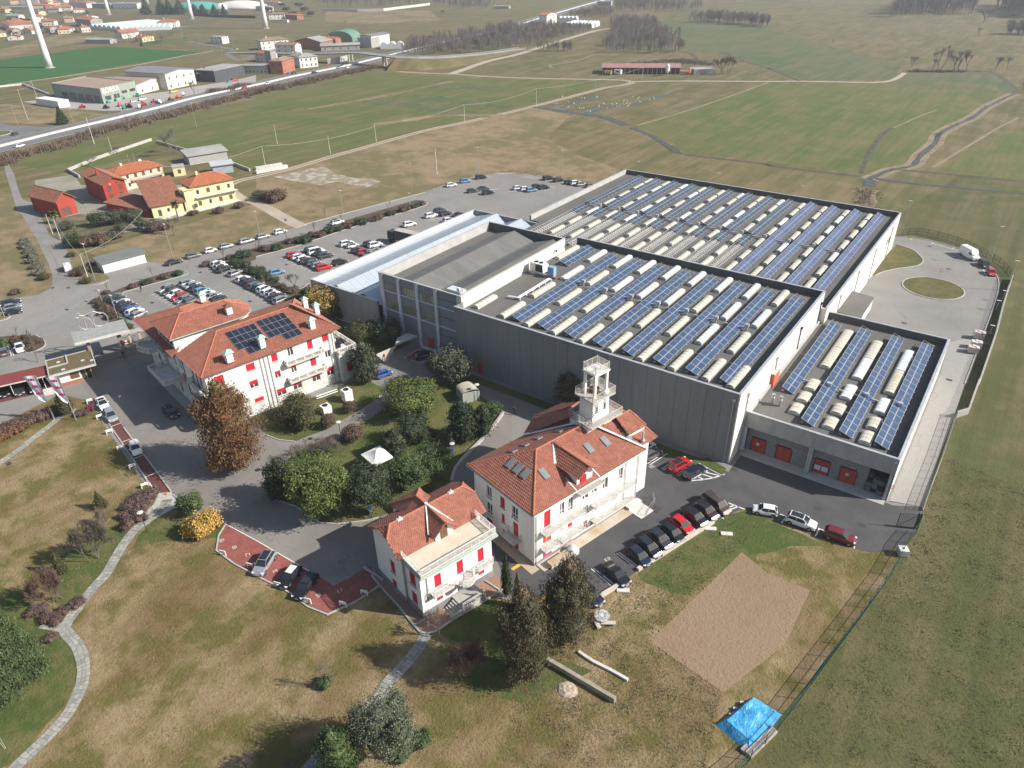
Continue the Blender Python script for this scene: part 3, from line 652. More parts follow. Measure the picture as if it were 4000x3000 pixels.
prof=[(xD0+.35,zr),(-99.0,zr),(-94.2,zr+1.35),(-88.7,zr+.05),(-87.9,zr+.05),(-83.4,zr+1.35),(xD1-.32,zr+.6)]
m_=MB()
for(xa,za),(xb,zb)in zip(prof,prof[1:]):m_.add([(xa,yD0+.6,za),(xb,yD0+.6,zb),(xb,yD1-.4,zb),(xa,yD1-.4,za)],[(0,1,2,3)])
m_.obj('roof',roof_grey,D)
m_=MB()
for(xa,za),(xb,zb)in((prof[1],prof[2]),(prof[2],prof[3]),(prof[4],prof[5])):
 y=yD0+1.6
 while y<yD1-1.2:
  m_.add([(xa,y,za+.03),(xb,y,zb+.03),(xb,y+.25,zb+.12),(xa,y+.25,za+.12),(xb,y+.5,zb+.03),(xa,y+.5,za+.03)],[(0,1,2,3),(3,2,4,5)]);y+=.55
tag(m_.obj('corrugated_sheet',fibre,D),kind='stuff')
for x in(-94.2,-83.4):MB().box(x-.14,x+.14,yD0+1.4,yD1-1,zr+1.36,zr+1.52).obj('ridge_cap',roof_grey,D)
cp=[g('11',1070,1395,3.2),g('11',1215,1330,3.2),g('11',1390,1250,3.2),g('11',1300,1225,3.2),g('11',1210,1240,3.2)]
MB().prism([g('11',1200,1325,3.3),g('11',1392,1245,3.3),g('11',1310,1222,3.3),g('11',1225,1262,3.3)],3.1,3.4,bottom=True).obj('canopy',concrete,D)
a=Vector((*g('11',1120,1475),0));b1=Vector((*g('11',1205,1330,3.1),3.1));b0=Vector((*g('11',1035,1405,3.1),3.1));nrm=Vector((0,.35,0))
MB().add([a,b1,b0,a+nrm,b1+nrm,b0+nrm],[(0,1,2),(5,4,3),(0,3,4,1),(1,4,5,2),(2,5,3,0)]).obj('canopy_fin',concrete_l,D)
q=a*.3+b1*.25+b0*.45
MB().box(q.x-.45,q.x+.35,q.y-.06,q.y-.02,1.7,2.5).obj('orange_sign',M('orange_panel',(.75,.12,.03),None,1),D)
MB().box(q.x+.0,q.x+.5,q.y-.06,q.y-.02,1.15,1.6).obj('white_sign',paint,D)
MB().box(-90.4,-88.9,yD0+.25,yD0+.36,0,2.4).obj('door',door_red,D)
MB().box(-91.7,-81,yD0-.6,yD0-.05,0,.3).obj('plinth',concrete_l,D)
# ------------------------------------------------------------------ roof furniture
mast=thing('antenna_mast','lattice antenna mast with white dish at the office block corner','antenna',(-80.0,93.4,rA))
m_=MB()
for dx,dy in((-.2,0),(.2,0),(0,.3)):m_.tube((dx,dy,0),(dx,dy,4.6),.035,n=4)
for k in range(10):m_.tube((-.2,0,.3+k*.45),(.2,0,.3+k*.45),.02,n=4)
m_.obj('mast',steel,mast);MB().tube((-.5,-.1,4.2),(-.5,-.35,4.25),.42,.36,14).obj('dish',white_pv,mast)
PW,PL=1.02,1.86;TILT=radians(20)
def panel_mesh(m):
 p=MB();p.mat(0).box(-.03-PW/2,PW/2+.03,-.02-PL/2,PL/2+.02,-.04,0,False);p.mat(1).box(-PW/2+.05,PW/2-.05,-PL/2+.05,PL/2-.05,.0,.008,False)
 return p.mesh('solar_panel',[alu,m])
PMESH={k:panel_mesh(v)for k,v in(('blue',pv_blue),('grey',pv_grey),('violet',pv_violet),('black',pv_black))}
def solar_row(xc,y0,y1,zr,kind,label,group,panels=True,gap=4,bare=None):
 """two panels across, tilted towards +X, in groups of four; bare = stretch of empty racking"""
 t=thing('solar_row',label,'solar panels',(xc,y0,zr),0,group)
 ct,s_=cos(TILT),sin(TILT);L=y1-y0;zc=.28+s_*PW
 rk=MB()
 y=.4
 while y<L:
  for a in(-1,0,1):
   xx=a*PW*ct;rk.tube((xx,y,0),(xx,y,max(.1,zc-a*PW*s_-.05)),.03,n=4)
  rk.tube((-PW*ct,y,zc+PW*s_-.07),(PW*ct,y,zc-PW*s_-.07),.035,n=4);rk.box(-PW*ct-.1,-PW*ct+.35,y-.15,y+.15,0,.14,False);rk.box(PW*ct-.3,PW*ct+.15,y-.15,y+.15,0,.14,False)
  if not panels:rk.box(-.35,.25,y+.1,y+.5,0,.3,False)
  y+=2.1 if panels else .95
 for a in(-.9,-.1,.1,.9):rk.tube((a*PW*ct,0,zc-a*PW*s_-.06),(a*PW*ct,L,zc-a*PW*s_-.06),.03,n=4)
 rk.obj('rack',steel if panels else concrete_l,t)
 if not panels:return t
 y=0;k=0;q=.12
 while y+PL<L+.05:
  yy=y+PL/2
  if not(bare and bare[0]<yy<bare[1]):
   for a in(-.5,.5):
    o=put('solar_panel',PMESH[kind],t,(a*(PW+.06)*ct,yy,zc-a*(PW+.06)*s_));o.rotation_euler=(0,TILT,0)
  k+=1;y+=PL+.05
  if k%4==0:y+=.22
 return t
ords=['first','second','third','fourth','fifth','sixth','seventh','eighth','ninth','tenth','eleventh','twelfth','thirteenth','fourteenth','fifteenth','sixteenth','seventeenth','eighteenth','nineteenth','twentieth']
GA='solar rows on the near factory roof'
xs=[-76.6]+[-69.7+5.68*i for i in range(8)]
for i,x in enumerate(xs):
 x+=.95
 if i==0:solar_row(x,122.6,134.2,rA,'blue','short blue solar row at the left end of the near factory roof',GA)
 else:solar_row(x,95.2,133.9,rA,'blue','long blue solar row on the near roof, %s right of the short row'%ords[i-1],GA)
def dome_mesh(L,W,m,ribs):
 p=MB();p.mat(1).box(-W/2-.08,W/2+.08,-L/2-.08,L/2+.08,0,.42,False);p.mat(0);na=6
 for k in range(ribs):
  ya=-L/2+L*k/ribs;yb=-L/2+L*(k+1)/ribs
  R=[(cos(pi*(1-i/na))*W/2,.43+sin(pi*i/na)*.24)for i in range(na+1)];R2=[(x*1.02,z+.035)for x,z in R]
  for(r0,r1,u0,u1)in((R,R,ya+.05,yb-.05),(R2,R2,yb-.05,yb+.05 if k<ribs-1 else yb)):
   P_=[(x,u0,z)for x,z in r0]+[(x,u1,z)for x,z in r1]
   p.add(P_,[(i,i+1,na+2+i,na+1+i)for i in range(na)])
  if k==0:p.add([(x,ya+.05,z)for x,z in R],[tuple(range(na+1))])
  if k==ribs-1:p.add([(x,yb-.05,z)for x,z in R],[tuple(range(na,-1,-1))])
 me=p.mesh('skylight',[m,kerb_w]);return me
DM={}
def skylight(x,y,z,L,W=1.15,clear=False):
 k=(round(L,1),W,clear)
 if k not in DM:DM[k]=dome_mesh(L,W,dome_white if clear else dome_cream,max(2,int(L/1.0)))
 return put('skylight',DM[k],FAC,(x,y,z))
random.seed(3)
clearA={(1,3),(1,2),(2,2),(3,2),(3,3),(2,3),(0,3),(5,3),(4,3),(5,1),(6,2),(5,2),(7,2),(7,3)}
for i in range(8):
 x=-66.2+5.68*i
 for j,(ya,yb)in enumerate(((94.6,101.9),(105.3,113.2),(116.5,124.1),(127.3,134.6))):
  if i==7:
   if j==0:skylight(x-1.6,(ya+yb)/2,rA,yb-ya)
   continue
  skylight(x,(ya+yb)/2,rA,yb-ya,clear=(i,j)in clearA)
for x,ya,yb in((-72.3,105.4,113.0),(-71.9,116.0,123.6),(-72.4,127.2,134.4),(-72.0,95,102),(-78.4,95.4,101.5),(-79.0,115.6,120.6),(-79.0,125,133.5)):
 skylight(x,(ya+yb)/2,rA,yb-ya,W=1.2,clear=x in(-71.9,-72.4))
for i in range(13):
 x=-97.4+5.73*i;n_=ords[i];vio=i>8
 if vio:solar_row(x,138.6,203.6,rB,'violet','long violet-blue solar row on the far factory roof, %s from the right'%ords[12-i],'solar rows on the far factory roof')
 else:
  solar_row(x,170.8,203.6,rB,'grey','slate grey solar row, far part of the far roof, %s from the left'%n_,'solar rows on the far factory roof')
  solar_row(x+.1,162.8,169.4,rB,'grey','short slate solar row midway on the far roof, %s from the left'%n_,'solar rows on the far factory roof')
  solar_row(x+.05,138.0 if i>2 else 141,162.6,rB,'grey','empty solar racking on the far roof, %s from the left'%n_,'empty racking on the far factory roof',panels=False)
for i in range(13):
 x=-94.0+5.72*i
 for j in range(7):
  ya=(138,145.5,154,163.2,172.6,181.2,190.3)[j];L=5.9
  if i==12 or(j==0 and i<3):continue
  if j==6:skylight(x,199.6,rB,5,1.15,(i*3)%5==1)
  skylight(x,ya+L/2,rB,L,1.15,clear=((i*7+j*5)%11 in(1,4,7))and(j in(0,3,4,5,6)))
for i,x in enumerate((-21.6,-16.2,-10.6,-5.6)):
 x-=.6
 solar_row(x,106.9 if i==0 else 99.3,137.6,rC,'blue','blue solar row on the low annexe roof, %s from the left'%ords[i],'solar rows on the low annexe roof')
for x,segs in((-19.4,[(118.5,134.8,0),(109.6,113.0,0),(105.4,108.2,0),(101.2,104,0)]),(-13.9,[(117.5,133.2,1),(110,114.5,1),(104.6,107.6,0),(100,103.0,0)]),(-8.4,[(115.5,132.5,0),(108.6,113.2,1),(103.5,106.7,0),(99,102.2,0)])):
 for a,b_,cl in segs:
  if b_-a>10:
   skylight(x,a+(b_-a)*.25,rC,(b_-a)/2-.1,1.55,bool(cl));skylight(x,a+(b_-a)*.75+.1,rC,(b_-a)/2-.1,1.55,x==-8.4)
  else:skylight(x,(a+b_)/2,rC,b_-a,1.6,bool(cl))
def vent(x,y,z,par=FAC):
 m_=MB().box(x-.35,x+.35,y-.3,y+.3,z+.7,z+1.25).box(x-4.2,x-.35,y-.12,y+.12,z+.25,z+.5);m_.tube((x-.0,y,z),(x-.0,y,z+.7),.18,n=8);return m_.obj('duct',flash,par)
for i in range(1,8):vent(-72.6+5.68*i,114.9 if i>1 else 116,rA)
for i in range(12):vent(-93.8+5.72*i,170.2,rB)
for x in(-17.2,-11.4,-6.4):vent(x+.2,112.0,rC)
ac=thing('rooftop_chiller','white rooftop chiller with dark grille on the near factory roof','air conditioner',(*g('21',230,695,rA),rA))
MB().box(-1.6,1.6,-.9,.9,.35,2.3).obj('casing',white_pv,ac);MB().box(-.2,1.5,-.96,-.9,.6,2.1).obj('grille',dark_metal,ac)
MB().tube((-.5,0,2.3),(-.5,0,2.42),.45,n=12).tube((.7,0,2.3),(.7,0,2.42),.45,n=12).obj('fan',dark_metal,ac);MB().box(-1.9,2.6,-1,-.8,0,.35).box(-1.9,2.6,.8,1,0,.35).obj('feet',steel,ac)
ac2=thing('pump_box','pale blue pump box beside the white rooftop chiller','machine box',(*g('21',345,735,rA),rA))
MB().box(-.7,.7,-.5,.5,.3,2.3).obj('casing',M('light_blue_paint',(.22,.42,.62),None,1,.5),ac2);MB().box(-.9,1.3,-.7,.7,0,.3).obj('base',redpave,ac2)
pp=thing('roof_pipes','pair of white insulated pipes running across the near factory roof','pipes',(0,0,rA))
a=g('21',320,745,rA+.5);b_=g('21',50,910,rA+.5);c_=g('21',-30,895,rA+.5)
MB().path([(*a,.5),(*b_,.5),(*c_,.5)],.13,6).path([(a[0]+.4,a[1],.5),(b_[0]+.4,b_[1]-.1,.5),(c_[0],c_[1]-.4,.5)],.1,6).obj('pipe',white_pv,pp)
m_=MB()
for k in range(6):x=a[0]+(b_[0]-a[0])*k/5;y=a[1]+(b_[1]-a[1])*k/5;m_.box(x-.4,x+.6,y-.15,y+.15,0,.4)
m_.obj('bracket',concrete,pp)
ob=thing('roof_access_box','orange-red access box on the annexe roof against the white wall','roof hatch',(*g('31',20,1640,rC),rC))
MB().box(-.9,.9,-1.6,1.2,0,2.4).obj('casing',M('orange_box',(.62,.13,.06),(.5,.11,.05),1),ob);MB().box(-.95,.95,-1.65,1.25,2.4,2.5).obj('lid',flash,ob)
for k,(x,y)in enumerate(((35,130),(100,150))):
 t=thing('flue_pipe','shiny twin-wall flue on the annexe roof, %s of the pair'%('left' if k==0 else 'right'),'flue',(*g('32',x,y+40,rC),rC),0,'flues on the annexe roof')
 MB().lathe([(.28,0),(.28,1.2),(.2,1.3),(.2,1.6),(.3,1.7),(.3,1.85)],12).obj('pipe',steel,t)
for y in(127,131.5):MB().tube((-80.6,y,rA+1),(-80.3,y,rA+1),.25,n=10).obj('wall_vent',dark_metal,FAC)
m_=MB()
for dx in(-.2,.2):m_.tube((-80.75,133.6+dx,rA),(-80.75,133.6+dx,hD+.8),.03,n=4)
for k in range(9):m_.tube((-80.75,133.4,rA+.3+k*.35),(-80.75,133.8,rA+.3+k*.35),.02,n=4)
m_.obj('ladder',steel,FAC)
x,w=-75.4,1.1;MB().box(x,x+w,yA0-.05,yA0-.01,0,2.3).obj('door',door_red,FAC)
# ------------------------------------------------------------------ houses with local frames: x along the sunny front (y=0), y into the house
class Frame:
 def __init__(s,o,ang):s.o=Vector(o);s.a=radians(ang);s.u=Vector((cos(s.a),sin(s.a)));s.v=Vector((-s.u.y,s.u.x))
 def loc(s,p):d=Vector((p[0],p[1]))-s.o;return d.dot(s.u),d.dot(s.v)
 def top(s,t,x,y,z):return s.loc(g(t,x,y,z))
 def front(s,t,x,y,off=0.0):
  q=onplane(t,x,y,s.o+s.v*off,s.v);return s.loc(q)[0],q.z
 def side(s,t,x,y,off=0.0):
  q=onplane(t,x,y,s.o+s.u*off,s.u);return s.loc(q)[1],q.z
 def w(s,x,y):p=s.o+s.u*x+s.v*y;return(p.x,p.y)
def faceP(face,a,d,z,L=0,D=0):
 """point on a face: a along it, d outward"""
 if face=='F':return(a,-d,z)
 if face=='L':return(-d,a,z)
 if face=='R':return(L+d,a,z)
 return(a,D+d,z)
def fbox(mb,face,a0,a1,d0,d1,z0,z1,L=0,D=0):
 p=faceP(face,a0,d0,z0,L,D);q=faceP(face,a1,d1,z1,L,D)
 return mb.box(min(p[0],q[0]),max(p[0],q[0]),min(p[1],q[1]),max(p[1],q[1]),min(z0,z1),max(z0,z1))
def wallface(mb,face,a0,a1,z0,z1,ops,depth=.22,L=0,D=0):
 """wall skin with true openings and their reveals"""
 A=sorted(set([a0,a1]+[v for o in ops for v in(o[0],o[1])]));Z=sorted(set([z0,z1]+[v for o in ops for v in(o[2],o[3])]))
 A=[a for a in A if a0<=a<=a1];Z=[z for z in Z if z0<=z<=z1]
 flip=face in('R','B')
 def q(P4):
  mb.add([faceP(face,a,d,z,L,D)for a,d,z in P4],[(0,1,2,3)])
 for i in range(len(A)-1):
  for j in range(len(Z)-1):
   ca,cz=(A[i]+A[i+1])/2,(Z[j]+Z[j+1])/2
   if any(o[0]<ca<o[1]and o[2]<cz<o[3]for o in ops):continue
   q([(A[i],0,Z[j]),(A[i+1],0,Z[j]),(A[i+1],0,Z[j+1]),(A[i],0,Z[j+1])])
 for(b0,b1,y0,y1)in[o[:4]for o in ops]:
  q([(b0,0,y0),(b0,-depth,y0),(b0,-depth,y1),(b0,0,y1)]);q([(b1,0,y0),(b1,0,y1),(b1,-depth,y1),(b1,-depth,y0)])
  q([(b0,0,y0),(b1,0,y0),(b1,-depth,y0),(b0,-depth,y0)]);q([(b0,0,y1),(b0,-depth,y1),(b1,-depth,y1),(b1,0,y1)])
  q([(b0,-depth-.1,y0),(b1,-depth-.1,y0),(b1,-depth-.1,y1),(b0,-depth-.1,y1)])
SH={'red':shutter_red,'orange':shutter_or,'magenta':M('magenta_shutter',(.52,.03,.14),(.45,.025,.12),1.2,.6),'brown':M('brown_shutter',(.13,.07,.05),(.10,.055,.04),2,.7),'green':M('green_shutter',(.03,.10,.07),None,2,.7)}
def window(par,face,o,kind,L=0,D=0,sill=True,trim=concrete):
 """o = a0,a1,z0,z1. kinds: red/orange/magenta/brown = closed roller or leaf, half_red = blind half down, white = open glazed window, door"""
 a0,a1,z0,z1=o[:4]
 w=obj_mb=MB();fbox(w,face,a0,a0+.07,-.2,-.1,z0,z1,L,D);fbox(w,face,a1-.07,a1,-.2,-.1,z0,z1,L,D);fbox(w,face,a0+.07,a1-.07,-.2,-.1,z1-.07,z1,L,D);fbox(w,face,a0+.07,a1-.07,-.2,-.1,z0,z0+.07,L,D)
 if kind in('white','half_red','door'):
  n=2 if a1-a0>.75 else 1
  for k in range(1,n):m=a0+(a1-a0)*k/n;fbox(w,face,m-.06,m+.06,-.195,-.11,z0+.07,z1-.07,L,D)
  if z1-z0>1.9:fbox(w,face,a0+.07,a1-.07,-.194,-.115,z0+.55,z0+.63,L,D)
 win=w.obj('door' if kind=='door' else 'window',white_pv if kind in('white','half_red')else(wood if kind=='door' else M('window_frame_grey',(.3,.3,.29),None,2)),par)
 if kind in('white','half_red','door'):
  fbox(MB(),face,a0+.05,a1-.05,-.17,-.16,z0+.05,z1-.05,L,D).obj('pane',glass,win)
 if kind in SH or kind=='half_red':
  zb=z0+.03 if kind in SH else z0+(z1-z0)*(.5 if kind=='half_red' else 0)
  m=MB();fbox(m,face,a0+.05,a1-.05,-.12,-.07,zb,z1-.02,L,D)
  nn=max(2,int((z1-zb)/.18))
  for k in range(nn):zz=zb+(z1-.02-zb)*k/nn;fbox(m,face,a0+.06,a1-.06,-.07,-.052,zz+.03,zz+(z1-.02-zb)/nn-.03,L,D)
  m.obj('shutter',SH.get(kind,shutter_red),win)
 if sill and kind!='door':
  m=MB();fbox(m,face,a0-.12,a1+.12,.0,.12,z0-.10,z0-.001,L,D);m.obj('sill',trim,win)
 return win
def tiles(mb,poly,tw=.30,tl=.40,lift=.02):
 """lay overlapping tiles over a sloping plane given by its 3D outline"""
 P=[Vector(p)for p in poly];n=(P[1]-P[0]).cross(P[2]-P[0]).normalized()
 if n.z<0:n=-n
 hz_=Vector((-n.y,n.x,0))
 if hz_.length<1e-4:return mb
 hz_.normalize();up=n.cross(hz_)
 if up.z<0:up=-up;hz_=-hz_
 S=[(p-P[0]).dot(hz_)for p in P];T=[(p-P[0]).dot(up)for p in P];N=len(P)
 def inside(s,t):
  c=False;j=N-1
  for i in range(N):
   if(T[i]>t)!=(T[j]>t)and s<(S[j]-S[i])*(t-T[i])/(T[j]-T[i])+S[i]:c=not c
   j=i
  return c
 r=0;t=min(T)
 while t<max(T):
  s=min(S)+(tw/2 if r%2 else 0)-tw
  while s<max(S):
   if inside(s+tw/2,t+tl*.45):
    j=random.uniform(-.008,.008)
    def q(a,b_,h):return P[0]+hz_*a+up*b_+n*(h+lift)
    v=[q(s+.01,t,.055+j),q(s+tw*.5,t,.105+j),q(s+tw-.01,t,.055+j),q(s+.01,t+tl,.01),q(s+tw*.5,t+tl,.06),q(s+tw-.01,t+tl,.01),q(s+.01,t+.005,-.01),q(s+tw-.01,t+.005,-.01)]
    mb.add(v,[(0,1,4,3),(1,2,5,4),(0,6,7,2,1)])
   s+=tw
  t+=tl*.93;r+=1
 return mb
def roofplanes(par,planes,m=tile_red,th=.16,ridges=(),under=cornice,tw=.30,tl=.40,name='roof',rm=ridge_m,rr=.14):
 s=MB()
 for p in planes:s.slab(p,th)
 ro=s.obj(name,m,par)
 t=MB()
 for p in planes:tiles(t,p,tw,tl)
 tag(t.obj('roof_tiles',m,ro),kind='stuff')
 if ridges:
  r=MB()
  for a,b_ in ridges:
   a=Vector(a)+Vector((0,0,.06));b_=Vector(b_)+Vector((0,0,.06));L_=(b_-a).length;k=max(1,int(L_/.45))
   for i in range(k):r.tube(a.lerp(b_,i/k),a.lerp(b_,(i+1.08)/k),rr,rr*.86,7,False)
  tag(r.obj('ridge_tiles',rm,ro),kind='stuff')
 return ro
def hip(x0,x1,y0,y1,ze,zr,inset0=None,inset1=None):
 """hip roof planes, ridge along x; None inset = full hip; 0 = gable"""
 m=(y0+y1)/2;h=(y1-y0)/2;a=h if inset0 is None else inset0;b_=h if inset1 is None else inset1
 R0=(x0+a,m,zr);R1=(x1-b_,m,zr);A=(x0,y0,ze);B=(x1,y0,ze);C_=(x1,y1,ze);D_=(x0,y1,ze)
 pl=[[A,B,R1,R0],[C_,D_,R0,R1]];rd=[(R0,R1)]
 if a>.01:pl.append([D_,A,R0]);rd+=[(A,R0),(D_,R0)]
 if b_>.01:pl.append([B,C_,R1]);rd+=[(B,R1),(C_,R1)]
 return pl,rd
def railing(mb,pts,z,h=1.0,sp=.16,r=.012,rt=.025,closed=False):
 pp=list(pts)+([pts[0]]if closed else[])
 for a,b_ in zip(pp,pp[1:]):
  ln=hypot(b_[0]-a[0],b_[1]-a[1]);k=max(1,int(ln/sp))
  mb.tube((a[0],a[1],z+h),(b_[0],b_[1],z+h),rt,n=4,caps=False);mb.tube((a[0],a[1],z+.1),(b_[0],b_[1],z+.1),rt*.8,n=4,caps=False)
  for i in range(k+1):
   x=a[0]+(b_[0]-a[0])*i/k;y=a[1]+(b_[1]-a[1])*i/k;mb.tube((x,y,z),(x,y,z+h),r*(2 if i%8==0 else 1),n=4,caps=False)
 return mb
def balustrade(mb,pts,z,h=.95,sp=.3,closed=False):
 pp=list(pts)+([pts[0]]if closed else[])
 mb.strip(pts,.26,z+h-.14,z+h,closed);mb.strip(pts,.24,z,z+.14,closed)
 for a,b_ in zip(pp,pp[1:]):
  ln=hypot(b_[0]-a[0],b_[1]-a[1]);k=max(1,int(ln/sp))
  for i in range(k+1):
   x=a[0]+(b_[0]-a[0])*i/k;y=a[1]+(b_[1]-a[1])*i/k
   if i%6==0:mb.obox((x,y,z+h/2),.13,.13,h/2-.141,atan2(b_[1]-a[1],b_[0]-a[0]))
   else:mb.tube((x,y,z+.14),(x,y,z+h-.14),.07,.05,5,False)
 return mb
def chimney(par,x,y,z,h,w=.9,cap=copper,body=white_wall):
 c=MB().box(x-w/2,x+w/2,y-w/2,y+w/2,z,z+h).obj('chimney',body,par)
 k=MB();e=w*.78;k.add([(x-e,y-e,z+h+.02),(x+e,y-e,z+h+.02),(x+e,y+e,z+h+.02),(x-e,y+e,z+h+.02),(x,y,z+h+.62)],[(0,1,4),(1,2,4),(2,3,4),(3,0,4),(3,2,1,0)])
 k.obj('cap',cap,c)
 return c
def winpx(fr,face,spec,off=0.0):
 """'t:x0,y0,x1,y1,kind;...' pixel corners (top-left, bottom-right on the wall) -> openings"""
 out=[]
 t,r=spec.split(':')
 for q in r.split(';'):
  x0,y0,x1,y1,k=q.split(',');f=fr.front if face=='F' else fr.side
  a,z1=f(t,float(x0),float(y0),off);b_,z0=f(t,float(x1),float(y1),off)
  out.append((min(a,b_),max(a,b_),max(.05,min(z0,z1)),max(z0,z1),k))
 return out
base_stone=M('grey_stone_plinth',(.24,.24,.24),(.18,.18,.18),1.0,.9,fine=.2,fs=6)
stucco_w=M('weathered_white_stucco',(.66,.66,.63),(.50,.50,.47),.9,.9,fine=.08,fs=4,lo=.42,hi=.6)
gutter=M('gutter',(.40,.42,.40),None,2,.5,.3)
# ================================================================== villa with the tower
f3=Frame((-38.3,56.2),75.6)
V3=thing('villa','three-storey white villa with red tile roof, roof windows and open belvedere tower','villa',f3 .w(0,0),f3 .a)
L3,D3,H3=19.8,12.6,9.45
FW=winpx(f3,'F','b:600,1203,645,1290,red;716,1140,745,1205,white;776,1105,806,1180,white;877,1063,917,1095,white;946,1020,980,1050,white;1025,965,1057,1020,white;1140,890,1163,955,white;592,1358,650,1395,orange;710,1293,740,1312,red;771,1262,800,1298,red;882,1165,914,1195,white;956,1135,974,1175,white;1035,1095,1052,1130,white;1095,1058,1113,1095,white;590,1487,655,1505,magenta;708,1410,765,1412,magenta;770,1370,798,1400,magenta;882,1270,907,1300,red;935,1250,960,1273,red;1015,1212,1040,1220,red;1080,1175,1103,1210,door;1130,1140,1155,1148,red')
FW=[o for o in FW if o[3]-o[2]>.3]
SW=winpx(f3,'L','b:220,1030,187,1078,white;315,1105,285,1155,red;410,1178,370,1228,white;225,1148,190,1200,white;315,1222,295,1265,red;413,1290,380,1360,orange;228,1262,192,1305,red;318,1330,297,1370,red;415,1432,380,1458,red')
SW=[(a,b_,z0,max(z1,z0+.9),k)for a,b_,z0,z1,k in SW]
mb=MB();wallface(mb,'F',0,L3,.5,H3,FW);wallface(mb,'L',0,D3,.5,H3,SW)
wallface(mb,'R',0,D3,.5,H3,[],L=L3);wallface(mb,'B',0,L3,.5,H3,[],D=D3)
mb.obj('wall',white_wall,V3)
MB().box(-.05,L3+.05,-.05,D3+.05,0,.5).obj('plinth',base_stone,V3)
for o in FW:window(V3,'F',o,o[4],sill=o[4]!='door')
for o in SW:window(V3,'L',o,o[4])
MB().box(20-.2,23.2,1.2,12,0,9.3).obj('wall',white_wall,V3);MB().box(13.5,19,12.6,15.2,0,9.3).obj('wall',white_wall,V3)
ze,zr=9.55,12.75
x0,x1,y0,y1=-.65,20.45,-.6,13.2;m=6.3
A=(x0,y0,ze);B=(x1,y0,ze);C_=(x1,y1,ze);D_=(x0,y1,ze);R0=(5.9,m,zr);R1=(16.8,m,zr)
pl=[[A,B,R1,R0],[C_,D_,R0,R1],[D_,A,R0],[B,C_,R1]]
roofplanes(V3,pl,ridges=[(R0,R1),(A,R0),(D_,R0),(B,(15.9,5.5,12.3))])
a,b_,c,d,e=(20.0,.3,9.5),(23.9,.3,9.5),(25.2,5.0,9.5),(25.0,12.6,9.5),(20.0,12.6,9.5);t_=(20.4,6.2,11.9)
pk=(21.0,6.2,12.2)
roofplanes(V3,[[(15.6,.3,9.85),b_,(22.2,5.6,12.2),(16.2,5.6,12.55)],[b_,c,(22.2,5.6,12.2)],[c,d,(22.0,8,12.2),(22.2,5.6,12.2)]],ridges=[(b_,(22.2,5.6,12.2)),((22.2,5.6,12.2),(22,8,12.2)),((22.2,5.6,12.2),(16.2,5.6,12.55))])
roofplanes(V3,[[(9.6,13.3,9.6),(14.2,16.0,9.6),(15.4,10.6,12.6),(15.0,7.0,12.6)],[(14.2,16.0,9.6),(19.6,15.8,9.6),(18.5,11.0,12.6),(15.4,10.6,12.6)],[(19.6,15.8,9.6),(21.5,12.6,9.6),(18.5,7.5,12.6),(18.5,11,12.6)]],ridges=[((14.2,16,9.6),(15.4,10.6,12.6)),((15.4,10.6,12.6),(18.5,11,12.6))])
m_=MB();m_.slab([(9.3,13.1,9.82),(9.75,13.4,9.82),(14.9,7.2,12.85),(14.6,6.9,12.85)],.06);m_.slab([(20.3,-.6,9.78),(20.6,-.3,9.78),(15.9,5.7,12.85),(15.6,5.3,12.85)],.06)
m_.obj('valley_flashing',M('white_flashing',(.70,.72,.72),None,2,.4),V3)
roofplanes(V3,[[(19.4,1.8,11.2),(23.0,1.8,11.2),(22.4,4.6,12.6),(19.6,4.6,12.6)],[(23.0,1.8,11.2),(24.2,5,11.0),(22.4,4.6,12.6)]],ridges=[((19.6,4.6,12.6),(22.4,4.6,12.6)),((23,1.8,11.2),(22.4,4.6,12.6))])
MB().box(19.6,22.9,2.0,4.4,10.2,11.1).obj('dormer_wall',white_wall,V3)
gm=8.75;zt=12.65;m1=(gm,-.95,zt);m2=(gm,6.0,zt+.1)
roofplanes(V3,[[(6.85,-.8,11.4),m1,m2,(6.85,3.4,11.5)],[(10.65,-.8,11.4),m1,m2,(10.65,3.4,11.5)]],ridges=[(m1,m2)],th=.12)
MB().add([(7.35,-.08,9.4),(10.2,-.08,9.4),(10.2,-.08,11.4),(gm,-.08,12.4),(7.35,-.08,11.4),(7.35,3,9.4),(10.2,3,9.4),(10.2,3,11.4),(7.35,3,11.4)],[(0,1,2,3,4),(0,4,8,5),(1,6,7,2)]).obj('gable_wall',white_wall,V3)
MB().box(7.95,9.0,-.20,-.09,9.0,11.0).obj('door',shutter_red,V3)
MB().slab([(8.65,6.1,12.85),(8.95,5.8,12.85),(6.95,3.4,11.62),(6.65,3.6,11.62)],.1).obj('valley_flashing',M('white_flashing',(.7,.72,.72),None,2,.4),V3)
for dx in(6.6,10.9):MB().slab([(dx,-.7,9.72),(dx+.2,-.7,9.72),(dx+.2,1.6,10.62),(dx,1.6,10.62)],.05).obj('valley_flashing',M('white_flashing',(.7,.72,.72),None,2,.4),V3)
def plane_z(p0,p1,p2,x,y):
 n=(Vector(p1)-Vector(p0)).cross(Vector(p2)-Vector(p0));return p0[2]-(n.x*(x-p0[0])+n.y*(y-p0[1]))/n.z
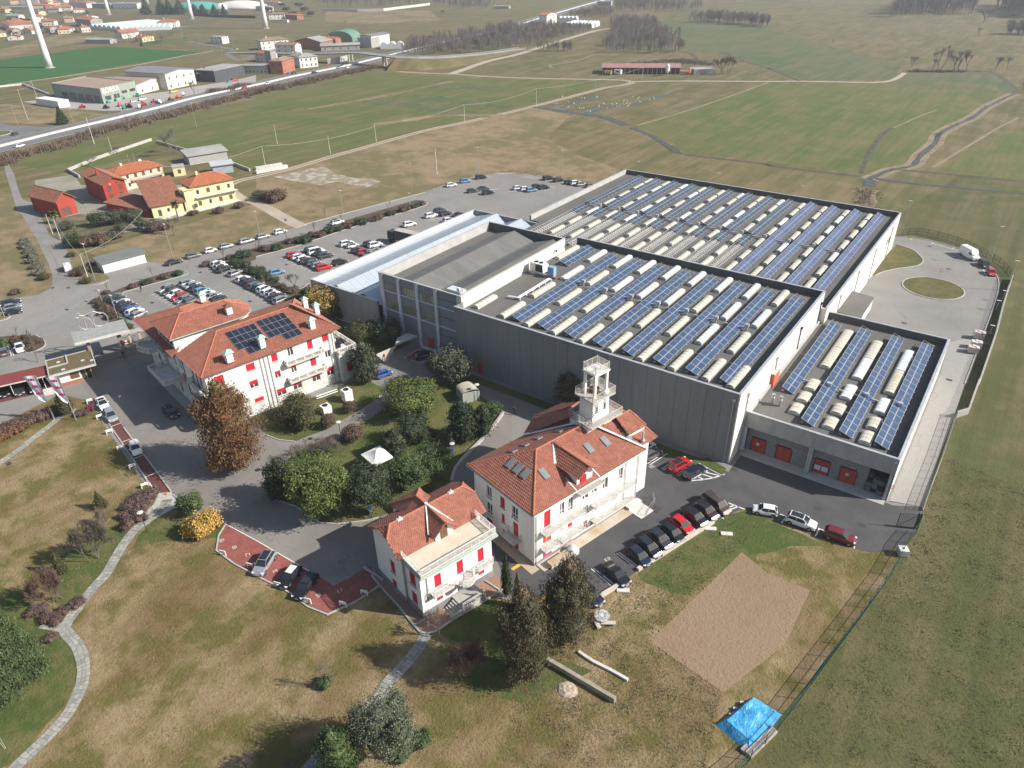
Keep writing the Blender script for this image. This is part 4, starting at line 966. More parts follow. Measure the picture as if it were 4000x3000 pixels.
def velux(par,fr,t,cx,cy,pl3,w=.95,l=1.6,along='y'):
 x,y=fr.top(t,cx,cy,11.0);z=11
 for _ in range(6):z=plane_z(*pl3,x,y);x,y=fr.top(t,cx,cy,z)
 n=(Vector(pl3[1])-Vector(pl3[0])).cross(Vector(pl3[2])-Vector(pl3[0])).normalized();n=n if n.z>0 else-n
 hz_=Vector((-n.y,n.x,0)).normalized();up=n.cross(hz_);c=Vector((x,y,z))
 def box_(m,hw,hl,d0,d1):
  P_=[c+hz_*a*hw+up*b2*hl+n*d for d in(d0,d1)for a,b2 in((-1,-1),(1,-1),(1,1),(-1,1))]
  return m.add(P_,[(4,5,6,7),(0,1,5,4),(1,2,6,5),(2,3,7,6),(3,0,4,7)])
 w_=box_(MB(),w/2,l/2,0,.22).obj('roof_window',M('grey_velux',(.22,.24,.24),None,2,.5,.3),par)
 box_(MB(),w/2-.1,l/2-.1,.221,.235).obj('pane',M('roof_glass',(.16,.19,.19),(.22,.25,.24),.8,.12,fine=0),w_)
PF,PLf,PB=(A,B,R0),(D_,A,R0),(C_,D_,R0)
for x,y in((598,925),(920,740),(1040,693)):velux(V3,f3,'b',x,y,PF)
for x,y in((362,848),(415,885),(468,922)):velux(V3,f3,'b',x,y,PLf)
for x,y in((555,672),(463,720),(375,765),(710,620)):velux(V3,f3,'b',x,y,PB,.9,1.3)
velux(V3,f3,'b',1198,650,((15.6,.3,9.85),(23.9,.3,9.5),(22.2,5.6,12.2)))
fx,fy=f3 .top('b',1312,665,10.6);MB().tube((fx,fy,10),(fx,fy,11.7),.14,n=8).lathe([(.35,0),(.16,.35)],8,(fx,fy,10.2)).obj('flue',copper,V3)
MB().tube((-.6,-.68,9.42),(20.4,-.68,9.42),.09,n=6).tube((-.72,-.6,9.42),(-.72,13.2,9.42),.09,n=6).obj('gutter',gutter,V3)
for x in(.25,17.0,19.6):MB().tube((x,-.12,.2),(x,-.12,9.3),.06,n=6).obj('downpipe',gutter,V3)
def balcony(par,x0,x1,z,d=1.15,face='F',m=concrete_l,rail=steel,sp=.14,L=0):
 s=MB();fbox(s,face,x0,x1,.01,d,z-.16,z,L);b2=s.obj('balcony',m,par);r=MB()
 P_=[faceP(face,a_,d_,0,L)[:2]for a_,d_ in((x0+.04,.05),(x0+.04,d-.04),(x1-.04,d-.04),(x1-.04,.05))]
 railing(r,P_,z,1.0,sp);tag(r.obj('railing',rail,b2),kind=None);return b2
steel_p=M('pale_painted_steel',(.60,.60,.58),None,2,.6)
for a0,a1,z in((1.0,8.4,5.35),(10.2,18.3,4.75),(1.0,3.7,2.5),(4.1,8.4,2.3),(10.3,18.5,1.95),(7.2,11.6,8.65)):
 balcony(V3,a0,a1,z,1.1,rail=steel_p)
balcony(V3,2.6,5.2,2.65,1.3,'L',rail=steel_p)
m_=MB()
for a_ in(1.1,3.7,8.3,10.3,14.3,18.3):m_.tube((a_,-1.1,2.4),(a_,-1.1,6.4),.025,n=4)
m_.obj('balcony_post',steel_p,V3)
mb=MB().box(14.35,20.6,5.0,8.6,12.0,12.95);mb.obj('tower_base',white_wall,V3)
shaft=MB()
sx0,sx1,sy0,sy1=15.7,18.9,5.5,8.1
wallface(shaft,'F',sx0,sx1,12.95,16.6,[(16.15,16.75,14.2,15.7),(17.75,18.35,14.2,15.7)],.2)
SH_=[(v[0],v[1]+sy0,v[2])for v in shaft.v];shaft.v=SH_
shaft.add([(sx0,sy0,12.95),(sx0,sy1,12.95),(sx0,sy1,16.6),(sx0,sy0,16.6),(sx1,sy0,12.95),(sx1,sy1,12.95),(sx1,sy1,16.6),(sx1,sy0,16.6)],[(0,3,2,1),(4,5,6,7),(1,2,6,5),(3,7,6,2)])
shaft.obj('tower_shaft',white_wall,V3)
for x in(16.45,18.05):MB().tube((x,sy0-.03,15.7),(x,sy0+.08,15.7),.33,n=12).obj('arch',concrete,V3)
MB().box(14.35,20.6,4.3,8.9,12.95,13.1).obj('terrace',concrete,V3);MB().box(15.05,19.45,4.85,8.5,16.6,16.82).obj('terrace',concrete,V3)
CRM=M('cream_railing',(.66,.63,.54),None,2,.6)
r=MB();railing(r,[(14.4,4.35),(20.55,4.35),(20.55,8.85),(14.4,8.85)],13.1,1.1,.13,.014,.03,True);r.obj('tower_railing',CRM,V3);r=MB();railing(r,[(15.1,4.9),(19.4,4.9),(19.4,8.45),(15.1,8.45)],16.82,1.1,.13,.014,.03,True)
r.obj('tower_railing',CRM,V3);r=MB();railing(r,[(15.95,5.55),(18.6,5.55),(18.6,7.85),(15.95,7.85)],20.65,1.1,.12,.014,.03,True)
for(a_,c_)in((15.95,5.55),(18.6,5.55),(18.6,7.85),(15.95,7.85)):r.tube((a_,c_,20.6),(a_,c_,21.9),.05,n=5)
r.obj('tower_railing',M('cream_railing',(.66,.63,.54),None,2,.6),V3)
for x in(16.15,18.4):
 for y in(5.75,7.65):MB().box(x-.17,x+.17,y-.17,y+.17,16.82,20.3).obj('tower_column',white_wall,V3)
MB().box(15.9,18.65,5.5,7.9,20.3,20.65).box(15.8,18.75,5.4,8.0,20.5,20.6).obj('tower_top',white_wall,V3)
m_=MB()
for k in range(20):a1,a2=2*pi*k/20,2*pi*(k+1)/20;m_.tube((17.2+.7*cos(a1),6.75+.7*sin(a1),21.1),(17.2+.7*cos(a2),6.75+.7*sin(a2),21.1),.05,n=5)
m_.obj('ring',steel,V3)
m_=MB();m_.tube((15.0,4.95,13.1),(15.0,4.95,18.0),.06,n=6)
for k in range(19):a_=k*.42;z=13.2+k*.2;m_.add([(15,4.95,z),(15+.75*cos(a_),4.95+.75*sin(a_),z),(15+.75*cos(a_+.4),4.95+.75*sin(a_+.4),z),(15,4.95,z+.03)],[(0,1,2),(3,2,1)]);m_.tube((15+.75*cos(a_),4.95+.75*sin(a_),z),(15+.75*cos(a_),4.95+.75*sin(a_),z+.9),.012,n=3)
m_.obj('spiral_stair',steel,V3)
MB().tube((18.0,5.3,17.4),(18.0,5.1,17.5),.4,n=14).obj('dish',white_pv,V3);m_=MB().tube((17.4,7,16.83),(17.4,7,17.5),.7,.7,12);m_.obj('tank',wood,V3)
a=MB().box(.3,17.5,-1.6,-.05,0,.10).obj('pavement',M('rusty_pavement',(.50,.46,.40),(.42,.30,.17),.35,.9,fine=.12,lo=.45,hi=.7),V3)
MB().box(17.5,20.2,-3.2,-.05,0,.12).box(17.5,20.2,-.9,-.051,.12,.5).obj('pavement',concrete_l,V3)
MB().strip([(-.6,-.9),(-.6,9)],1.4,0,.09).obj('pavement',M('rusty_pavement2',(.44,.33,.2),(.36,.33,.29),.5,.9),V3)
r=MB();railing(r,[(18.6,-3.1),(21.6,-2.2),(22.3,-1.2)],.12,.9,.4,.02,.03);r.obj('railing',steel,V3)
MB().box(1.3,4.6,-2.0,-1.0,.10,.75).obj('cellar_hatch',M('tan_hatch',(.48,.40,.30),(.36,.28,.2),1),V3)
m_=MB();m_.lathe([(1.0,0),(.95,.35),(.7,.7),(.3,.9),(.05,.95)],12,(5.6,-1.4,.1));m_.obj('dome_cover',M('hazy_plastic',(.55,.57,.56),None,1,.3),V3)
# ================================================================== small villa with the roof terrace
f2=Frame((-44.5,41.3),75.5)
V2=thing('small_villa','small white villa with red shutters, cross-gabled tile roof and roof terrace','villa',f2 .w(0,0),f2 .a)
L2_,Dt,D2_,H2=10.75,3.5,10.1,7.4
FW=winpx(f2,'F','c:815,1107,900,1200,red;1057,960,1135,1060,red;1285,827,1355,930,red;845,1330,915,1350,red;1295,1052,1360,1075,red')
FW=[(a_,b_,(z0 if z0>3 else 1.45),z1,k)for a_,b_,z0,z1,k in FW]+[(5.15,6.35,.95,2.75,'door')]
SW=winpx(f2,'L','c:405,955,375,1035,red;607,1085,562,1170,red;430,1160,398,1225,red;630,1310,588,1370,red')
mb=MB();wallface(mb,'F',0,L2_,1.05,H2,FW);wallface(mb,'L',0,Dt,.9,H2,[o for o in SW if o[0]<Dt and o[1]<Dt])
mb.add([(L2_,0,.9),(L2_,Dt,.9),(L2_,Dt,H2),(L2_,0,H2)],[(0,1,2,3)]);mb.obj('wall',white_wall,V2)
mb=MB();wallface(mb,'L',Dt,D2_,.9,7.9,[o for o in SW if o[0]>Dt]);mb.v=[(x-.25,y,z)for x,y,z in mb.v]
mb.box(.05,11.7,Dt+.02,D2_,.9,7.9);mb.obj('wall',white_wall,V2);MB().box(3.9,8.6,D2_,12.0,0,7.9).obj('wall',white_wall,V2)
for o in FW:window(V2,'F',o,o[4],sill=False)
for o in SW:
 w_=window(V2,'L',o,o[4]);
 if o[0]>Dt:w_.location=(-.25,0,0)
MB().box(-.06,L2_+.06,-.06,Dt,0,1.05).box(-.31,11.76,Dt,D2_+.06,0,.95).obj('plinth',base_stone,V2)
MB().box(-.35,L2_+.45,-.95,Dt+.3,7.4,7.58).obj('terrace_edge',copper,V2);MB().box(-.2,L2_+.3,-.8,Dt+.3,7.58,7.70).obj('terrace',M('terrace_screed',(.60,.53,.42),(.52,.45,.36),.7,.9,fine=.1),V2)
MB().box(-.25,L2_+.35,-.85,-.5,7.70,7.86).box(-.25,.1,-.5,Dt,7.70,7.86).obj('terrace_kerb',concrete,V2)
r=MB();railing(r,[(-.12,Dt),(-.12,-.7),(L2_+.2,-.7),(L2_+.2,Dt)],7.85,1.0,.15,.022,.05);r.obj('terrace_railing',white_pv,V2)
ze,zr=7.85,10.45;y0,y1,m=3.2,10.9,6.7
a0,a1=-.75,12.6
zj=9.55
tj=(zj-ze)/(zr-ze);yj0=y0+(m-y0)*tj;yj1=y1+(m-y1)*tj
pl=[[(a0,y0,ze),(a1,y0,ze),(a1,yj0,zj),(a1-1.2,m,zr),(a0+1.2,m,zr),(a0,yj0,zj)],[(a1,y1,ze),(a0,y1,ze),(a0,yj1,zj),(a0+1.2,m,zr),(a1-1.2,m,zr),(a1,yj1,zj)],[(a0,yj1,zj),(a0,yj0,zj),(a0+1.2,m,zr)],[(a1,yj0,zj),(a1,yj1,zj),(a1-1.2,m,zr)]]
roofplanes(V2,pl,ridges=[((a0+1.2,m,zr),(a1-1.2,m,zr)),((a0,yj0,zj),(a0+1.2,m,zr)),((a0,yj1,zj),(a0+1.2,m,zr)),((a1,yj0,zj),(a1-1.2,m,zr)),((a1,yj1,zj),(a1-1.2,m,zr))],tw=.27,tl=.36)
for x in(-.24,11.69):MB().add([(x,y0+.5,ze),(x,y1-.5,ze),(x,yj1,zj-.25),(x,yj0,zj-.25)],[(0,1,2,3)]).obj('gable_wall',white_wall,V2)
gp=(5.85,2.55,10.35);gq=(5.85,6.7,10.5)
roofplanes(V2,[[(4.1,2.6,8.75),gp,gq,(4.1,4.9,8.85)],[(7.6,2.6,8.75),gp,gq,(7.6,4.9,8.85)]],ridges=[(gp,gq)],th=.12,tw=.27,tl=.36)
MB().add([(4.55,3.1,7.7),(7.2,3.1,7.7),(7.2,3.1,9.0),(5.85,3.1,10.15),(4.55,3.1,9.0),(4.55,5,8.2),(7.2,5,8.2),(7.2,5,9)],[(0,1,2,3,4),(0,4,5),(1,6,7,2)]).obj('gable_wall',white_wall,V2)
d_=MB().box(5.3,6.35,3.03,3.09,7.7,9.5).obj('door',wood,V2)
gq2=(5.85,9.0,10.45)
roofplanes(V2,[[(3.5,12.8,ze),gq2,gq,(3.7,8.9,9.0)],[(8.6,12.8,ze),gq2,gq,(8.2,8.9,9.0)],[(3.5,12.8,ze),(8.6,12.8,ze),gq2]],ridges=[(gq,gq2),((3.5,12.8,ze),gq2),((8.6,12.8,ze),gq2)],th=.12,tw=.27,tl=.36)
wf=M('white_flashing',(.7,.72,.72),None,2,.4)
m_=MB()
for sx in(-1,1):m_.slab([(5.85+sx*.05,6.5,10.6),(5.85+sx*.28,6.5,10.6),(5.85+sx*1.95,3.7,8.35+.45),(5.85+sx*1.7,3.7,8.8)],.06)
m_.obj('valley_flashing',wf,V2);MB().tube((5.85,6.7,10.5),(5.85,6.7,10.85),.22,n=8).obj('finial',wf,V2)
for x in(1.9,9.6):MB().box(x-.35,x+.35,6.5,6.9,10.4,10.62).tube((x,6.7,10.6),(x,6.7,11.0),.06,n=5).obj('ridge_vent',wf,V2)
P_=[(1.25,.05),(1.25,-1.0),(4.3,-1.0)]+[(5.75+1.25*cos(pi+pi*k/8)*1.0,-1.0+1.15*sin(pi+pi*k/8))for k in range(9)]+[(10.2,-1.0),(10.2,.05)]
P_=[(x,min(y,.02))for x,y in P_]
b2=MB().prism(P_,3.35,3.52,bottom=True).obj('balcony',concrete_l,V2);r=MB();railing(r,P_[:],3.52,1.0,.15,.02,.04);r.obj('railing',white_pv,b2)
MB().box(4.2,7.6,-2.6,-.06,0,.95).obj('landing',concrete,V2)
for k in range(5):MB().box(4.2-.32*(k+1),4.2-.32*k-.002,-2.6,-.4,0,.95-.18*(k+1)+.02).obj('step',concrete,V2)
m_=MB();balustrade(m_,[(4.1,-2.55),(7.5,-2.55)],.95,.8,.3);balustrade(m_,[(2.4,-2.65),(4.1,-2.65)],.3,.8,.3);m_.obj('balustrade',concrete,V2)
for x in(-.1,.15):MB().tube((x-.25,Dt-.25+x,1),(x-.25,Dt-.25+x,7.3),.07,n=6).obj('downpipe',gutter,V2)
for x in(.9,):MB().tube((x,-.1,2.8),(x,-.1,7.3),.05,n=6).obj('downpipe',gutter,V2)
sheet('brick_terrace','13:1000,-10;1090,110;1220,250;1365,430;1420,490;1480,505;1560,480;1720,370;1960,230;2130,120;2120,30;2000,-60;1500,-100',.036,M('brick_paving',(.30,.17,.12),(.24,.16,.12),.6,.9,fine=.25,fs=6))
w_=thing('kerb','grey stone kerb bounding the brick terrace of the small villa','kerb');MB().strip(P('13:1000,0;1090,110;1220,250;1365,430;1420,490;1480,505;1560,480;1720,370;1960,230;2130,120'),.22,0,.2).strip(P('13:1365,430;1460,375'),.2,0,.2).strip(P('13:1880,-20;2110,130'),.2,0,.2).strip(P('12:930,1590;1100,1700'),.25,0,.3).obj('edging',concrete,w_)
# ================================================================== long villa with the solar panels
f1=Frame((-100.7,51.5),78)
V1=thing('long_villa','long white villa with red roller blinds, tile roof, solar panels and green chimney caps','villa',f1 .w(0,0),f1 .a)
L1,H1=23.9,10.85
FW=winpx(f1,'F','a:792,770,900,825,red;1085,655,1180,690,red;1320,560,1390,610,red;1470,500,1535,560,white;1650,430,1715,495,red;1790,378,1852,425,red;1120,810,1213,850,half_red;1355,718,1420,765,half_red;1503,650,1567,712,half_red;1680,580,1748,650,red;1820,528,1878,575,white;835,935,930,960,half_red;1375,885,1470,920,half_red;1525,820,1615,860,half_red;1700,740,1785,790,half_red;1835,685,1915,735,half_red;1170,970,1260,975,red')
SW=[(2.0,3.0,8.2,9.9,'red'),(5.6,6.5,8.0,9.3,'red'),(11.5,12.6,7.6,9.2,'white'),(14.4,15.2,7.2,9.6,'white'),(18.3,19.2,7.4,9.4,'red'),(22.5,23.6,6.9,9.4,'white'),(26.5,27.6,7.2,9.2,'white'),(2.2,3.2,4.9,6.8,'white'),(6.0,7.0,5.0,6.2,'red'),(11.3,12.4,4.6,6.4,'red'),(14.4,15.3,4.2,6.4,'white'),(19.6,20.6,4.2,6.3,'white'),(24.8,25.8,4.2,6.3,'red'),(2.0,3.0,1.6,3.0,'white'),(5.0,6.0,1.6,3.0,'white'),(8.0,10.8,1.2,3.4,'white'),(15.0,16.0,1.4,3,'red'),(20,21,1.4,3,'white')]
mb=MB();wallface(mb,'F',0,L1,3.9,H1,[o for o in FW if o[2]>3.9]);wallface(mb,'L',0,30.5,3.9,10.3,[(a_,b_,z0,min(z1,10.2),k)for a_,b_,z0,z1,k in SW if z0>3.9])
mb.add([(L1,0,0),(L1,16.4,0),(L1,16.4,H1),(L1,0,H1),(0,0,10.3),(0,10,10.3),(0,10,H1),(0,0,H1)],[(0,1,2,3),(7,6,5,4)]);mb.obj('wall',white_wall,V1)
mb=MB();wallface(mb,'F',0,L1,0,3.9,[o for o in FW if o[2]<3.9 and o[3]<3.9]);wallface(mb,'L',0,30.5,0,3.9,[o for o in SW if o[2]<3.9]);mb.v=[(x-(.04 if x<=.001 else 0),y-(.04 if y<=.001 else 0),z)for x,y,z in mb.v];mb.obj('lower_wall',stucco_w,V1)
for o in FW:window(V1,'F',o,o[4])
for o in SW:window(V1,'L',o,o[4])
MB().box(.3,12.6,17.5,30.5,0,10.3).obj('wall',white_wall,V1)
ze,zr=11.0,13.6
pl=[[(-.75,-.75,ze),(25.3,-.75,ze),(19.7,8.6,zr),(6.4,8.6,zr)],[(-.75,10.4,ze+.0),(-.75,-.75,ze),(6.4,8.6,zr),(6.4,10.4,zr-.1)],[(25.3,-.75,ze),(25.3,17,ze),(21.5,9.5,zr),(19.7,8.6,zr)],[(25.3,17,ze),(6.4,17,ze),(6.4,8.6,zr),(19.7,8.6,zr),(21.5,9.5,zr)]]
roofplanes(V1,pl,ridges=[((-.75,-.75,ze),(6.4,8.6,zr)),((25.3,-.75,ze),(19.7,8.6,zr)),((6.4,8.6,zr),(19.7,8.6,zr)),((19.7,8.6,zr),(21.5,9.5,zr)),((25.3,17,ze),(21.5,9.5,zr))])
MB().box(-.5,L1+.6,-.5,0,10.72,10.86).box(-.5,0,-.5,10.2,10.72,10.86).obj('cornice',cornice,V1)
def arc(cx,cy,rx,ry,a0,a1,n):return[(cx+rx*cos(a0+(a1-a0)*k/n),cy+ry*sin(a0+(a1-a0)*k/n))for k in range(n+1)]
up_w=[(0,12.4)]+arc(12.2,16.6,2.8,4.2,-pi/2,pi/2,10)+[(0,20.8)]
MB().prism(up_w,10.3,13.15).obj('upper_wall',white_wall,V1)
m_=MB()
for k in range(4):m_.box(-.06,-.01,13.3+k*1.7,14.5+k*1.7,11.3,12.7)
wn=m_.obj('window',dark_metal,V1);m_=MB()
for k in range(4):m_.box(-.08,-.061,13.4+k*1.7,13.85+k*1.7,11.4,12.6).box(-.08,-.061,13.95+k*1.7,14.4+k*1.7,11.4,12.6)
m_.obj('pane',glass,wn)
ar=arc(12.2,16.6,3.4,4.9,-pi/2,pi/2,9);zE,zR=13.3,15.3;e0,e1=(-.65,11.7),(-.65,21.5);r0,r1=(3.4,16.6,zR),(11.4,16.6,zR)
pl=[[(*e0,zE),(*ar[0],zE),r1,r0],[(*ar[-1],zE),(*e1,zE),r0,r1],[(*e1,zE),(*e0,zE),r0]]+[[(*ar[k],zE),(*ar[k+1],zE),r1]for k in range(9)]
roofplanes(V1,pl,ridges=[((*e0,zE),r0),((*e1,zE),r0),(r0,r1)]+[((*ar[k],zE),r1)for k in(2,4,6,8)])
MB().strip([e1,e0]+ar,.16,zE-.16,zE-.02).obj('gutter',copper,V1)
pl,rd=hip(-1.3,12.8,17.3,31.3,10.45,12.7);
roofplanes(V1,[[(-1.3,10.2,10.5),(-1.3,31.3,10.5),(5.6,24.3,12.9),(5.6,18,12.9)],[(-1.3,31.3,10.5),(12.8,31.3,10.5),(5.6,24.3,12.9)],[(12.8,31.3,10.5),(12.8,17.5,10.5),(5.6,18,12.9),(5.6,24.3,12.9)]],ridges=[((-1.3,31.3,10.5),(5.6,24.3,12.9)),((12.8,31.3,10.5),(5.6,24.3,12.9))])
for(x,y,z,h,w_,cp,bd)in((('a',935,590),0,11.9,1.7,1.1,copper,white_wall),(('a',1240,460),0,11.9,1.9,.95,copper,white_wall),(('a',1702,290),0,11.8,1.9,.95,copper,white_wall),(('a',1640,100),0,12.3,1.9,.85,copper,white_wall),(('a',1745,155),0,12.0,1.9,.85,copper,white_wall)):
 cx,cy=f1 .top(*x,z+.3);chimney(V1,cx,cy,z-.3,h,w_,cp,bd)
cx,cy=f1 .top('a',932,150,14.6);chimney(V1,cx,cy,14.0,1.5,1.0,wood);cx,cy=f1 .top('a',690,45,12.2);chimney(V1,cx,cy,11.8,1.6,1.0)
pz=((-.75,-.75,ze),(25.3,-.75,ze),(6.4,8.6,zr));n=(Vector(pz[1])-Vector(pz[0])).cross(Vector(pz[2])-Vector(pz[0])).normalized();tilt=atan2(-n.y,n.z)
def pv_at(t,x,y):
 X,Y=f1 .top(t,x,y,12.4)
 for _ in range(5):Z=plane_z(*pz,X,Y)+.2;X,Y=f1 .top(t,x,y,Z)
 return X,Y,Z
pvm=MB();pvm.mat(0).box(-.52,.52,-.86,.86,-.04,0,False);pvm.mat(1).box(-.49,.49,-.83,.83,0,.008,False);pvm=pvm.mesh('solar_panel',[alu,pv_black])
pa=pv_at('a',955,505);pb=pv_at('a',1150,275)
for(t0,nx,ny,skip)in((('a',890,350),5,4,{(0,0),(4,0)}),(('a',1178,243),5,4,{(0,0),(1,0)})):
 X,Y,Z=pv_at(*t0)
 for i in range(nx):
  for j in range(ny):
   if(i,j)in skip:continue
   xx=X+.55+i*1.08;yy=Y-.9-(ny-1-j)*1.72
   o=put('solar_panel',pvm,V1,(xx,yy,plane_z(*pz,xx,yy)+.2));o.rotation_euler=(atan2(zr-ze,9.35),0,0)
def stone_balcony(par,pts,z,back=None):
 q=MB().prism(pts+(back or[]),z-.2,z,bottom=True).obj('balcony',concrete_l,par);r=MB();balustrade(r,pts,z,.95,.28);r.obj('balustrade',M('cast_stone',(.60,.58,.53),(.52,.50,.46),1),q);return q
for z in(6.95,3.75):
 stone_balcony(V1,[(-.05,6.6),(-.95,6.6),(-.95,-.95),(4.5,-.95),(4.5,-.05)],z,[(-.02,-.05)])
for z in(7.5,3.95):stone_balcony(V1,[(13.8,-.05),(13.8,-1.0),(21.1,-1.0),(21.1,-.05)],z)
stone_balcony(V1,[(-.05,20.0),(-3.6,20.0),(-3.6,12.4),(-.05,12.4)],5.0);stone_balcony(V1,[(-.05,26.5),(-2.6,26.5),(-3.4,24.2),(-2.4,21.6),(-.05,21.6)],7.4);stone_balcony(V1,[(-.05,19.5),(-1.2,19.5),(-1.2,16.5),(-.05,16.5)],8.0)
MB().box(L1+.01,27.5,-.9,7.0,0,6.0).obj('annexe_wall',stucco_w,V1);q=MB().box(L1+.01,27.7,-1.1,7.2,6.0,6.15).obj('terrace',concrete_l,V1);r=MB();balustrade(r,[(L1+.1,-1.0),(27.55,-1.0),(27.55,7.1),(L1+.1,7.1)],6.15,.95,.28);r.obj('balustrade',MATS['cast_stone'],q)
o=(25.2,27.0,1.8,3.7);MB().box(25.2,27.0,-.97,-.91,1.8,3.7).obj('window',shutter_red,V1)
for x,y in((25.0,1.5),(26.4,2.6)):MB().box(x-.6,x+.6,y-.5,y+.5,6.15,6.9).box(x-.6,x-.4,y-.5,y+.5,6.9,7.3).obj('roof_unit',dark_metal,V1)
for x in(9.6,10.3,11.1,22.9,23.6):MB().tube((x,-.14,.2),(x,-.14,10.7),.06,n=6).obj('downpipe',gutter,V1)
for y in(3.8,10.3,24.2):MB().tube((-.14,y,.2),(-.14,y,10.2),.06,n=6).obj('downpipe',dark_metal,V1)
MB().strip([(-.9,-1),(-.9,30)],1.7,0,.12).obj('pavement',concrete,V1)
# ------------------------------------------------------------------ plants
def ico(sub=1):
 t=(1+5**.5)/2;v=[Vector(p).normalized()for p in((-1,t,0),(1,t,0),(-1,-t,0),(1,-t,0),(0,-1,t),(0,1,t),(0,-1,-t),(0,1,-t),(t,0,-1),(t,0,1),(-t,0,-1),(-t,0,1))]
 f=[(0,11,5),(0,5,1),(0,1,7),(0,7,10),(0,10,11),(1,5,9),(5,11,4),(11,10,2),(10,7,6),(7,1,8),(3,9,4),(3,4,2),(3,2,6),(3,6,8),(3,8,9),(4,9,5),(2,4,11),(6,2,10),(8,6,7),(9,8,1)]
 for _ in range(sub):
  c={};nf=[]
  def mid(a,b):
   k=(min(a,b),max(a,b))
   if k not in c:v.append(((v[a]+v[b])/2).normalized());c[k]=len(v)-1
   return c[k]
  for a,b,d in f:x,y,z=mid(a,b),mid(b,d),mid(d,a);nf+=[(a,x,z),(b,y,x),(d,z,y),(x,y,z)]
  f=nf
 return v,f
ICO=ico(2)
def leafy(name,m,lobes,n,size,seed=0,up=.25,core=.78,long=1.4,droop=0.0,jag=.22,shell=.30):
 """crown: leaf-sized faces spread through the outer shell of lumpy lobes (cx,cy,cz,rx,ry,rz)"""
 R=random.Random(seed);mb=MB();wts=[l[3]*l[4]+l[4]*l[5]+l[3]*l[5]for l in lobes];tot=sum(wts)
 off=Vector((R.uniform(-50,50),R.uniform(-50,50),R.uniform(-50,50)))
 for l,w in zip(lobes,wts):
  c=Vector(l[:3]);r=Vector(l[3:6]);k=int(n*w/tot)
  if core:mb.add([c+Vector((p.x*r.x,p.y*r.y,p.z*r.z))*core*(1+.25*noise.noise(p*2.2+off))for p in ICO[0]],ICO[1])
  for _ in range(k):
   d=Vector((R.gauss(0,1),R.gauss(0,1),R.gauss(0,1))).normalized()
   if d.z<-.55:d.z*=-.6
   lump=1+jag*noise.noise(d*2.3+c*.3+off)*2+jag*.7*noise.noise(d*5.5+off)
   p=c+Vector((d.x*r.x,d.y*r.y,d.z*r.z))*lump*(1-shell*R.random()**1.6)
   if p.z<.05:p.z=.05+R.random()*.3
   nn=(d+Vector((R.gauss(0,.55),R.gauss(0,.55),R.gauss(0,.55)+up))).normalized()
   a=nn.orthogonal().normalized();th=R.uniform(0,2*pi);a=a*cos(th)+nn.cross(a)*sin(th)
   if droop:a=(a+Vector((0,0,-droop))).normalized()
   b=nn.cross(a).normalized();s=size*R.uniform(.6,1.3);L_=s*long
   mb.add([p-a*L_*.5,p+b*s*.42+nn*s*.1,p+a*L_*.5-Vector((0,0,.15*s)),p-b*s*.42+nn*s*.1],[(0,1,2),(0,2,3)])
 return mb.mesh(name,m)
def trunkmesh(h,r,m,seed=0,limbs=4):
 R=random.Random(seed);mb=MB();p=Vector((0,0,-.1));rr=r
 for k in range(4):
  q=p+Vector((R.uniform(-.06,.06)*h*.3,R.uniform(-.06,.06)*h*.3,h/4));mb.tube(p,q,rr,rr*.75,7,False);p=q;rr*=.75
  if k>0:
   for _ in range(limbs//2):a=R.uniform(0,6.28);mb.tube(p,p+Vector((cos(a)*h*.28,sin(a)*h*.28,h*.2)),rr*.5,rr*.15,5,False)
 return mb.mesh('trunk',m)
def bare_mesh(name,m,h,seed,spread=.5,depth=5,tw=.012,kids_=3,lean=0.0,r0=None,stems=1,up=.25):
 R=random.Random(seed);mb=MB()
 def br(p,d,L,r,k):
  q=p+d*L;mb.tube(p,q,r,r*.62,3 if k<depth-1 else 5,False)
  if k==0:return
  for i in range(kids_ if k>1 else kids_+1):
   e=Vector((R.gauss(0,1),R.gauss(0,1),R.gauss(0,1)));e=(e-d*e.dot(d)).normalized()
   nd=(d+e*spread*R.uniform(.5,1.3)+Vector((0,0,up))).normalized();s=p+(q-p)*R.uniform(.55,1.0)
   br(s,nd,L*R.uniform(.6,.85),max(r*.55,tw),k-1)
 for s in range(stems):
  a=R.uniform(0,6.28);d=Vector((cos(a)*(.5 if stems>1 else .06)+lean,sin(a)*(.5 if stems>1 else .06),1)).normalized()
  br(Vector((R.uniform(-.2,.2)*(stems>1),R.uniform(-.2,.2)*(stems>1),-.05)),d,h*.28,r0 or h*.022,depth)
 return mb.mesh(name,m)
bark=M('bark',(.12,.095,.075),(.09,.07,.055),2,.95)
twig=M('grey_twigs',(.17,.145,.125),(.13,.105,.09),.6,.95,fine=.2)
twig_d=M('dark_twigs',(.14,.118,.115),(.18,.15,.14),.4,.95,fine=.2)
twig_r=M('reddish_twigs',(.20,.12,.10),(.15,.09,.075),.8,.95)
L_laurel=leafmat('leaf_laurel',(.028,.052,.012),(.105,.145,.035),(.19,.20,.06))
L_green=leafmat('leaf_green',(.024,.050,.018),(.075,.115,.038),(.12,.15,.06))
L_dark=leafmat('leaf_dark',(.014,.028,.014),(.048,.070,.032),(.08,.10,.05))
L_yew=leafmat('leaf_yew',(.030,.036,.016),(.085,.082,.036),(.13,.11,.05))
L_brown=leafmat('leaf_conifer_brown',(.040,.042,.022),(.115,.10,.058),(.17,.125,.08))
L_rust=leafmat('leaf_rust',(.065,.040,.020),(.20,.095,.045),(.15,.12,.05))
L_gold=leafmat('leaf_gold',(.20,.13,.03),(.48,.30,.075),(.62,.42,.12))
L_amber=leafmat('leaf_amber',(.085,.085,.025),(.32,.21,.06),(.42,.26,.08))
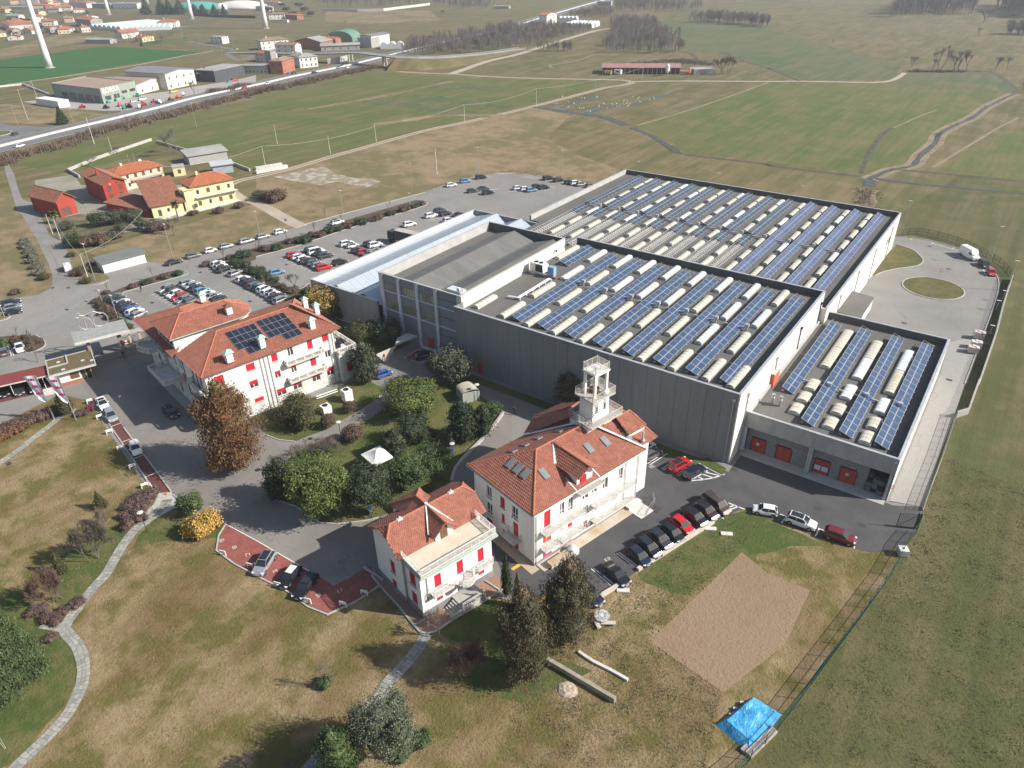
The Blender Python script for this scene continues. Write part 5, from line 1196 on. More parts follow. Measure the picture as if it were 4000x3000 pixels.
L_cedar=leafmat('leaf_cedar',(.030,.052,.020),(.085,.118,.045),(.12,.15,.07))
L_blue=leafmat('leaf_bluegrey',(.042,.058,.036),(.125,.15,.095),(.19,.205,.14))
L_plum=leafmat('leaf_plum_brown',(.055,.036,.032),(.135,.095,.085),(.17,.09,.09))
L_bronze=leafmat('leaf_bronze',(.055,.038,.026),(.13,.085,.06),(.16,.12,.08))
L_lav=leafmat('leaf_lavender',(.075,.078,.055),(.16,.155,.115),(.2,.19,.15))
L_olive=leafmat('leaf_olive',(.032,.042,.024),(.085,.098,.058),(.12,.13,.085))
L_pink=leafmat('leaf_pink',(.12,.02,.05),(.22,.04,.10),(.16,.09,.07))
L_palm=leafmat('leaf_palm',(.05,.065,.02),(.15,.15,.05),(.25,.2,.08))
def ppm(t,x,y):d=ray(t,x,y);G_=g(t,x,y);v=Vector((G_[0],G_[1],-CAM_H));return FPX/v.dot(fwd)/((FR[t][2])if t in FR else .45208)
def measure(t,bx,by,ty,w):return g(t,bx,by),height(t,(bx,by),(bx,ty)),w/ppm(t,bx,by)
def U(name,m,lobes,n,size,**k):return leafy(name,m,lobes,n,size,**k)
CR={}
def unit(kind,m,seed,n=2600,size=.045):
 key=(kind,m.name,seed,n)
 if key in CR:return CR[key]
 R=random.Random(seed*7+3)
 if kind=='round':
  lo=[(0,0,.5,.40,.40,.44)]+[(.30*cos(a),.30*sin(a),R.uniform(.3,.65),R.uniform(.15,.22),R.uniform(.15,.22),R.uniform(.18,.28))for a in[R.uniform(0,6.28)for _ in range(7)]]
 elif kind=='ball':lo=[(0,0,.48,.46,.46,.46)]
 elif kind=='mound':lo=[(R.uniform(-.28,.28),R.uniform(-.28,.28),R.uniform(.3,.45),R.uniform(.18,.26),R.uniform(.18,.26),R.uniform(.3,.5))for _ in range(7)]+[(0,0,.35,.36,.36,.45)]
 elif kind=='cone':lo=[(R.uniform(-.02,.02),R.uniform(-.02,.02),z,.47*(1-z)**.75+.03,.47*(1-z)**.75+.03,.12)for z in(.08,.16,.25,.34,.43,.52,.61,.70,.79,.87,.94)]
 elif kind=='egg':lo=[(0,0,z,r,r,.14)for z,r in((.10,.33),(.20,.41),(.32,.46),(.45,.47),(.57,.44),(.69,.38),(.80,.29),(.90,.17))];lo=[(R.uniform(-.05,.05),R.uniform(-.05,.05),*l[2:])for l in lo]+[(.30*cos(a),.30*sin(a),R.uniform(.15,.75),.16,.16,.11)for a in[R.uniform(0,6.28)for _ in range(9)]]
 elif kind=='column':lo=[(R.uniform(-.03,.03),R.uniform(-.03,.03),z,r,r,.13)for z,r in((.12,.36),(.25,.42),(.4,.42),(.55,.38),(.7,.30),(.82,.2),(.93,.1))]
 elif kind=='tiers':
  lo=[]
  for k in range(9):
   z=.12+.1*k;rr=.48*(1-.085*k)
   for j in range(7):a=j*.9+k*1.3+R.uniform(-.2,.2);lo.append((rr*.6*cos(a),rr*.6*sin(a),z+R.uniform(-.02,.02),rr*.42,rr*.3,.035))
  lo.append((0,0,.5,.14,.14,.45))
 me=U('crown',m,lo,n,size,seed=seed,core=.64 if kind not in('tiers',)else .5,shell=.4,jag=.06 if kind=='ball' else .32,droop=.9 if kind in('cone','tiers','egg')else 0,long=2.0 if kind in('cone','tiers','egg','column')else 1.4)
 CR[key]=me;return me
TRK={}
def plant(t,bx,by,ty,w,kind,m,label,cat='tree',group=None,seed=0,n=2600,size=.045,trunk=True,name=None,back=.35,hmin=0):
 p,h,wd=measure(t,bx,by,ty,w)
 v=Vector(p).normalized();r=wd/2;p=(p[0]+v.x*r*back,p[1]+v.y*r*back);h=max(h*(.90 if back>.2 else 1),hmin)
 wd*=1.13
 o=thing(name or('tree' if cat=='tree' else('hedge_plant' if cat=='hedge' else 'shrub')),label,cat,p,(seed*1.7)%6.28,group)
 put('crown',unit(kind,m,seed%3,n,size),o,(0,0,h*.02),0,(wd,wd,h))
 if trunk and 'trunk' not in TRK:TRK['trunk']=trunkmesh(1,.03,bark)
 if trunk:put('trunk',TRK['trunk'],o,(0,0,0),0,(max(1,wd*.5),max(1,wd*.5),h*.85))
 return o
def bare(t,bx,by,ty,w,label,m=twig,cat='tree',group=None,seed=0,depth=5,stems=1,spread=.55,name='bare_tree',kids_=3):
 p,h,wd=measure(t,bx,by,ty,w);key=(m.name,seed%4,depth,stems,spread,kids_)
 if key not in TRK:
  me=bare_mesh('branches',m,1.0,11+seed%4,spread,depth,.0028,kids_,stems=stems,r0=.02/stems**.3);TRK[key]=me
  co=[v.co for v in me.vertices];me['hh']=max(c.z for c in co);me['ww']=2*sorted(hypot(c.x,c.y)for c in co)[int(len(co)*.93)]
 me=TRK[key];o=thing(name,label,cat,p,seed*1.3,group)
 put('branches',me,o,(0,0,0),0,(wd/me['ww'],wd/me['ww'],h/me['hh']));return o
GG='trees and shrubs of the villa garden'
plant('12',600,1195,590,500,'round',L_laurel,'largest bright green broadleaf evergreen at the front of the villa garden','tree',GG,1,14000,.024)
plant('12',1000,1160,690,400,'round',L_dark,'dark green broadleaf evergreen beside the blue road sign in the garden','tree',GG,2,9500,.026)
plant('12',1330,960,620,330,'round',L_green,'green rounded evergreen behind the small villa roof','tree',GG,0,7500,.028)
plant('12',1530,800,500,330,'round',L_green,'broad green evergreen right of the white gazebo, towards the lane','tree',GG,1,7500,.028)
plant('12',1370,540,260,290,'round',L_dark,'dark rounded evergreen in the middle of the garden behind the gazebo','tree',GG,2,7000,.028)
plant('12',1215,640,390,220,'egg',L_dark,'dark upright evergreen touching the right side of the white gazebo','tree',GG,0,3500,.04)
plant('12',1470,500,370,190,'round',L_yew,'low olive-brown bush between the dark evergreens of the garden','bush',GG,1,2600,.04)
plant('12',1800,515,140,240,'egg',L_dark,'tall dark conical evergreen beside the kerb of the garden lane','tree',GG,2,4500,.036)
plant('12',1970,465,170,200,'egg',L_dark,'dark evergreen next to the tallest cone at the lane kerb','tree',GG,0,3600,.038)
plant('12',2060,270,150,150,'round',L_green,'small green bush at the far right tip of the garden','bush',GG,1,1800,.05)
plant('12',1340,290,0,480,'round',L_laurel,'wide light green evergreen left of the small glass greenhouse','tree',GG,2,12000,.025)
plant('11',1690,1700,1340,370,'round',L_olive,'grey-green open-crowned tree near the red door of the grey wall','tree',GG,0,6000,.034)
plant('11',955,1655,1290,240,'egg',L_olive,'upright grey-green tree by the corner of the long villa terrace','tree',GG,1,4000,.036)
plant('11',940,1345,1100,260,'round',L_yew,'spreading yew left under the blue-grey office block','tree',GG,2,4200,.036)
plant('11',1130,1350,1090,280,'round',L_dark,'darker spreading yew right beside the office block entrance','tree',GG,0,4200,.036)
plant('11',600,1130,765,270,'round',L_amber,'tree with yellow-amber leaves before the pale metal roof','tree',GG,1,5200,.036)
plant('11',690,1130,960,150,'round',L_dark,'dark green bush under the yellow-amber tree','bush',GG,2,1800,.05)
plant('12',400,365,70,380,'mound',L_yew,'large spiky olive-brown yew in front of the long villa','tree',GG,2,9000,.026)
for i,(x,y,ty,w,l)in enumerate(((635,395,262,130,'behind the half-hidden white unit'),(815,258,153,115,'beside the taller white heat pump'),(848,520,362,178,'largest, at the foot of the second path lamp'))):
 plant('12',x,y,ty,w,'ball',L_bronze,'clipped brown ball bush %s'%l,'bush','clipped brown ball bushes',i,2600,.05,trunk=False,back=.5)
plant('12',650,545,465,120,'ball',L_bronze,'small flat brown ball bush by the path near the lamp foot','bush','clipped brown ball bushes',1,1200,.05,trunk=False)
plant('12',240,1010,640,250,'egg',L_dark,'dark columnar evergreen at the left tip of the garden island','tree',GG,1,4200,.036)
plant('12',160,960,740,130,'column',L_yew,'slim olive shrub at the far left edge of the garden island','bush',GG,2,1600,.05)
plant('12',340,900,700,160,'round',L_dark,'dark shrub squeezed left of the largest bright evergreen','bush',GG,0,2000,.05)
for i,(x,y,ty,w,l,st)in enumerate(((430,660,500,260,'left of the path lamp',3),(600,620,480,260,'under the brown ball bushes',4),(740,600,490,160,'touching the bright evergreen',3),(170,330,200,160,'beside the rust-coloured cypress',3))):
 bare('12',x,y,ty,w,'bare grey-brown shrub in the garden, %s'%l,twig,'bush','bare garden shrubs',i,4,st,.8,'bare_shrub',4)
plant('12',1690,540,400,90,'column',L_lav,'pale dried conifer leaning by the round blue sign in the garden','bush',GG,0,1200,.06)
plant('a',1010,1620,850,520,'egg',L_rust,'tall rust and green bald cypress in front of the long villa','tree',None,1,21000,.016,back=.15)
plant('21',500,1900,1560,240,'egg',L_brown,'brown-green tree standing between the belvedere tower and the grey wall','tree',None,2,4500,.038)
GC='tall brown-green conifers on the lawn'
plant('f',1225,1398,1200,112,'egg',L_brown,'right one of the two broad brown conifers beside the parked cars','tree',GC,0,21000,.015,back=.3)
plant('f',1130,1474,1268,112,'egg',L_brown,'left and nearer one of the two broad brown conifers on the lawn','tree',GC,1,21000,.015,back=.3)
plant('f',1094,1292,1196,24,'column',L_dark,'slim dark cypress at the corner of the small villa','tree',None,1,2600,.05)
plant('f',1118,1312,1236,18,'column',L_yew,'short slim cypress behind the left brown conifer','tree',None,2,1800,.05)
plant('f',842,1668,1516,138,'round',L_blue,'round blue-grey pine at the bottom edge beside the stone path','tree',None,0,19000,.017,back=.4)
plant('f',748,1700,1585,95,'egg',L_green,'dark green conifer at the bottom edge left of the blue-grey pine','tree',None,2,9000,.022)
plant('f',25,1500,1270,185,'tiers',L_cedar,'large spreading cedar at the left edge by the path fork','tree',None,1,34000,.0115,back=.1)
plant('f',-30,1400,1240,120,'tiers',L_cedar,'second cedar cut by the left edge behind the larger one','tree',None,2,9000,.02)
plant('02',1675,1160,940,215,'round',L_green,'dark green clipped bush behind the golden cypress','bush',None,0,4200,.04,trunk=False)
for i,(x,y,ty,w,l)in enumerate(((1830,1290,1080,210,'largest golden lobe next to the red bays'),(1650,1330,1180,190,'left low golden lobe on the lawn side'),(1740,1330,1120,190,'middle golden lobe in front'))):
 plant('02',x,y,ty,w,'mound',L_gold,'golden cypress bush by the red bays: %s'%l,'bush','golden cypress bushes',i,2600,.055,trunk=False)
plant('02',885,1085,930,110,'cone',L_yew,'small leaning conifer on the lawn above the bare shrub','tree',None,1,1800,.05)
plant('02',545,1640,1440,110,'cone',L_yew,'slim olive conifer at the left on the lawn','tree',None,2,1800,.05)
bare('02',850,1525,1190,270,'grey bare bush with dense twigs on the left lawn',twig,'bush',None,1,5,4,.6,'bare_shrub',4)
bare('02',930,1220,1070,180,'low bare bush beside the plum hedge',twig,'bush',None,2,4,4,.8,'bare_shrub',4)
bare('03',480,230,-60,250,'wide bare brown bush near the cedar',twig_r,'bush',None,3,5,4,.6,'bare_shrub',4)
for i,(x,y,w)in enumerate(((1110,1250,130),(1180,1170,150),(1140,1090,150),(1240,1080,160),(1200,1010,160),(1300,1010,140),(1330,960,110),(1250,1180,110),(1090,1180,110))):
 plant('02',x,y,y-75,w,'mound',L_plum,'plum-brown clump of the low mound at the path bend, %s clump'%ords[i],'bush','plum-brown hedge mound at the path bend',i,900,.07,trunk=False)
for i,(t,x,y,w,m,l)in enumerate((('03',690,260,130,L_plum,'plum-brown bush beside the path above the fork'),('03',400,400,150,L_plum,'left plum bush tucked in the path fork'),('03',500,405,140,L_plum,'right plum bush tucked in the path fork'),('03',560,330,110,L_plum,'upper plum bush tucked in the path fork'),('03',440,560,120,L_plum,'plum bush under the cedar right of the path'),('03',340,330,160,L_plum,'upper left plum bush in the path fork'),('02',790,230,80,L_pink,'crimson-pink bush by the grey stone path end'),('02',720,270,110,L_plum,'plum-brown bush next to the crimson one'))):
 plant(t,x,y,y-60,w,'mound',m,l,'bush',None,i,1300,.06,trunk=False)
plant('02',590,275,40,130,'column',L_yew,'olive-brown column shrub between the two banner poles','bush',None,0,2600,.05)
for i in range(15):
 u=i/14;x=-20+520*u;y=440-190*u
 plant('02',x,y+(i%2)*24,y-80,110,'mound',L_plum if i%3 else L_bronze,'brown twiggy clump of the hedge left of the banner poles, %s from left'%ords[i],'hedge','brown hedge left of the banner poles',i,900,.07,trunk=False)
for i in range(6):
 plant('02',20+i*42,500-i*22,410-i*20,90,'mound',L_rust,'rusty clump in front of the brown hedge, %s from the left edge'%ords[i],'hedge','rusty hedge front',i,700,.08,trunk=False)
bare('13',1590,545,320,220,'small bare tree where the stone path meets the terrace',twig,'tree',None,0,5,1,.7)
bare('13',1860,890,600,320,'reddish bare bush left of the brown conifer',twig_r,'bush',None,1,5,4,.7,'bare_shrub',4)
bare('13',630,965,720,170,'thin bare young tree on the dry lawn',twig,'tree',None,2,4,2,.7)
plant('13',610,965,870,130,'mound',L_green,'low green tuft of leaves round the thin bare young tree','bush',None,0,900,.06,trunk=False)
bare('13',340,1335,1130,190,'pale bare young tree in the lower lawn',twig,'tree',None,3,4,2,.7)
bare('13',380,1700,1570,260,'bare shrub cut by the bottom edge of the lawn',twig,'bush',None,0,4,4,.8,'bare_shrub',4)
bare('03',2180,1680,1540,200,'dark bare shrub at the bottom edge',twig_d,'bush',None,1,4,4,.8,'bare_shrub',4)
for i,(x,y,w)in enumerate(((1270,1560,260),(1420,1500,160),(1480,1420,120))):plant('13',x,y,y-90,w,'mound',L_green,'low green ground bush right of the blue-grey pine','bush','low green bushes by the pine',i,1400,.05,trunk=False)
bare('03',40,1500,1050,60,'white-barked birch cut by the left edge',M('birch_bark',(.7,.68,.64),None,3),'tree',None,1,4,2,.4)
for i,(x,y,ty,w,m,l)in enumerate(((880,305,155,190,L_olive,'left of the three big olive trees by the brown lean-to roof'),(1040,275,135,170,L_olive,'middle one of the three big olive trees'),(1165,275,130,160,L_olive,'right one of the three big olive trees'),(572,335,248,140,L_olive,'olive bush beside the red barn palm'),(1068,345,255,125,L_olive,'small olive tree before the garden path'),(1232,335,230,110,L_olive,'young olive tree beside the leafless brown bush'),(640,478,335,170,L_dark,'dark hedge bush at the left end of the verge'),(770,475,340,130,L_bronze,'brown bush next to the dark verge bush'),(870,465,330,170,L_bronze,'widest brown bush on the verge'),(960,420,320,120,L_olive,'olive-brown bush at the right of the verge group'),(1040,400,330,110,L_bronze,'low brown bush by the garden path'),(1340,345,235,150,L_plum,'leafless brown bush before the yellow house'),(1430,330,250,90,L_plum,'thin brown bush near the palm'),(1900,190,120,100,L_plum,'small brown shrub by the yellow house drive'),(1670,200,150,90,L_bronze,'small bare shrub in front of the yellow porch'),(2070,140,80,90,L_plum,'round brown shrub at the drive corner'))):
 plant('01',x,y,ty,w,'round' if i<6 else 'mound',m,l,'tree' if i<6 else 'bush',None,i,2200,.05)
bare('01',1510,375,200,130,'bare tree with forked trunk in the dry meadow',twig,'tree',None,2,5,1,.6)
plant('11',180,85,-40,190,'mound',L_bronze,'broad round shrub tree by the gravel drive','tree',None,0,3000,.05);plant('11',60,70,-20,170,'round',L_olive,'green evergreen beside the round shrub by the drive','tree',None,1,2600,.05)
def palm(t,x,y,ty,label):
 p,h,w=measure(t,x,y,ty,60);o=thing('palm_tree',label,'palm tree',p);R=random.Random(5)
 MB().tube((0,0,0),(.1,0,h*.75),.22,.18,7).obj('trunk',bark,o);mb=MB()
 for k in range(44):
  a=R.uniform(0,6.28);e=R.uniform(-.6,1.2);pts=[Vector((.1,0,h*.76))]
  d=Vector((cos(a)*cos(e),sin(a)*cos(e),sin(e)))
  for s in range(4):pts.append(pts[-1]+d*.42);d=(d+Vector((0,0,-.28))).normalized()
  sd=Vector((-sin(a),cos(a),0))
  for s in range(4):w0=(.12,.38,.42,.3,.04);mb.add([pts[s]-sd*w0[s],pts[s]+sd*w0[s],pts[s+1]+sd*w0[s+1],pts[s+1]-sd*w0[s+1]],[(0,1,2,3)])
 mb.obj('crown',L_palm,o)
palm('01',1545,250,60,'tall palm standing before the yellow farmhouse');palm('01',490,270,170,'short palm at the corner of the red barn')
cnt=0
def bushes(t,lst,label,group,h=.55):
 global cnt
 for i_,(x,y,w,c)in enumerate(lst):
  m={'g':L_dark,'b':L_bronze,'p':L_plum,'o':L_yew,'l':L_lav,'G':L_green}[c]
  word={'g':'dark green','b':'brown','p':'purplish brown','o':'olive','l':'grey-green','G':'green'}[c]
  plant(t,x,y,y-w*h,w,'mound',m,(label%word)+', %s along'%ords[i_],'bush',group,cnt,1100,.07,trunk=False);cnt+=1
bushes('01',[(1275,800,100,'g'),(1140,838,90,'p'),(1540,722,90,'g'),(1425,752,90,'p'),(915,880,70,'p')],'%s bush in the narrow island between access road and first car park','bushes of the narrow island')
bushes('01',[(2110,575,150,'g'),(1990,582,80,'p'),(1800,640,100,'p')],'%s bush at the left end of the long planted strip','bushes of the long strip, left end')
bushes('11',[(75,515,110,'p'),(185,505,110,'g'),(305,445,90,'p'),(350,430,80,'p'),(425,445,130,'g'),(480,390,90,'p'),(550,390,100,'b'),(640,352,120,'g'),(710,345,90,'g'),(785,315,110,'b'),(910,285,120,'g'),(985,258,80,'p'),(1060,245,110,'b'),(1160,206,90,'g'),(1280,168,110,'b'),(1350,145,70,'g'),(1385,135,70,'g'),(1435,118,80,'p')],'%s bush of the long planted strip beside the access road','bushes of the long planted strip')
bushes('01',[(2030,632,110,'g'),(2110,655,120,'g'),(2180,700,110,'g')],'%s bush at the upper end of the diagonal hedge','bushes of the diagonal hedge, upper end')
bushes('11',[(20,715,130,'g'),(80,755,130,'g'),(150,800,120,'g'),(120,840,110,'b'),(220,850,110,'b'),(290,880,110,'b'),(340,860,90,'p'),(450,880,100,'g'),(60,790,90,'b'),(380,940,100,'o'),(310,960,110,'G')],'%s bush of the diagonal hedge between the two car parks','bushes of the diagonal hedge')
bushes('01',[(850,960,90,'p'),(870,1000,100,'o'),(910,1020,100,'b'),(900,1060,90,'o'),(960,1050,90,'p'),(950,1100,90,'o'),(1000,1090,90,'b'),(1050,1130,80,'p'),(1060,1160,90,'b'),(1110,1180,80,'o')],'%s bush of the hedge behind the first car row','hedge behind the first car row')
bushes('01',[(130,1300,110,'b'),(180,1330,110,'o'),(270,1320,120,'b'),(330,1310,90,'p'),(20,1345,130,'G'),(280,1365,100,'b'),(230,1280,90,'b')],'%s bush in the rounded island near the gatehouse','bushes of the rounded island')
bushes('01',[(225,445,100,'l'),(245,485,110,'l'),(262,525,110,'l'),(280,568,110,'l'),(290,618,120,'l'),(325,665,110,'l'),(345,715,120,'l'),(375,765,120,'o')],'%s shrub in the row left of the access road','grey-green shrubs left of the access road')
bushes('01',[(690,720,140,'b'),(730,690,110,'b'),(740,790,110,'o'),(800,640,90,'p'),(620,560,80,'o'),(150,880,100,'b')],'%s shrub on the verge round the electricity pole','shrubs round the electricity pole')
for i,(t,x,y,ty,w)in enumerate((('01',1335,765,640,60),('01',1942,592,470,60),('01',940,862,740,60),('11',277,432,305,60),('11',510,372,255,60),('11',1150,162,70,50),('11',30,512,400,60),('11',750,270,190,50),('01',150,1258,1160,60),('01',270,1300,1180,70),('11',600,222,100,50),('01',330,1470,1310,80))):
 bare(t,x,y,ty,w,'slender bare young tree planted along the car park islands',twig,'tree','young bare trees of the car park',i,3,1,.5,'young_tree')
bare('11',350,860,695,140,'bigger bare tree at the lower end of the diagonal hedge',twig,'tree',None,3,5,1,.8)
plant('00',545,1075,915,100,'cone',L_dark,'lone dark green fir beside the highway slip road','tree',None,1,3500,.04)
for i,(t,x,y,ty,w,l)in enumerate((('00',1500,1335,1105,230,'big bare tree above the cream farmhouse'),('00',1020,1335,1262,90,'round bare bush by the farm boundary wall'),('00',785,1440,1360,110,'bare dark bush on the meadow left of the cream farmhouse'),('00',1690,840,700,60,'bare pale birch beside the yellow van yard'),('20',1820,640,480,190,'bare rounded tree at the right end of the cattle shed'),('30',1465,618,372,170,'tallest bare tree in the far right row'),('30',1640,615,415,110,'upright bare tree right of the tallest one'),('30',1712,615,455,90,'leaning bare tree at the right of the dark ditch row'),('30',1415,615,500,80,'low bare tree left of the tallest one'),('30',1240,588,480,70,'thin leaning bare tree at the ditch end'),('30',1960,620,480,90,'leaning bare tree further right in the field row'),('30',2065,602,490,80,'thin bare tree near the right edge'),('30',2190,795,700,70,'bare bush at the small bridge by the right edge'),('30',560,375,340,30,'tiny lone tree in the wide field'),('30',1815,295,235,50,'lone thin tree in the hazy field'),('10',1605,160,85,50,'lone bare tree in the far pale field'),('10',775,210,175,45,'small spreading bare tree by the far village'),('30',1860,195,75,130,'bare poplar clump near the dark wood'),('30',1600,615,470,80,'forked bare tree between the tall ones'))):
 bare(t,x,y,ty,w,l,twig_d if i>3 else twig,'tree',None,i,5,1 if w<160 else 5 if w==190 else 2,.5)
def lowtree(seed):
 R=random.Random(seed);mb=MB();mb.tube((0,0,0),(R.uniform(-.03,.03),0,.8),.014,.005,3,False)
 for _ in range(30):
  z=R.uniform(.18,.8);a=R.uniform(0,6.28);l=(.95-z)*R.uniform(.35,.65)+.06;p=Vector((0,0,z));q=p+Vector((cos(a)*l*.6,sin(a)*l*.6,l))
  mb.tube(p,q,.006,.0025,3,False)
  for _ in range(4):
   s=p.lerp(q,R.uniform(.3,1));e=Vector((R.gauss(0,.06),R.gauss(0,.06),R.uniform(.04,.14)));w=Vector((R.uniform(-.006,.006),R.uniform(-.006,.006),0));mb.add([s-w*1.2,s+w*1.2,s+e],[(0,1,2)])
 return mb
LT=[lowtree(s)for s in range(5)]
def farwood(name,label,spec,n,h0,h1,m,seed=0):
 R=random.Random(seed);poly=P(spec)if isinstance(spec,str)else spec;xs=[p[0]for p in poly];ys=[p[1]for p in poly];mb=MB();k=0;tries=0
 n=int(n*1.25);h0*=.9;h1*=.9
 while k<n and tries<n*60:
  tries+=1;x=R.uniform(min(xs),max(xs));y=R.uniform(min(ys),max(ys));c=False;j=len(poly)-1
  for i in range(len(poly)):
   if(poly[i][1]>y)!=(poly[j][1]>y)and x<(poly[j][0]-poly[i][0])*(y-poly[i][1])/(poly[j][1]-poly[i][1])+poly[i][0]:c=not c
   j=i
  if not c:continue
  L_=LT[k%5];h=R.uniform(h0,h1);w=h*R.uniform(.8,1.3);a=R.uniform(0,6.28);ca,sa=cos(a)*w,sin(a)*w
  mb.add([(x+vx*ca-vy*sa,y+vx*sa+vy*ca,vz*h)for vx,vy,vz in L_.v],L_.f);k+=1
 return tag(mb.obj(name,m),label,'wood',None,'stuff')
farwood('far_wood','purple-brown leafless wood behind the long cattle shed','20:760,460;860,330;840,240;900,190;1230,200;1260,290;1450,330;1490,440;1440,465;1000,460',330,6,13,twig_d,1)
farwood('far_wood','leafless wood strip right of the highway by the greenhouses','20:0,425;0,260;300,240;500,260;740,262;500,320;300,370',260,6,11,twig_d,2)
farwood('far_wood','leafless wood between highway and overpass','10:1240,470;1350,395;1700,345;2212,240;2212,440;1900,465;1500,485',380,6,12,twig_d,3)
farwood('far_wood','thin far row of leafless trees in the hazy field','20:1510,195;1700,200;2212,240;2212,215;1700,170',120,8,14,twig_d,4)
farwood('far_wood','hazy leafless wood at the top right','30:1050,155;1300,130;1780,135;1750,60;1500,30;1200,40',200,14,30,twig_d,5)
farwood('far_wood','dark hazy wood at the top right corner','30:2130,150;2400,160;2400,60;2000,40;1960,60',160,18,32,twig_d,6)
farwood('far_wood','leafless trees right of the nursery at the top','20:890,105;1300,110;1670,95;1650,60;1000,30;880,60',160,8,14,twig_d,7)
farwood('far_wood','leafless trees beyond the quarry walls at the top centre','10:1510,50;1700,75;2000,90;2100,60;1900,20;1560,10',130,6,12,twig_d,8)
farwood('far_wood','leafless trees along the lake at the top centre','10:560,60;1000,85;1400,60;1500,0;1000,-10;560,0',130,8,16,twig_d,9)
farwood('far_wood','short row of thin trees in the far meadow','20:215,445;540,445;540,435;215,435',26,6,10,twig,10)
farwood('far_wood','leafless hedge trees at the far right edge','30:2050,300;2300,310;2300,290;2050,285',40,8,14,twig_d,11)
farwood('far_wood','strip of leafless trees by the far greenhouses','20:460,150;700,110;880,120;880,150;700,150;480,160',110,6,11,twig_d,12)
def rough(name,label,spec,n,h,m,w,seed=0):
 """rough hedge bank along a line, thickets of leafless scrub"""
 pts=smoothline(P(spec),3);R=random.Random(seed);mb=MB();L_=[hypot(b_[0]-a[0],b_[1]-a[1])for a,b_ in zip(pts,pts[1:])];T_=sum(L_)
 for k in range(n):
  s=R.uniform(0,T_);i=0
  while i<len(L_)-1 and s>L_[i]:s-=L_[i];i+=1
  a,b_=pts[i],pts[i+1];f=s/L_[i];x=a[0]+(b_[0]-a[0])*f+R.gauss(0,w*.4);y=a[1]+(b_[1]-a[1])*f+R.gauss(0,w*.4)
  hh=h*R.uniform(.35,1.2)*(.6+.6*abs(noise.noise(Vector((x*.03,y*.03,0)))*2))
  for _ in range(9):
   q=Vector((R.gauss(0,.55),R.gauss(0,.55),1)).normalized()*hh*R.uniform(.6,1);sd=Vector((R.uniform(-1,1),R.uniform(-1,1),0)).normalized()*.055*h
   p0=Vector((x+R.uniform(-.5,.5),y+R.uniform(-.5,.5),0));mb.add([p0-sd,p0+sd,p0+q+sd*.3,p0+q-sd*.3],[(0,1,2,3)])
 return tag(mb.obj(name,m),label,'scrub',None,'stuff')
scrub=M('brown_scrub',(.12,.085,.065),(.17,.12,.085),.1,.95,fine=.3,fs=2)
rough('scrub_bank','brown scrub bank along the near side of the highway','00:-600,1560;0,1400;220,1330;500,1265;720,1185;960,1110;1150,1075;1500,985;1800,910;2212,800 10:300,745;600,672;800,630;1000,590',2600,3.2,scrub,7,1)
rough('scrub_bank','dark dense scrub along the highway in front of the dealership','00:1820,800;2000,775;2120,735',260,3.5,scrub,5,2)
rough('scrub_bank','dry reeds along the winding stream',stream_line,260,.8,dry_reed,3,3)
rough('scrub_bank','dark earth and scrub heap behind the cattle shed','20:1060,560;1200,545;1400,530;1550,545;1720,560',420,2.6,twig_d,7,4)
rough('scrub_bank','dry reeds at the ditch by the far factory corner','31:865,-10;850,60;835,120',160,1.2,dry_reed,4,5)
rough('scrub_bank','brambles along the dark ditch row under the bare trees','30:1230,620;1450,622;1700,620',200,2.5,twig_d,3,6)
rough('scrub_bank','rough grass edge beside the far car park','10:1480,1640;1660,1585;1900,1515;2212,1480 20:150,1500;420,1530;650,1590',300,.5,dry_reed,3,7)
def tufts(name,label,spec,n,h,mats_,seed):
 R=random.Random(seed);poly=P(spec);xs=[p[0]for p in poly];ys=[p[1]for p in poly];mb=MB();k=0
 while k<n:
  x=R.uniform(min(xs),max(xs));y=R.uniform(min(ys),max(ys));c=False;j=len(poly)-1
  for i in range(len(poly)):
   if(poly[i][1]>y)!=(poly[j][1]>y)and x<(poly[j][0]-poly[i][0])*(y-poly[i][1])/(poly[j][1]-poly[i][1])+poly[i][0]:c=not c
   j=i
  if not c:continue
  k+=1;hh=h*R.uniform(.5,1.4)*(.5+1.0*abs(noise.noise(Vector((x*.4,y*.4,0)))*2));mb.cur=0 if noise.noise(Vector((x*.12,y*.12,3)))+R.uniform(-.25,.25)>0 else 1
  for _ in range(3):
   a=R.uniform(0,6.28);d=Vector((cos(a),sin(a),0));e=Vector((-sin(a),cos(a),0));p0=Vector((x+R.uniform(-.1,.1),y+R.uniform(-.1,.1),.01))
   mb.add([p0-e*.045,p0+e*.045,p0+d*hh*.8+Vector((0,0,hh))],[(0,1,2)])
 return tag(mb.obj(name,mats_),label,'grass',None,'stuff')
tg=M('tuft_green',(.075,.10,.032),(.11,.12,.045),.3,.95,fine=.3,fs=3);td=M('tuft_dry',(.25,.20,.125),(.18,.135,.075),.25,.95,fine=.3,fs=3);tb=M('tuft_brown',(.15,.095,.05),(.2,.14,.08),.3,.95,fine=.3)
tufts('grass_tufts','tufts of dry grass on the front lawn','02:0,750;800,300;1200,900;1700,1150;1900,1400 13:600,340;1300,480;2000,600 23:1200,500;1800,1020;1700,1659 03:0,1650;300,1500;700,800;560,400',30000,.055,[td,tb],1)
tufts('grass_tufts','grass tufts on the lawn left of the bare plot','22:1900,1120;2150,1200;1950,1440 23:1180,540;1200,600;1820,1040;1659,1659;0,1659;0,700;700,500;900,200 22:1200,1600',14000,.06,[tg,td],2)
tufts('grass_tufts','grass tufts on the meadow beyond the fence','33:1060,0;-100,1620;2300,1700;2300,-700 32:1500,600;1300,1300',22000,.05,[tg,td],3)
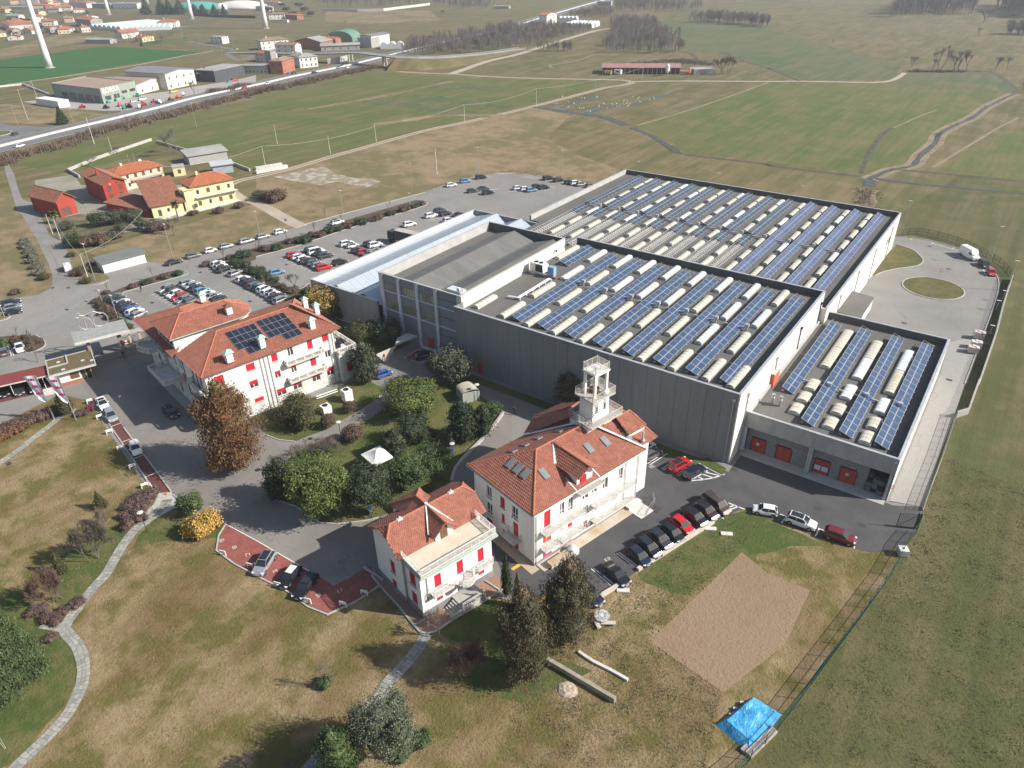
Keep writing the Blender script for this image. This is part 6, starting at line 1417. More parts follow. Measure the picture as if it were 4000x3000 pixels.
# ------------------------------------------------------------------ vehicles
def paintmat(name,c,metal=.0,rough=.28):
 t=NT('car_'+name);t.col(c);t.b.inputs['Coat Weight'].default_value=.6;t.b.inputs['Coat Roughness'].default_value=.06
 m=t.done(rough,metal,.5);return m
PAINT={'white':paintmat('white',(.74,.75,.76)),'silver':paintmat('silver',(.42,.44,.46),.5,.35),'grey':paintmat('grey',(.16,.17,.18),.4,.35),'light grey':paintmat('light_grey',(.30,.32,.34),.4,.35),'black':paintmat('black',(.012,.013,.015)),'dark blue':paintmat('dark_blue',(.012,.018,.042)),'blue':paintmat('blue',(.03,.11,.38)),'light blue':paintmat('light_blue',(.12,.28,.48)),'red':paintmat('red',(.50,.015,.02)),'dark red':paintmat('dark_red',(.14,.012,.02)),'maroon':paintmat('maroon',(.055,.018,.028)),'dark green':paintmat('dark_green',(.015,.05,.035)),'yellow':paintmat('yellow',(.65,.50,.04)),'bronze':paintmat('bronze',(.10,.085,.075),.5,.4),'orange':paintmat('orange',(.6,.16,.03)),'teal':paintmat('teal',(.03,.30,.22)),'dark grey':paintmat('dark_grey',(.05,.055,.062),.3,.3)}
carglass=NT('car_glass');carglass.col((.02,.025,.03));carglass=carglass.done(.04,0,.8)
rimm=M('alloy_rim',(.38,.39,.40),None,2,.3,.7);tyre=M('tyre',(.02,.02,.021),None,2,.85)
lampm=NT('headlamp_glass');lampm.col((.75,.78,.8));lampm=lampm.done(.1,.2,.8);tailm=NT('tail_lamp');tailm.col((.35,.01,.015));tailm=tailm.done(.15,0,.7)
platem=M('number_plate',(.7,.7,.68),None,3);plastic=M('black_trim',(.02,.02,.022),None,2,.6)
def loft(secs):
 """secs: (x, [(y,z) half outline bottom centre -> top centre]); mirrored"""
 mb=MB();n=len(secs[0][1]);P_=[]
 for x,o in secs:
  P_+=[(x,y,z)for y,z in o]+[(x,-y,z)for y,z in reversed(o)]
 m=2*n;mb.add(P_,[(k*m+i,k*m+(i+1)%m,(k+1)*m+(i+1)%m,(k+1)*m+i)for k in range(len(secs)-1)for i in range(m)]+[tuple(range(m-1,-1,-1)),tuple((len(secs)-1)*m+i for i in range(m))])
 return mb
WH=MB().lathe([(.24,-.11),(.325,-.10),(.335,-.05),(.335,.05),(.325,.10),(.24,.11)],16)
WH.v=[(x,z,y)for x,y,z in WH.v];WH=WH.mesh('tyre',tyre)
RM=MB().lathe([(.06,-.112),(.22,-.115),(.23,-.10),(.23,.10),(.22,.115),(.06,.112)],10);RM.v=[(x,z,y)for x,y,z in RM.v];RM=RM.mesh('rim',rimm)
def carproto(kind):
 """length along +x (front), z up"""
 K={'hatch':dict(L=4.05,W=1.76,H=1.50,hood=.86,f=.98,cow=1.02,rf=1.75,rb=3.45,be=3.95,belt=.92,tail=.95),'suv':dict(L=4.45,W=1.85,H=1.64,hood=.98,f=1.05,cow=1.12,rf=1.85,rb=3.85,be=4.30,belt=1.05,tail=1.05),'sedan':dict(L=4.65,W=1.82,H=1.45,hood=.86,f=1.15,cow=1.22,rf=2.05,rb=3.15,be=3.95,belt=.92,tail=.98),'wagon':dict(L=4.65,W=1.82,H=1.49,hood=.87,f=1.12,cow=1.18,rf=1.95,rb=4.05,be=4.5,belt=.93,tail=.95),'small':dict(L=3.60,W=1.64,H=1.50,hood=.88,f=.75,cow=.80,rf=1.42,rb=3.05,be=3.50,belt=.92,tail=.95),'mpv':dict(L=4.95,W=1.92,H=1.88,hood=1.05,f=.85,cow=.95,rf=1.65,rb=4.55,be=4.85,belt=1.12,tail=1.1)}[kind]
 L,W,H=K['L'],K['W'],K['H'];w=W/2;X=lambda d:L/2-d
 b_=.22;hd=K['hood'];bt=K['belt'];tl=K['tail']
 def sec(d,ww,zt,zm=None,zb=b_):zm=zm or zt-.22;return(X(d),[(0,zb),(ww*.88,zb),(ww*.98,zb+.16),(ww,(zb+zm)/2+.06),(ww*.985,zm),(ww*.90,zt-.03),(0,zt)])
 body=loft([sec(0,w*.80,.62,.46,.26),sec(.10,w*.90,.72,.5),sec(.35,w*.97,hd-.06,.6),sec(K['f'],w,hd+.03),sec(K['cow']+.25,w,bt+.02),sec(L*.5,w,bt),sec(L*.75,w,bt+.03),sec(K['be']-.1 if kind!='sedan' else K['be'],w*.98,tl+.02),sec(L-.14,w*.93,tl-.05 if kind!='sedan' else tl,.6),sec(L-.02,w*.84,tl-.22 if kind!='sedan' else tl-.06,.55,.28)])
 c,rf,rb,be=K['cow'],K['rf'],K['rb'],K['be'];wr=w*.74;wb=w*.93;zb=bt-.02
 rz=lambda x:H-.035-.05*abs((x-(rf+rb)/2)/(rb-rf)*2)**2
 Rp=[(X(rf),wr*.93,rz(rf)),(X((rf+rb)/2),wr,rz((rf+rb)/2)+.0),(X(rb),wr*.93,rz(rb))]
 roof=MB();top=[]
 for x,y,z in Rp:top.append([(x,y,z),(x,y*.6,z+.03),(x,-y*.6,z+.03),(x,-y,z)])
 for a,d in zip(top,top[1:]):
  for i in range(3):roof.add([a[i],a[i+1],d[i+1],d[i]],[(0,3,2,1)])
 A0=(X(c),wb*.93,zb+.02);A1=(X(rf),wr*.93,rz(rf));C0=(X(be),wb*.93,zb+.02);C1=(X(rb),wr*.93,rz(rb));B0=(X((c+be)/2+.05),wb,zb);B1=(X((rf+rb)/2),wr,rz((rf+rb)/2))
 def bar(p,q,r):
  for s in(1,-1):body.tube((p[0],p[1]*s,p[2]),(q[0],q[1]*s,q[2]-.01),r,r,4,False)
 bar(A0,A1,.038);bar(C0,C1,.07);bar(B0,B1,.03)
 if kind in('suv','wagon','mpv','hatch','small'):body.tube((C1[0],C1[1]*.9,C1[2]),(C1[0],-C1[1]*.9,C1[2]),.04,.04,4)
 for s in(1,-1):body.tube((A1[0],A1[1]*s,A1[2]),(C1[0],C1[1]*s,C1[2]),.03,.03,4,False);body.box(X(c+.32)-.1,X(c+.32)+.08,s*(wb+.03)-(0 if s>0 else .17),s*(wb+.03)+(.17 if s>0 else 0),bt+.0,bt+.14)
 body.v+=[];n0=len(body.v);body.v+=roof.v;body.f+=[tuple(n0+i for i in f)for f in roof.f];body.m+=[0]*len(roof.f)
 ins=.985
 parts={'body':body.mesh('body',PAINT['white'])}
 def q(P4,name):m=MB();m.add(P4,[(0,1,2,3)]);parts.setdefault(name,[]).append(m)
 W_=lambda p,s=1,k=ins:(p[0],p[1]*s*k,p[2])
 ws=MB().add([W_(A0),W_(A0,-1),W_(A1,-1),W_(A1)],[(0,1,2,3)]).mesh('windscreen',carglass)
 rw=MB().add([W_(C0,-1),W_(C0),W_(C1),W_(C1,-1)],[(0,1,2,3)]).mesh('rear_window',carglass)
 sw=[]
 for s in(1,-1):sw.append(MB().add([W_(A0,s),W_(A1,s),W_(B1,s),W_(C1,s),W_(C0,s),W_(B0,s)],[(0,1,2,3,4,5)if s>0 else(5,4,3,2,1,0)]).mesh('side_window',carglass))
 hl=[MB().obox((X(.20),s*w*.72,.66 if kind!='suv' else .74),.16,.17,.07,-s*.45).mesh('headlight',lampm)for s in(1,-1)]
 tlm=[MB().obox((X(L-.10),s*w*.74,.82 if kind!='small' else .8),.08,.14,.10,s*.3).mesh('taillight',tailm)for s in(1,-1)]
 gr=MB().box(X(.02)-.06,X(.02)+.012,-w*.45,w*.45,.36,.56).mesh('grille',plastic);pl=MB().box(X(0)-.02,X(0)+.025,-.26,.26,.40,.51).mesh('number_plate',platem);pl2=MB().box(X(L)-.0,X(L)+.05,-.26,.26,.60,.71).mesh('number_plate',platem)
 ax=.30 if kind=='small' else .0
 wf,wr_=X(.80 if kind!='small' else .66),X(L-.82 if kind!='small' else L-.66)
 arch=MB()
 for s in(1,-1):
  for xx in(wf,wr_):arch.tube((xx,s*(w-.27),.34),(xx,s*(w+.004),.34),.385,.385,14)
 arch.box(X(L-.1),X(.15),-w*.85,w*.85,.17,.3)
 return dict(body=parts['body'],glass=[('windscreen',ws),('rear_window',rw),('side_window',sw[0]),('side_window',sw[1])],rest=[('headlight',hl[0]),('headlight',hl[1]),('taillight',tlm[0]),('taillight',tlm[1]),('grille',gr),('number_plate',pl),('number_plate',pl2),('wheel_arches',arch.mesh('wheel_arches',plastic))],wheels=[(wf,w-.10),(wf,-w+.10),(wr_,w-.10),(wr_,-w+.10)],L=L,W=W,H=H,wr=wr,rf=X(rf),rb=X(rb))
CP={}
CARS=[]
def car(pos,rz,kind,colr,label,group=None,top=None,detail=True,scale=.94):
 """pos: ground point of the middle; rz: heading of the nose"""
 if kind not in CP:CP[kind]=carproto(kind)
 p=CP[kind];o=thing('car' if kind!='mpv' else 'people_carrier',label,'car',(pos[0],pos[1],.03),rz,group)
 if scale!=1:o.scale=(scale,)*3
 b_=put('body',p['body'],o);b_.material_slots[0].link='OBJECT';b_.material_slots[0].material=PAINT[colr]
 for nme,me in p['glass']:put(nme,me,o)
 if detail:
  for nme,me in p['rest']:put(nme,me,o)
  if top:
   m=MB();m.add([(p['rf']-.1,-p['wr']*.8,p['H']+.0),(p['rf']-.1,p['wr']*.8,p['H']),(p['rb']+.15,p['wr']*.8,p['H']+.0),(p['rb']+.15,-p['wr']*.8,p['H'])],[(0,1,2,3)]);m.obj('roof_panel',{'black':plastic,'white':PAINT['white'],'glass':carglass}[top],o)
  for x,y in p['wheels']:
   w_=put('wheel',WH,o,(x,y,.335));put('rim',RM,w_)
 else:
  for x,y in p['wheels']:put('wheel',WH,o,(x,y,.335))
 CARS.append(o);return o
def head(t,a,b_):p,q=g(t,*a),g(t,*b_);return atan2(q[1]-p[1],q[0]-p[0])
def row(t,a,b_,n,hd,spec,tmpl,group,z=.7):
 """cars side by side from a to b (pixel centres of the cars); spec: list of (kind, colour[, top]) or None"""
 A,B=g(t,*a,z),g(t,*b_,z);names=ords
 for i in range(n):
  s=spec[i]
  if s is None:continue
  u=i/max(1,n-1);pos=(A[0]+(B[0]-A[0])*u+random.uniform(-.08,.08),A[1]+(B[1]-A[1])*u+random.uniform(-.1,.1))
  kd={'hatch':'hatchback','suv':'SUV','sedan':'saloon','wagon':'estate car','small':'small car','mpv':'people carrier'}[s[0]]
  car(pos,hd+random.uniform(-.03,.03),s[0],s[1],tmpl%(s[1],kd,names[i]),group,s[2]if len(s)>2 else None)
random.seed(21)
nose=head('22',(1640,960),(1860,1110))
nose=f3 .a-pi/2-.12
def carpx(t,x,y,z,hd,kind,colr,label,group=None,top=None):return car(g(t,x,y,z),hd,kind,colr,label,group,top)
GR='cars parked beside the tower villa, noses to the lawn'
for(t,x,y,kd,cl,l,tp)in(('f',1332,1237,'sedan','black','black saloon alone in its bay, nearest the conifers, nose to the lawn kerb',None),('22',1100,1475,'hatch','dark blue','dark blue hatchback at the near end of the tightly parked row',None),('22',1180,1400,'suv','black','black SUV with roof window, next to the dark blue hatchback','glass'),('22',1275,1330,'suv','dark grey','dark grey SUV with silver roof rails between two black cars','glass'),('22',1390,1275,'hatch','black','black hatchback immediately left of the bright red one',None),('22',1470,1205,'hatch','red','bright red hatchback in the dark row, facing the lawn',None),('22',1580,1140,'suv','black','black SUV between the bright red hatchback and the maroon car',None),('22',1675,1085,'suv','maroon','maroon SUV beside the big bronze people carrier','glass'),('22',1765,1030,'mpv','bronze','large bronze-grey people carrier at the far end of the row',None)):
 carpx(t,x,y,.8,nose,kd,cl,l,GR,tp)
carpx('f',1278,1282,.8,nose,'hatch','dark blue','dark blue car half hidden behind the right brown conifer',GR)
GC_='cars parked along the kerb of the yard'
carpx('f',1653,1102,.6,head('f',(1700,1105),(1625,1092)),'small','white','small white hatchback with dark windows leading the kerbside line',GC_)
carpx('f',1730,1126,.6,head('f',(1700,1118),(1762,1140)),'suv','white','white SUV with black glass roof in the middle of the kerbside line',GC_,'glass')
carpx('f',1814,1158,.6,head('f',(1790,1150),(1845,1168)),'suv','dark red','dark red SUV last in the kerbside line near the gate',GC_)
GW='cars parked between the tower villa and the grey wall'
hw=head('22',(1390,740),(1530,660))
carpx('22',1150,535,.7,hw,'hatch','white','white car mostly hidden behind the tower villa roof edge',GW)
carpx('22',1205,600,.7,hw,'hatch','grey','dark grey hatchback beside the painted number bays by the grey wall',GW)
carpx('22',1448,690,.7,hw,'suv','red','red SUV with black roof parked by the grey wall',GW,'black')
carpx('22',1575,750,.7,hw,'wagon','dark blue','dark grey-blue estate car right of the red SUV with black roof',GW)
GB='cars on the red bays by the small villa'
hb=head('f',(590,1195),(555,1238))
carpx('f',571,1216,.6,hb+.12,'suv','silver','silver SUV with black roof window on the red bays',GB,'glass')
carpx('f',626,1245,.6,hb-.05,'hatch','black','black hatchback with white roof on the red bays',GB,'white');carpx('f',660,1265,.6,hb-.02,'wagon','black','long black estate car on the red bays nearest the small villa',GB,'glass')
GS='cars on the dark red strip by the lawn'
hs=head('02',(880,150),(970,310))
carpx('02',885,165,.6,hs,'sedan','white','white saloon with black roof at the far end of the dark red strip',GS,'black');carpx('02',955,265,.6,hs,'wagon','silver','silver-grey estate parked right in front of the white saloon',GS);carpx('02',1170,550,.6,head('02',(1150,500),(1190,600)),'hatch','white','white hatchback alone in the middle of the dark red strip',GS)
carpx('02',1475,240,.6,head('02',(1420,200),(1530,295)),'suv','dark blue','dark grey-blue SUV in the villa shade on the inner road')
carpx('11',1450,1405,.7,head('11',(1390,1430),(1520,1390)),'suv','black','black SUV on the marked bay under the office block');carpx('11',1100,1565,.7,head('11',(1060,1590),(1140,1560)),'small','blue','bright blue small car half hidden behind the garden tree')
carpx('31',1930,690,.7,head('31',(1905,660),(1950,720)),'small','red','small red car last behind the white van by the fence');carpx('31',1868,620,.7,head('31',(1840,590),(1905,650)),'suv','black','black SUV between the white van and the small red car')
h1=head('01',(1010,970),(1100,930))
random.seed(4)
row('01',(985,905),(1225,1075),9,h1,[('wagon','dark grey'),('suv','black'),('hatch','white','black'),('hatch','dark blue'),('wagon','black'),('hatch','blue'),('suv','white'),('hatch','silver'),None],'%s %s in the row backing onto the hedge, %s from the far end','first car park row against the hedge')
h2_=head('01',(1400,840),(1500,800))
row('01',(1435,828),(1615,950),6,h2_+pi,[('wagon','silver'),('wagon','dark grey'),('hatch','white'),('hatch','red'),('hatch','light grey'),('wagon','grey')],'%s %s in near middle row of the first car park, %s from top','near middle row of the first car park')
row('01',(1610,778),(1880,920),7,h2_,[('hatch','silver'),('sedan','silver'),('hatch','dark blue'),('hatch','light blue'),('hatch','white'),('sedan','silver'),('wagon','black')],'%s %s in the far middle row of the first car park, %s from top','far middle row of the first car park')
row('01',(1875,615),(1935,660),3,h2_,[('hatch','white'),('hatch','white','black'),('suv','black')],'%s %s by the upper end of the diagonal hedge, %s from top','cars at the top of the diagonal hedge')
carpx('01',2030,695,.7,h2_,'hatch','silver','silver hatchback on its own beside the diagonal hedge','cars at the top of the diagonal hedge')
row('01',(2095,745),(2240,820),5,h2_,[('hatch','white'),('hatch','dark grey'),('hatch','maroon'),('wagon','grey'),('hatch','black')],'%s %s along the middle of the diagonal hedge, %s from top','cars along the middle of the diagonal hedge')
row('11',(40,810),(215,922),6,h2_,[('hatch','light blue'),('suv','white'),('wagon','white'),('hatch','white','black'),('wagon','dark grey'),('wagon','silver')],'%s %s at the lower end of the diagonal hedge, %s from top','cars at the lower end of the diagonal hedge')
GK='cars parked along the access road'
for x,y,k_,c,l,t,dx in((1500,600,'sedan','black','black saloon at the near end of the access road line, by the white garage','01',60),(1668,545,'hatch','grey','grey hatchback second in the access road line','01',60),(1818,500,'small','white','small white car third in the access road line','01',60),(1955,463,'hatch','silver','silver hatchback fourth in the access road line','01',60),(2128,418,'wagon','silver','silver estate fifth in the access road line','01',60),(60,380,'hatch','silver','silver-grey car sixth in the access road line, above the drive junction','11',60),(208,338,'hatch','white','pale silver car seventh in the access road line, next to the small sign','11',60),(700,257,'suv','white','white SUV with black roof alone beside the gravel drive mouth','11',60)):
 carpx(t,x,y,.7,head(t,(x-dx,y+15),(x+dx,y-17)),k_,c,l,GK,'black' if 'black roof' in l else None)
h3=head('11',(520,660),(640,630))
row('11',(325,537),(585,645),7,h3,[('hatch','red'),('hatch','white'),('hatch','white'),('wagon','maroon'),('hatch','grey'),('hatch','silver'),('suv','red')],'%s %s in the near row of the second car park, %s from the left','near row of the second car park')
row('11',(485,490),(597,548),4,h3,[('wagon','dark green'),('mpv','white'),('hatch','black'),('suv','dark grey')],'%s %s in the far row of the second car park, %s from left','far row of the second car park')
row('11',(782,440),(832,458),2,h3,[('suv','white'),('small','white','black')],'%s %s in the third row of the second car park, %s from the left','third row of the second car park')
row('11',(985,440),(1025,452),2,h3,[('hatch','dark blue'),('suv','white')],'%s %s in the fourth row of the second car park, %s from the left','fourth row of the second car park')
row('11',(880,498),(980,528),3,h3,[('hatch','dark grey'),('hatch','red'),('sedan','grey')],'%s %s near the metal-roofed hall, %s from the left','cars near the metal-roofed hall')
for x,y,k_,c,l in((725,603,'suv','black','black SUV standing alone right of the near row'),(178,688,'hatch','light blue','blue hatchback alone at the left of the second car park'),(1108,478,'sedan','silver','silver saloon half behind the metal roof edge'),(1325,275,'suv','white','white SUV alone between the lorry and the planted strip'),(1512,200,'suv','white','white SUV next to two dark cars at the upper car park'),(1590,158,'suv','dark blue','dark blue SUV behind the black one in the upper car park'),(1635,182,'suv','black','black SUV right of the white one in the upper car park'),(1665,238,'hatch','white','white hatchback just above the metal roof edge'),(1755,192,'sedan','dark blue','dark saloon parked diagonally above the metal roof')):
 carpx('11',x,y,.7,h3,k_,c,l,'single cars of the second car park')
h4=head('10',(1650,1600),(1720,1590))
for t,x,y,k_,c,l in(('10',1687,1595,'hatch','white','white hatchback at the left edge of the far car park'),('10',1808,1560,'hatch','light blue','pale blue hatchback behind the white one in the far car park'),('10',1945,1527,'suv','black','black SUV at the meadow edge of the far car park'),('10',1870,1645,'hatch','dark grey','dark car in front of the crossing hatch marks'),('10',1962,1625,'sedan','dark grey','dark grey saloon in the middle of the far car park'),('10',2005,1660,'suv','black','black SUV lowest in the middle of the far car park'),('20',55,1620,'hatch','white','left one of two white hatchbacks in the far car park'),('20',118,1628,'hatch','white','right one of two white hatchbacks in the far car park'),('20',168,1638,'hatch','light blue','light blue hatchback next to two white ones'),('20',218,1605,'hatch','dark grey','dark hatchback behind the light blue one'),('20',275,1615,'suv','black','black SUV right of the dark hatchback in the far car park'),('20',313,1535,'suv','black','black SUV at the far meadow edge left of the lamp'),('20',403,1552,'suv','black','black SUV under the tall lamp of the far car park'),('20',497,1570,'hatch','dark green','dark green hatchback right of the tall lamp'),('20',553,1577,'suv','white','white SUV in the last row near the factory'),('20',600,1588,'hatch','silver','silver hatchback in the last row near the factory'),('20',680,1600,'hatch','grey','grey car half hidden by the factory wall')):
 carpx(t,x,y,.7,h4,k_,c,l,'cars of the far car park')
h5=head('01',(40,1040),(170,1010))
row('01',(85,950),(115,1030),3,h5,[('wagon','dark blue'),('hatch','light grey'),('small','black')],'%s %s at the left edge of the picture, %s from top','cars at the left edge')
carpx('01',165,1335,.7,head('01',(160,1310),(180,1370)),'sedan','white','white saloon beside the rounded planted island');carpx('01',35,1370,.7,head('01',(30,1400),(30,1340)),'hatch','grey','grey hatchback at the left edge below the rounded island')
for i,(x,y,c)in enumerate(((30,55,'black'),(160,40,'dark grey'),(290,20,'black'))):carpx('02',x,y,.7,head('02',(160,20),(175,90)),'sedan',c,'dark saloon under the red carport, %s from the left'%ords[i],'cars under the red carport')
def hwcar(t,x,y,k_,c,l,fl=0):
 p=g(t,x,y,.7);i=min(range(len(HW)-1),key=lambda i:(HW[i][0]-p[0])**2+(HW[i][1]-p[1])**2);a,b_=HW[max(i-1,0)],HW[i+1];car(p,atan2(b_[1]-a[1],b_[0]-a[0])+fl,k_,c,l,'traffic on the highway',detail=False)
hwcar('00',168,1255,'wagon','white','white car on the near lanes of the highway at the left');hwcar('00',1690,898,'hatch','yellow','yellow-green car on the near lanes of the highway');hwcar('00',2110,758,'hatch','red','red car on the far lanes of the highway',pi);hwcar('10',48,762,'suv','black','dark SUV on the near lanes behind the yellow-green car')
hwcar('10',98,718,'hatch','white','white car on the far lanes beside the dark SUV',pi);hwcar('10',505,625,'suv','dark grey','dark car on the highway below the white house',0);hwcar('10',620,592,'suv','orange','orange pickup on the far lanes near the overpass',pi);hwcar('10',740,567,'hatch','dark blue','dark blue car on the far lanes near the overpass',pi)
hwcar('10',712,580,'small','silver','silver small car just left of the dark blue one on the highway',pi);hwcar('10',790,580,'hatch','white','white car on the near lanes just before the overpass');hwcar('10',1660,350,'mpv','white','white van far away on the highway',pi);hwcar('10',1145,500,'mpv','white','white van emerging from the overpass')
hwcar('10',2190,215,'mpv','white','white van on the highway at the far wood');hwcar('20',130,182,'hatch','silver','silver car far away near the pink-roofed house')
carpx('00',130,1152,.7,head('00',(110,1160),(150,1148)),'hatch','dark green','dark green car on the small roundabout at the left edge')
for t,x,y,k_,c,l in(('00',1155,875,'hatch','white','white car in the lettered dealership yard'),('00',1232,855,'mpv','white','white van in the lettered dealership yard'),('00',1500,790,'mpv','yellow','yellow van beside the light warehouse'),('00',1110,902,'small','red','small red vehicle in the dealership yard'),('00',2030,690,'mpv','red','red pickup beside the anthracite hall'),('00',1985,700,'hatch','light blue','light blue car beside the anthracite hall'),('00',2045,423,'hatch','yellow','yellow car on the village road bend'),('10',295,630,'hatch','light blue','light blue car below the brick house with washing'),('10',330,628,'hatch','dark blue','dark blue car below the brick house with washing')):
 carpx(t,x,y,.7,head(t,(x-30,y),(x+30,y-10)),k_,c,l,'vehicles of the far village')
def van(t,x,y,hd,label,L=5.9,H=2.6,W=2.0,kind='white'):
 o=thing('van',label,'van',(*g(t,x,y,1.0),.03),hd);w=W/2
 b_=loft([(L/2,[(0,.3),(w*.85,.3),(w*.9,.5),(w*.9,.75),(w*.8,.85),(0,.9)]),(L/2-.9,[(0,.28),(w*.97,.28),(w,.6),(w,1.0),(w*.9,1.22),(0,1.28)]),(L/2-1.75,[(0,.28),(w*.97,.28),(w,.6),(w,1.3),(w*.86,H-.12),(0,H)]),(-L/2+.1,[(0,.28),(w*.97,.28),(w,.6),(w,1.3),(w*.86,H-.12),(0,H)]),(-L/2,[(0,.32),(w*.95,.32),(w*.97,.6),(w*.97,1.3),(w*.82,H-.2),(0,H-.1)])])
 b_.obj('body',PAINT[kind],o);MB().add([(L/2-.92,w*.86,1.30),(L/2-.92,-w*.86,1.30),(L/2-1.66,-w*.8,H-.34),(L/2-1.66,w*.8,H-.34)],[(0,1,2,3)]).obj('windscreen',carglass,o)
 for s in(1,-1):MB().add([(L/2-1.1,s*(w*.985+.01),1.25),(L/2-2.3,s*(w+.012),1.25),(L/2-2.3,s*(w*.93+.015),1.95),(L/2-1.7,s*(w*.925+.015),1.95)],[(0,1,2,3)]).obj('side_window',carglass,o);MB().obox((L/2-.25,s*w*.7,.85),.2,.2,.1,-s*.4).obj('headlight',lampm,o);MB().box(-L/2-.02,-L/2+.05,s*w*.85-.07,s*w*.85+.07,.9,1.3).obj('taillight',tailm,o)
 MB().box(L/2-.2,L/2+.03,-w*.8,w*.8,.3,.5).obj('bumper',plastic,o)
 for xx in(L/2-1.0,-L/2+1.1):
  for s in(1,-1):w_=put('wheel',WH,o,(xx,s*(w-.1),.335));put('rim',RM,w_)
 return o
van('31',1745,535,head('31',(1680,500),(1810,570)),'long white high-roofed van by the fence of the turning circle');van('01',578,640,head('01',(600,680),(560,600)),'small white van driving down the access road at the left',4.4,1.85,1.8)
lo=thing('lorry','black lorry with dark curtain-sided trailer beside the planted strip','lorry',(*g('11',1165,410),.03),head('11',(1390,430),(1165,400)))
hh=Vector(g('11',1165,415));tt=Vector(g('11',1400,470));lo.rotation_euler=(0,0,atan2(hh.y-tt.y,hh.x-tt.x))
lo.rotation_euler.z=-pi/2-.02+pi;lo.location=(g('11',1190,425)[0],g('11',1190,425)[1],.03);lo.rotation_euler.z=head('11',(1400,395),(1200,350))
MB().box(-1.1,1.1,-1.2,1.2,.9,3.1).obj('cab',PAINT['black'],lo);MB().box(1.1,1.14,-1.05,1.05,1.9,2.8).obj('windscreen',carglass,lo);MB().box(-13.5,-1.5,-1.27,1.27,1.2,3.75).obj('trailer',M('dark_curtain',(.03,.033,.04),(.05,.052,.058),.5,.5),lo);MB().box(-13.5,-1.5,-1.25,1.25,3.75,3.80).obj('trailer_roof',M('trailer_top',(.42,.40,.36),None,.5),lo);MB().box(-13.3,.9,-.4,.4,.6,1.0).obj('chassis',dark_metal,lo)
for xx in(.2,-2.9,-10.2,-11.4,-12.6):
 for s in(1,-1):put('wheel',WH,lo,(xx,s*1.08,.48),0,1.45)
pm_=MB()
def seg(t,a,b_,w=.13,z=.05):pm_.strip([g(t,*a),g(t,*b_)],w,z,z+.006)
def baylines(t,a,b_,n,ln,hd,z=.046):
 A,B=g(t,*a),g(t,*b_)
 for i in range(n+1):
  u=i/n;x=A[0]+(B[0]-A[0])*u;y=A[1]+(B[1]-A[1])*u;pm_.strip([(x-cos(hd)*ln/2,y-sin(hd)*ln/2),(x+cos(hd)*ln/2,y+sin(hd)*ln/2)],.12,z,z+.006)
for a,b_ in(((905,1465),(1095,1605)),((925,1458),(1110,1595)),((685,1600),(760,1659)),((700,1592),(790,1659)),((1170,690),(1310,600)),((1190,700),(1340,605)),((1295,735),(1360,690)),((1310,745),(1375,705)),((1420,785),(1500,735)),((1440,795),(1500,755)),((1540,835),(1690,750)),((1540,838),(1640,830)),((1640,830),(1730,815)),((1730,815),(1800,795)),((1675,765),(1800,795)),((1600,800),(1660,828)),((1640,780),(1740,812)),((1870,1030),(2010,1085)),((1890,1085),(1960,1060)),((1870,1070),(1920,1050)),((1780,1140),(1830,1165))):seg('22',a,b_,.14 if a[0]<1500 else .22)
for t,a,b_ in(('32',(105,1125),(160,1150)),('32',(155,1148),(115,1205)),('32',(430,1248),(490,1270)),('32',(440,1255),(408,1318)),('32',(745,1385),(745,1425)),('23',(640,45),(775,180)),('23',(730,-20),(870,95)),('23',(760,-25),(885,80))):seg(t,a,b_,.16)
for t,a,b_ in(('02',(965,368),(1050,336)),('02',(1060,502),(1147,470)),('02',(1160,647),(1245,612)),('02',(1267,802),(1355,767)),('12',(0,1352),(500,1642)),('02',(1952,1212),(2212,1352)),('02',(1070,380),(1480,933)),('02',(940,345),(1350,940)),('11',(1285,1435),(1400,1360)),('11',(1430,1480),(1560,1395)),('11',(1285,1435),(1430,1480)),('11',(1400,1362),(1560,1410)),('01',(100,1350),(120,1418)),('01',(78,1345),(100,1420))):seg(t,a,b_,.13)
seg('31',(1420,445),(1650,512));seg('31',(1590,495),(1610,480));seg('31',(1415,450),(1425,435));seg('31',(1845,640),(1890,740));seg('31',(1890,740),(1960,742));seg('31',(1230,415),(1240,405))
for a,b_,n,ln,hd,t in(((1390,860),(1590,985),7,5,h2_,'01'),((1570,800),(1850,950),8,5,h2_,'01'),((290,560),(560,680),9,5,h3,'11'),((440,490),(620,590),6,5,h3,'11'),((740,450),(1010,560),8,5,h3,'11'),((2060,760),(2260,870),6,5,h2_,'01'),((0,820),(240,950),8,5,h2_,'11'),((960,430),(1150,500),6,5,h3,'11'),((1480,220),(1720,270),7,5,h3,'11'),((1570,165),(1760,205),6,5,h3,'11')):baylines(t,a,b_,n,ln,hd)
for a,b_,n,t in(((1830,1660),(2050,1640),8,'10'),((20,1650),(320,1625),11,'20'),((2050,1500),(2212,1500),6,'10'),((120,1525),(640,1600),16,'20'),((330,1590),(330,1640),2,'20')):baylines(t,a,b_,n,4.5,h4)
struct('road_marking',pm_,paint)
yl=MB();yl.strip([g('22',0,1605),g('22',78,1555)],.5,.05,.06);yl.strip([g('23',215,235),g('23',335,165)],.45,.05,.06);yl.strip([g('11',960,1590),g('11',1170,1600)],.12,.05,.056);yl.strip([g('12',1080,1620),g('12',1085,1625)],.1,.05,.056);struct('road_marking',yl,paint_y)
gl_=MB();gl_.poly(gl('01',[(1430,775),(1580,735),(1625,710),(1600,685),(1585,690),(1590,705),(1570,722),(1425,762)]),.047);gl_.poly(gl('01',[(920,950),(960,960),(1130,1120),(1100,1140),(1060,1110)]),.047);struct('road_marking',gl_,paint_g)
sheet('disabled_bay','11:1290,1432;1400,1365;1440,1378;1330,1458',.049,redpave)
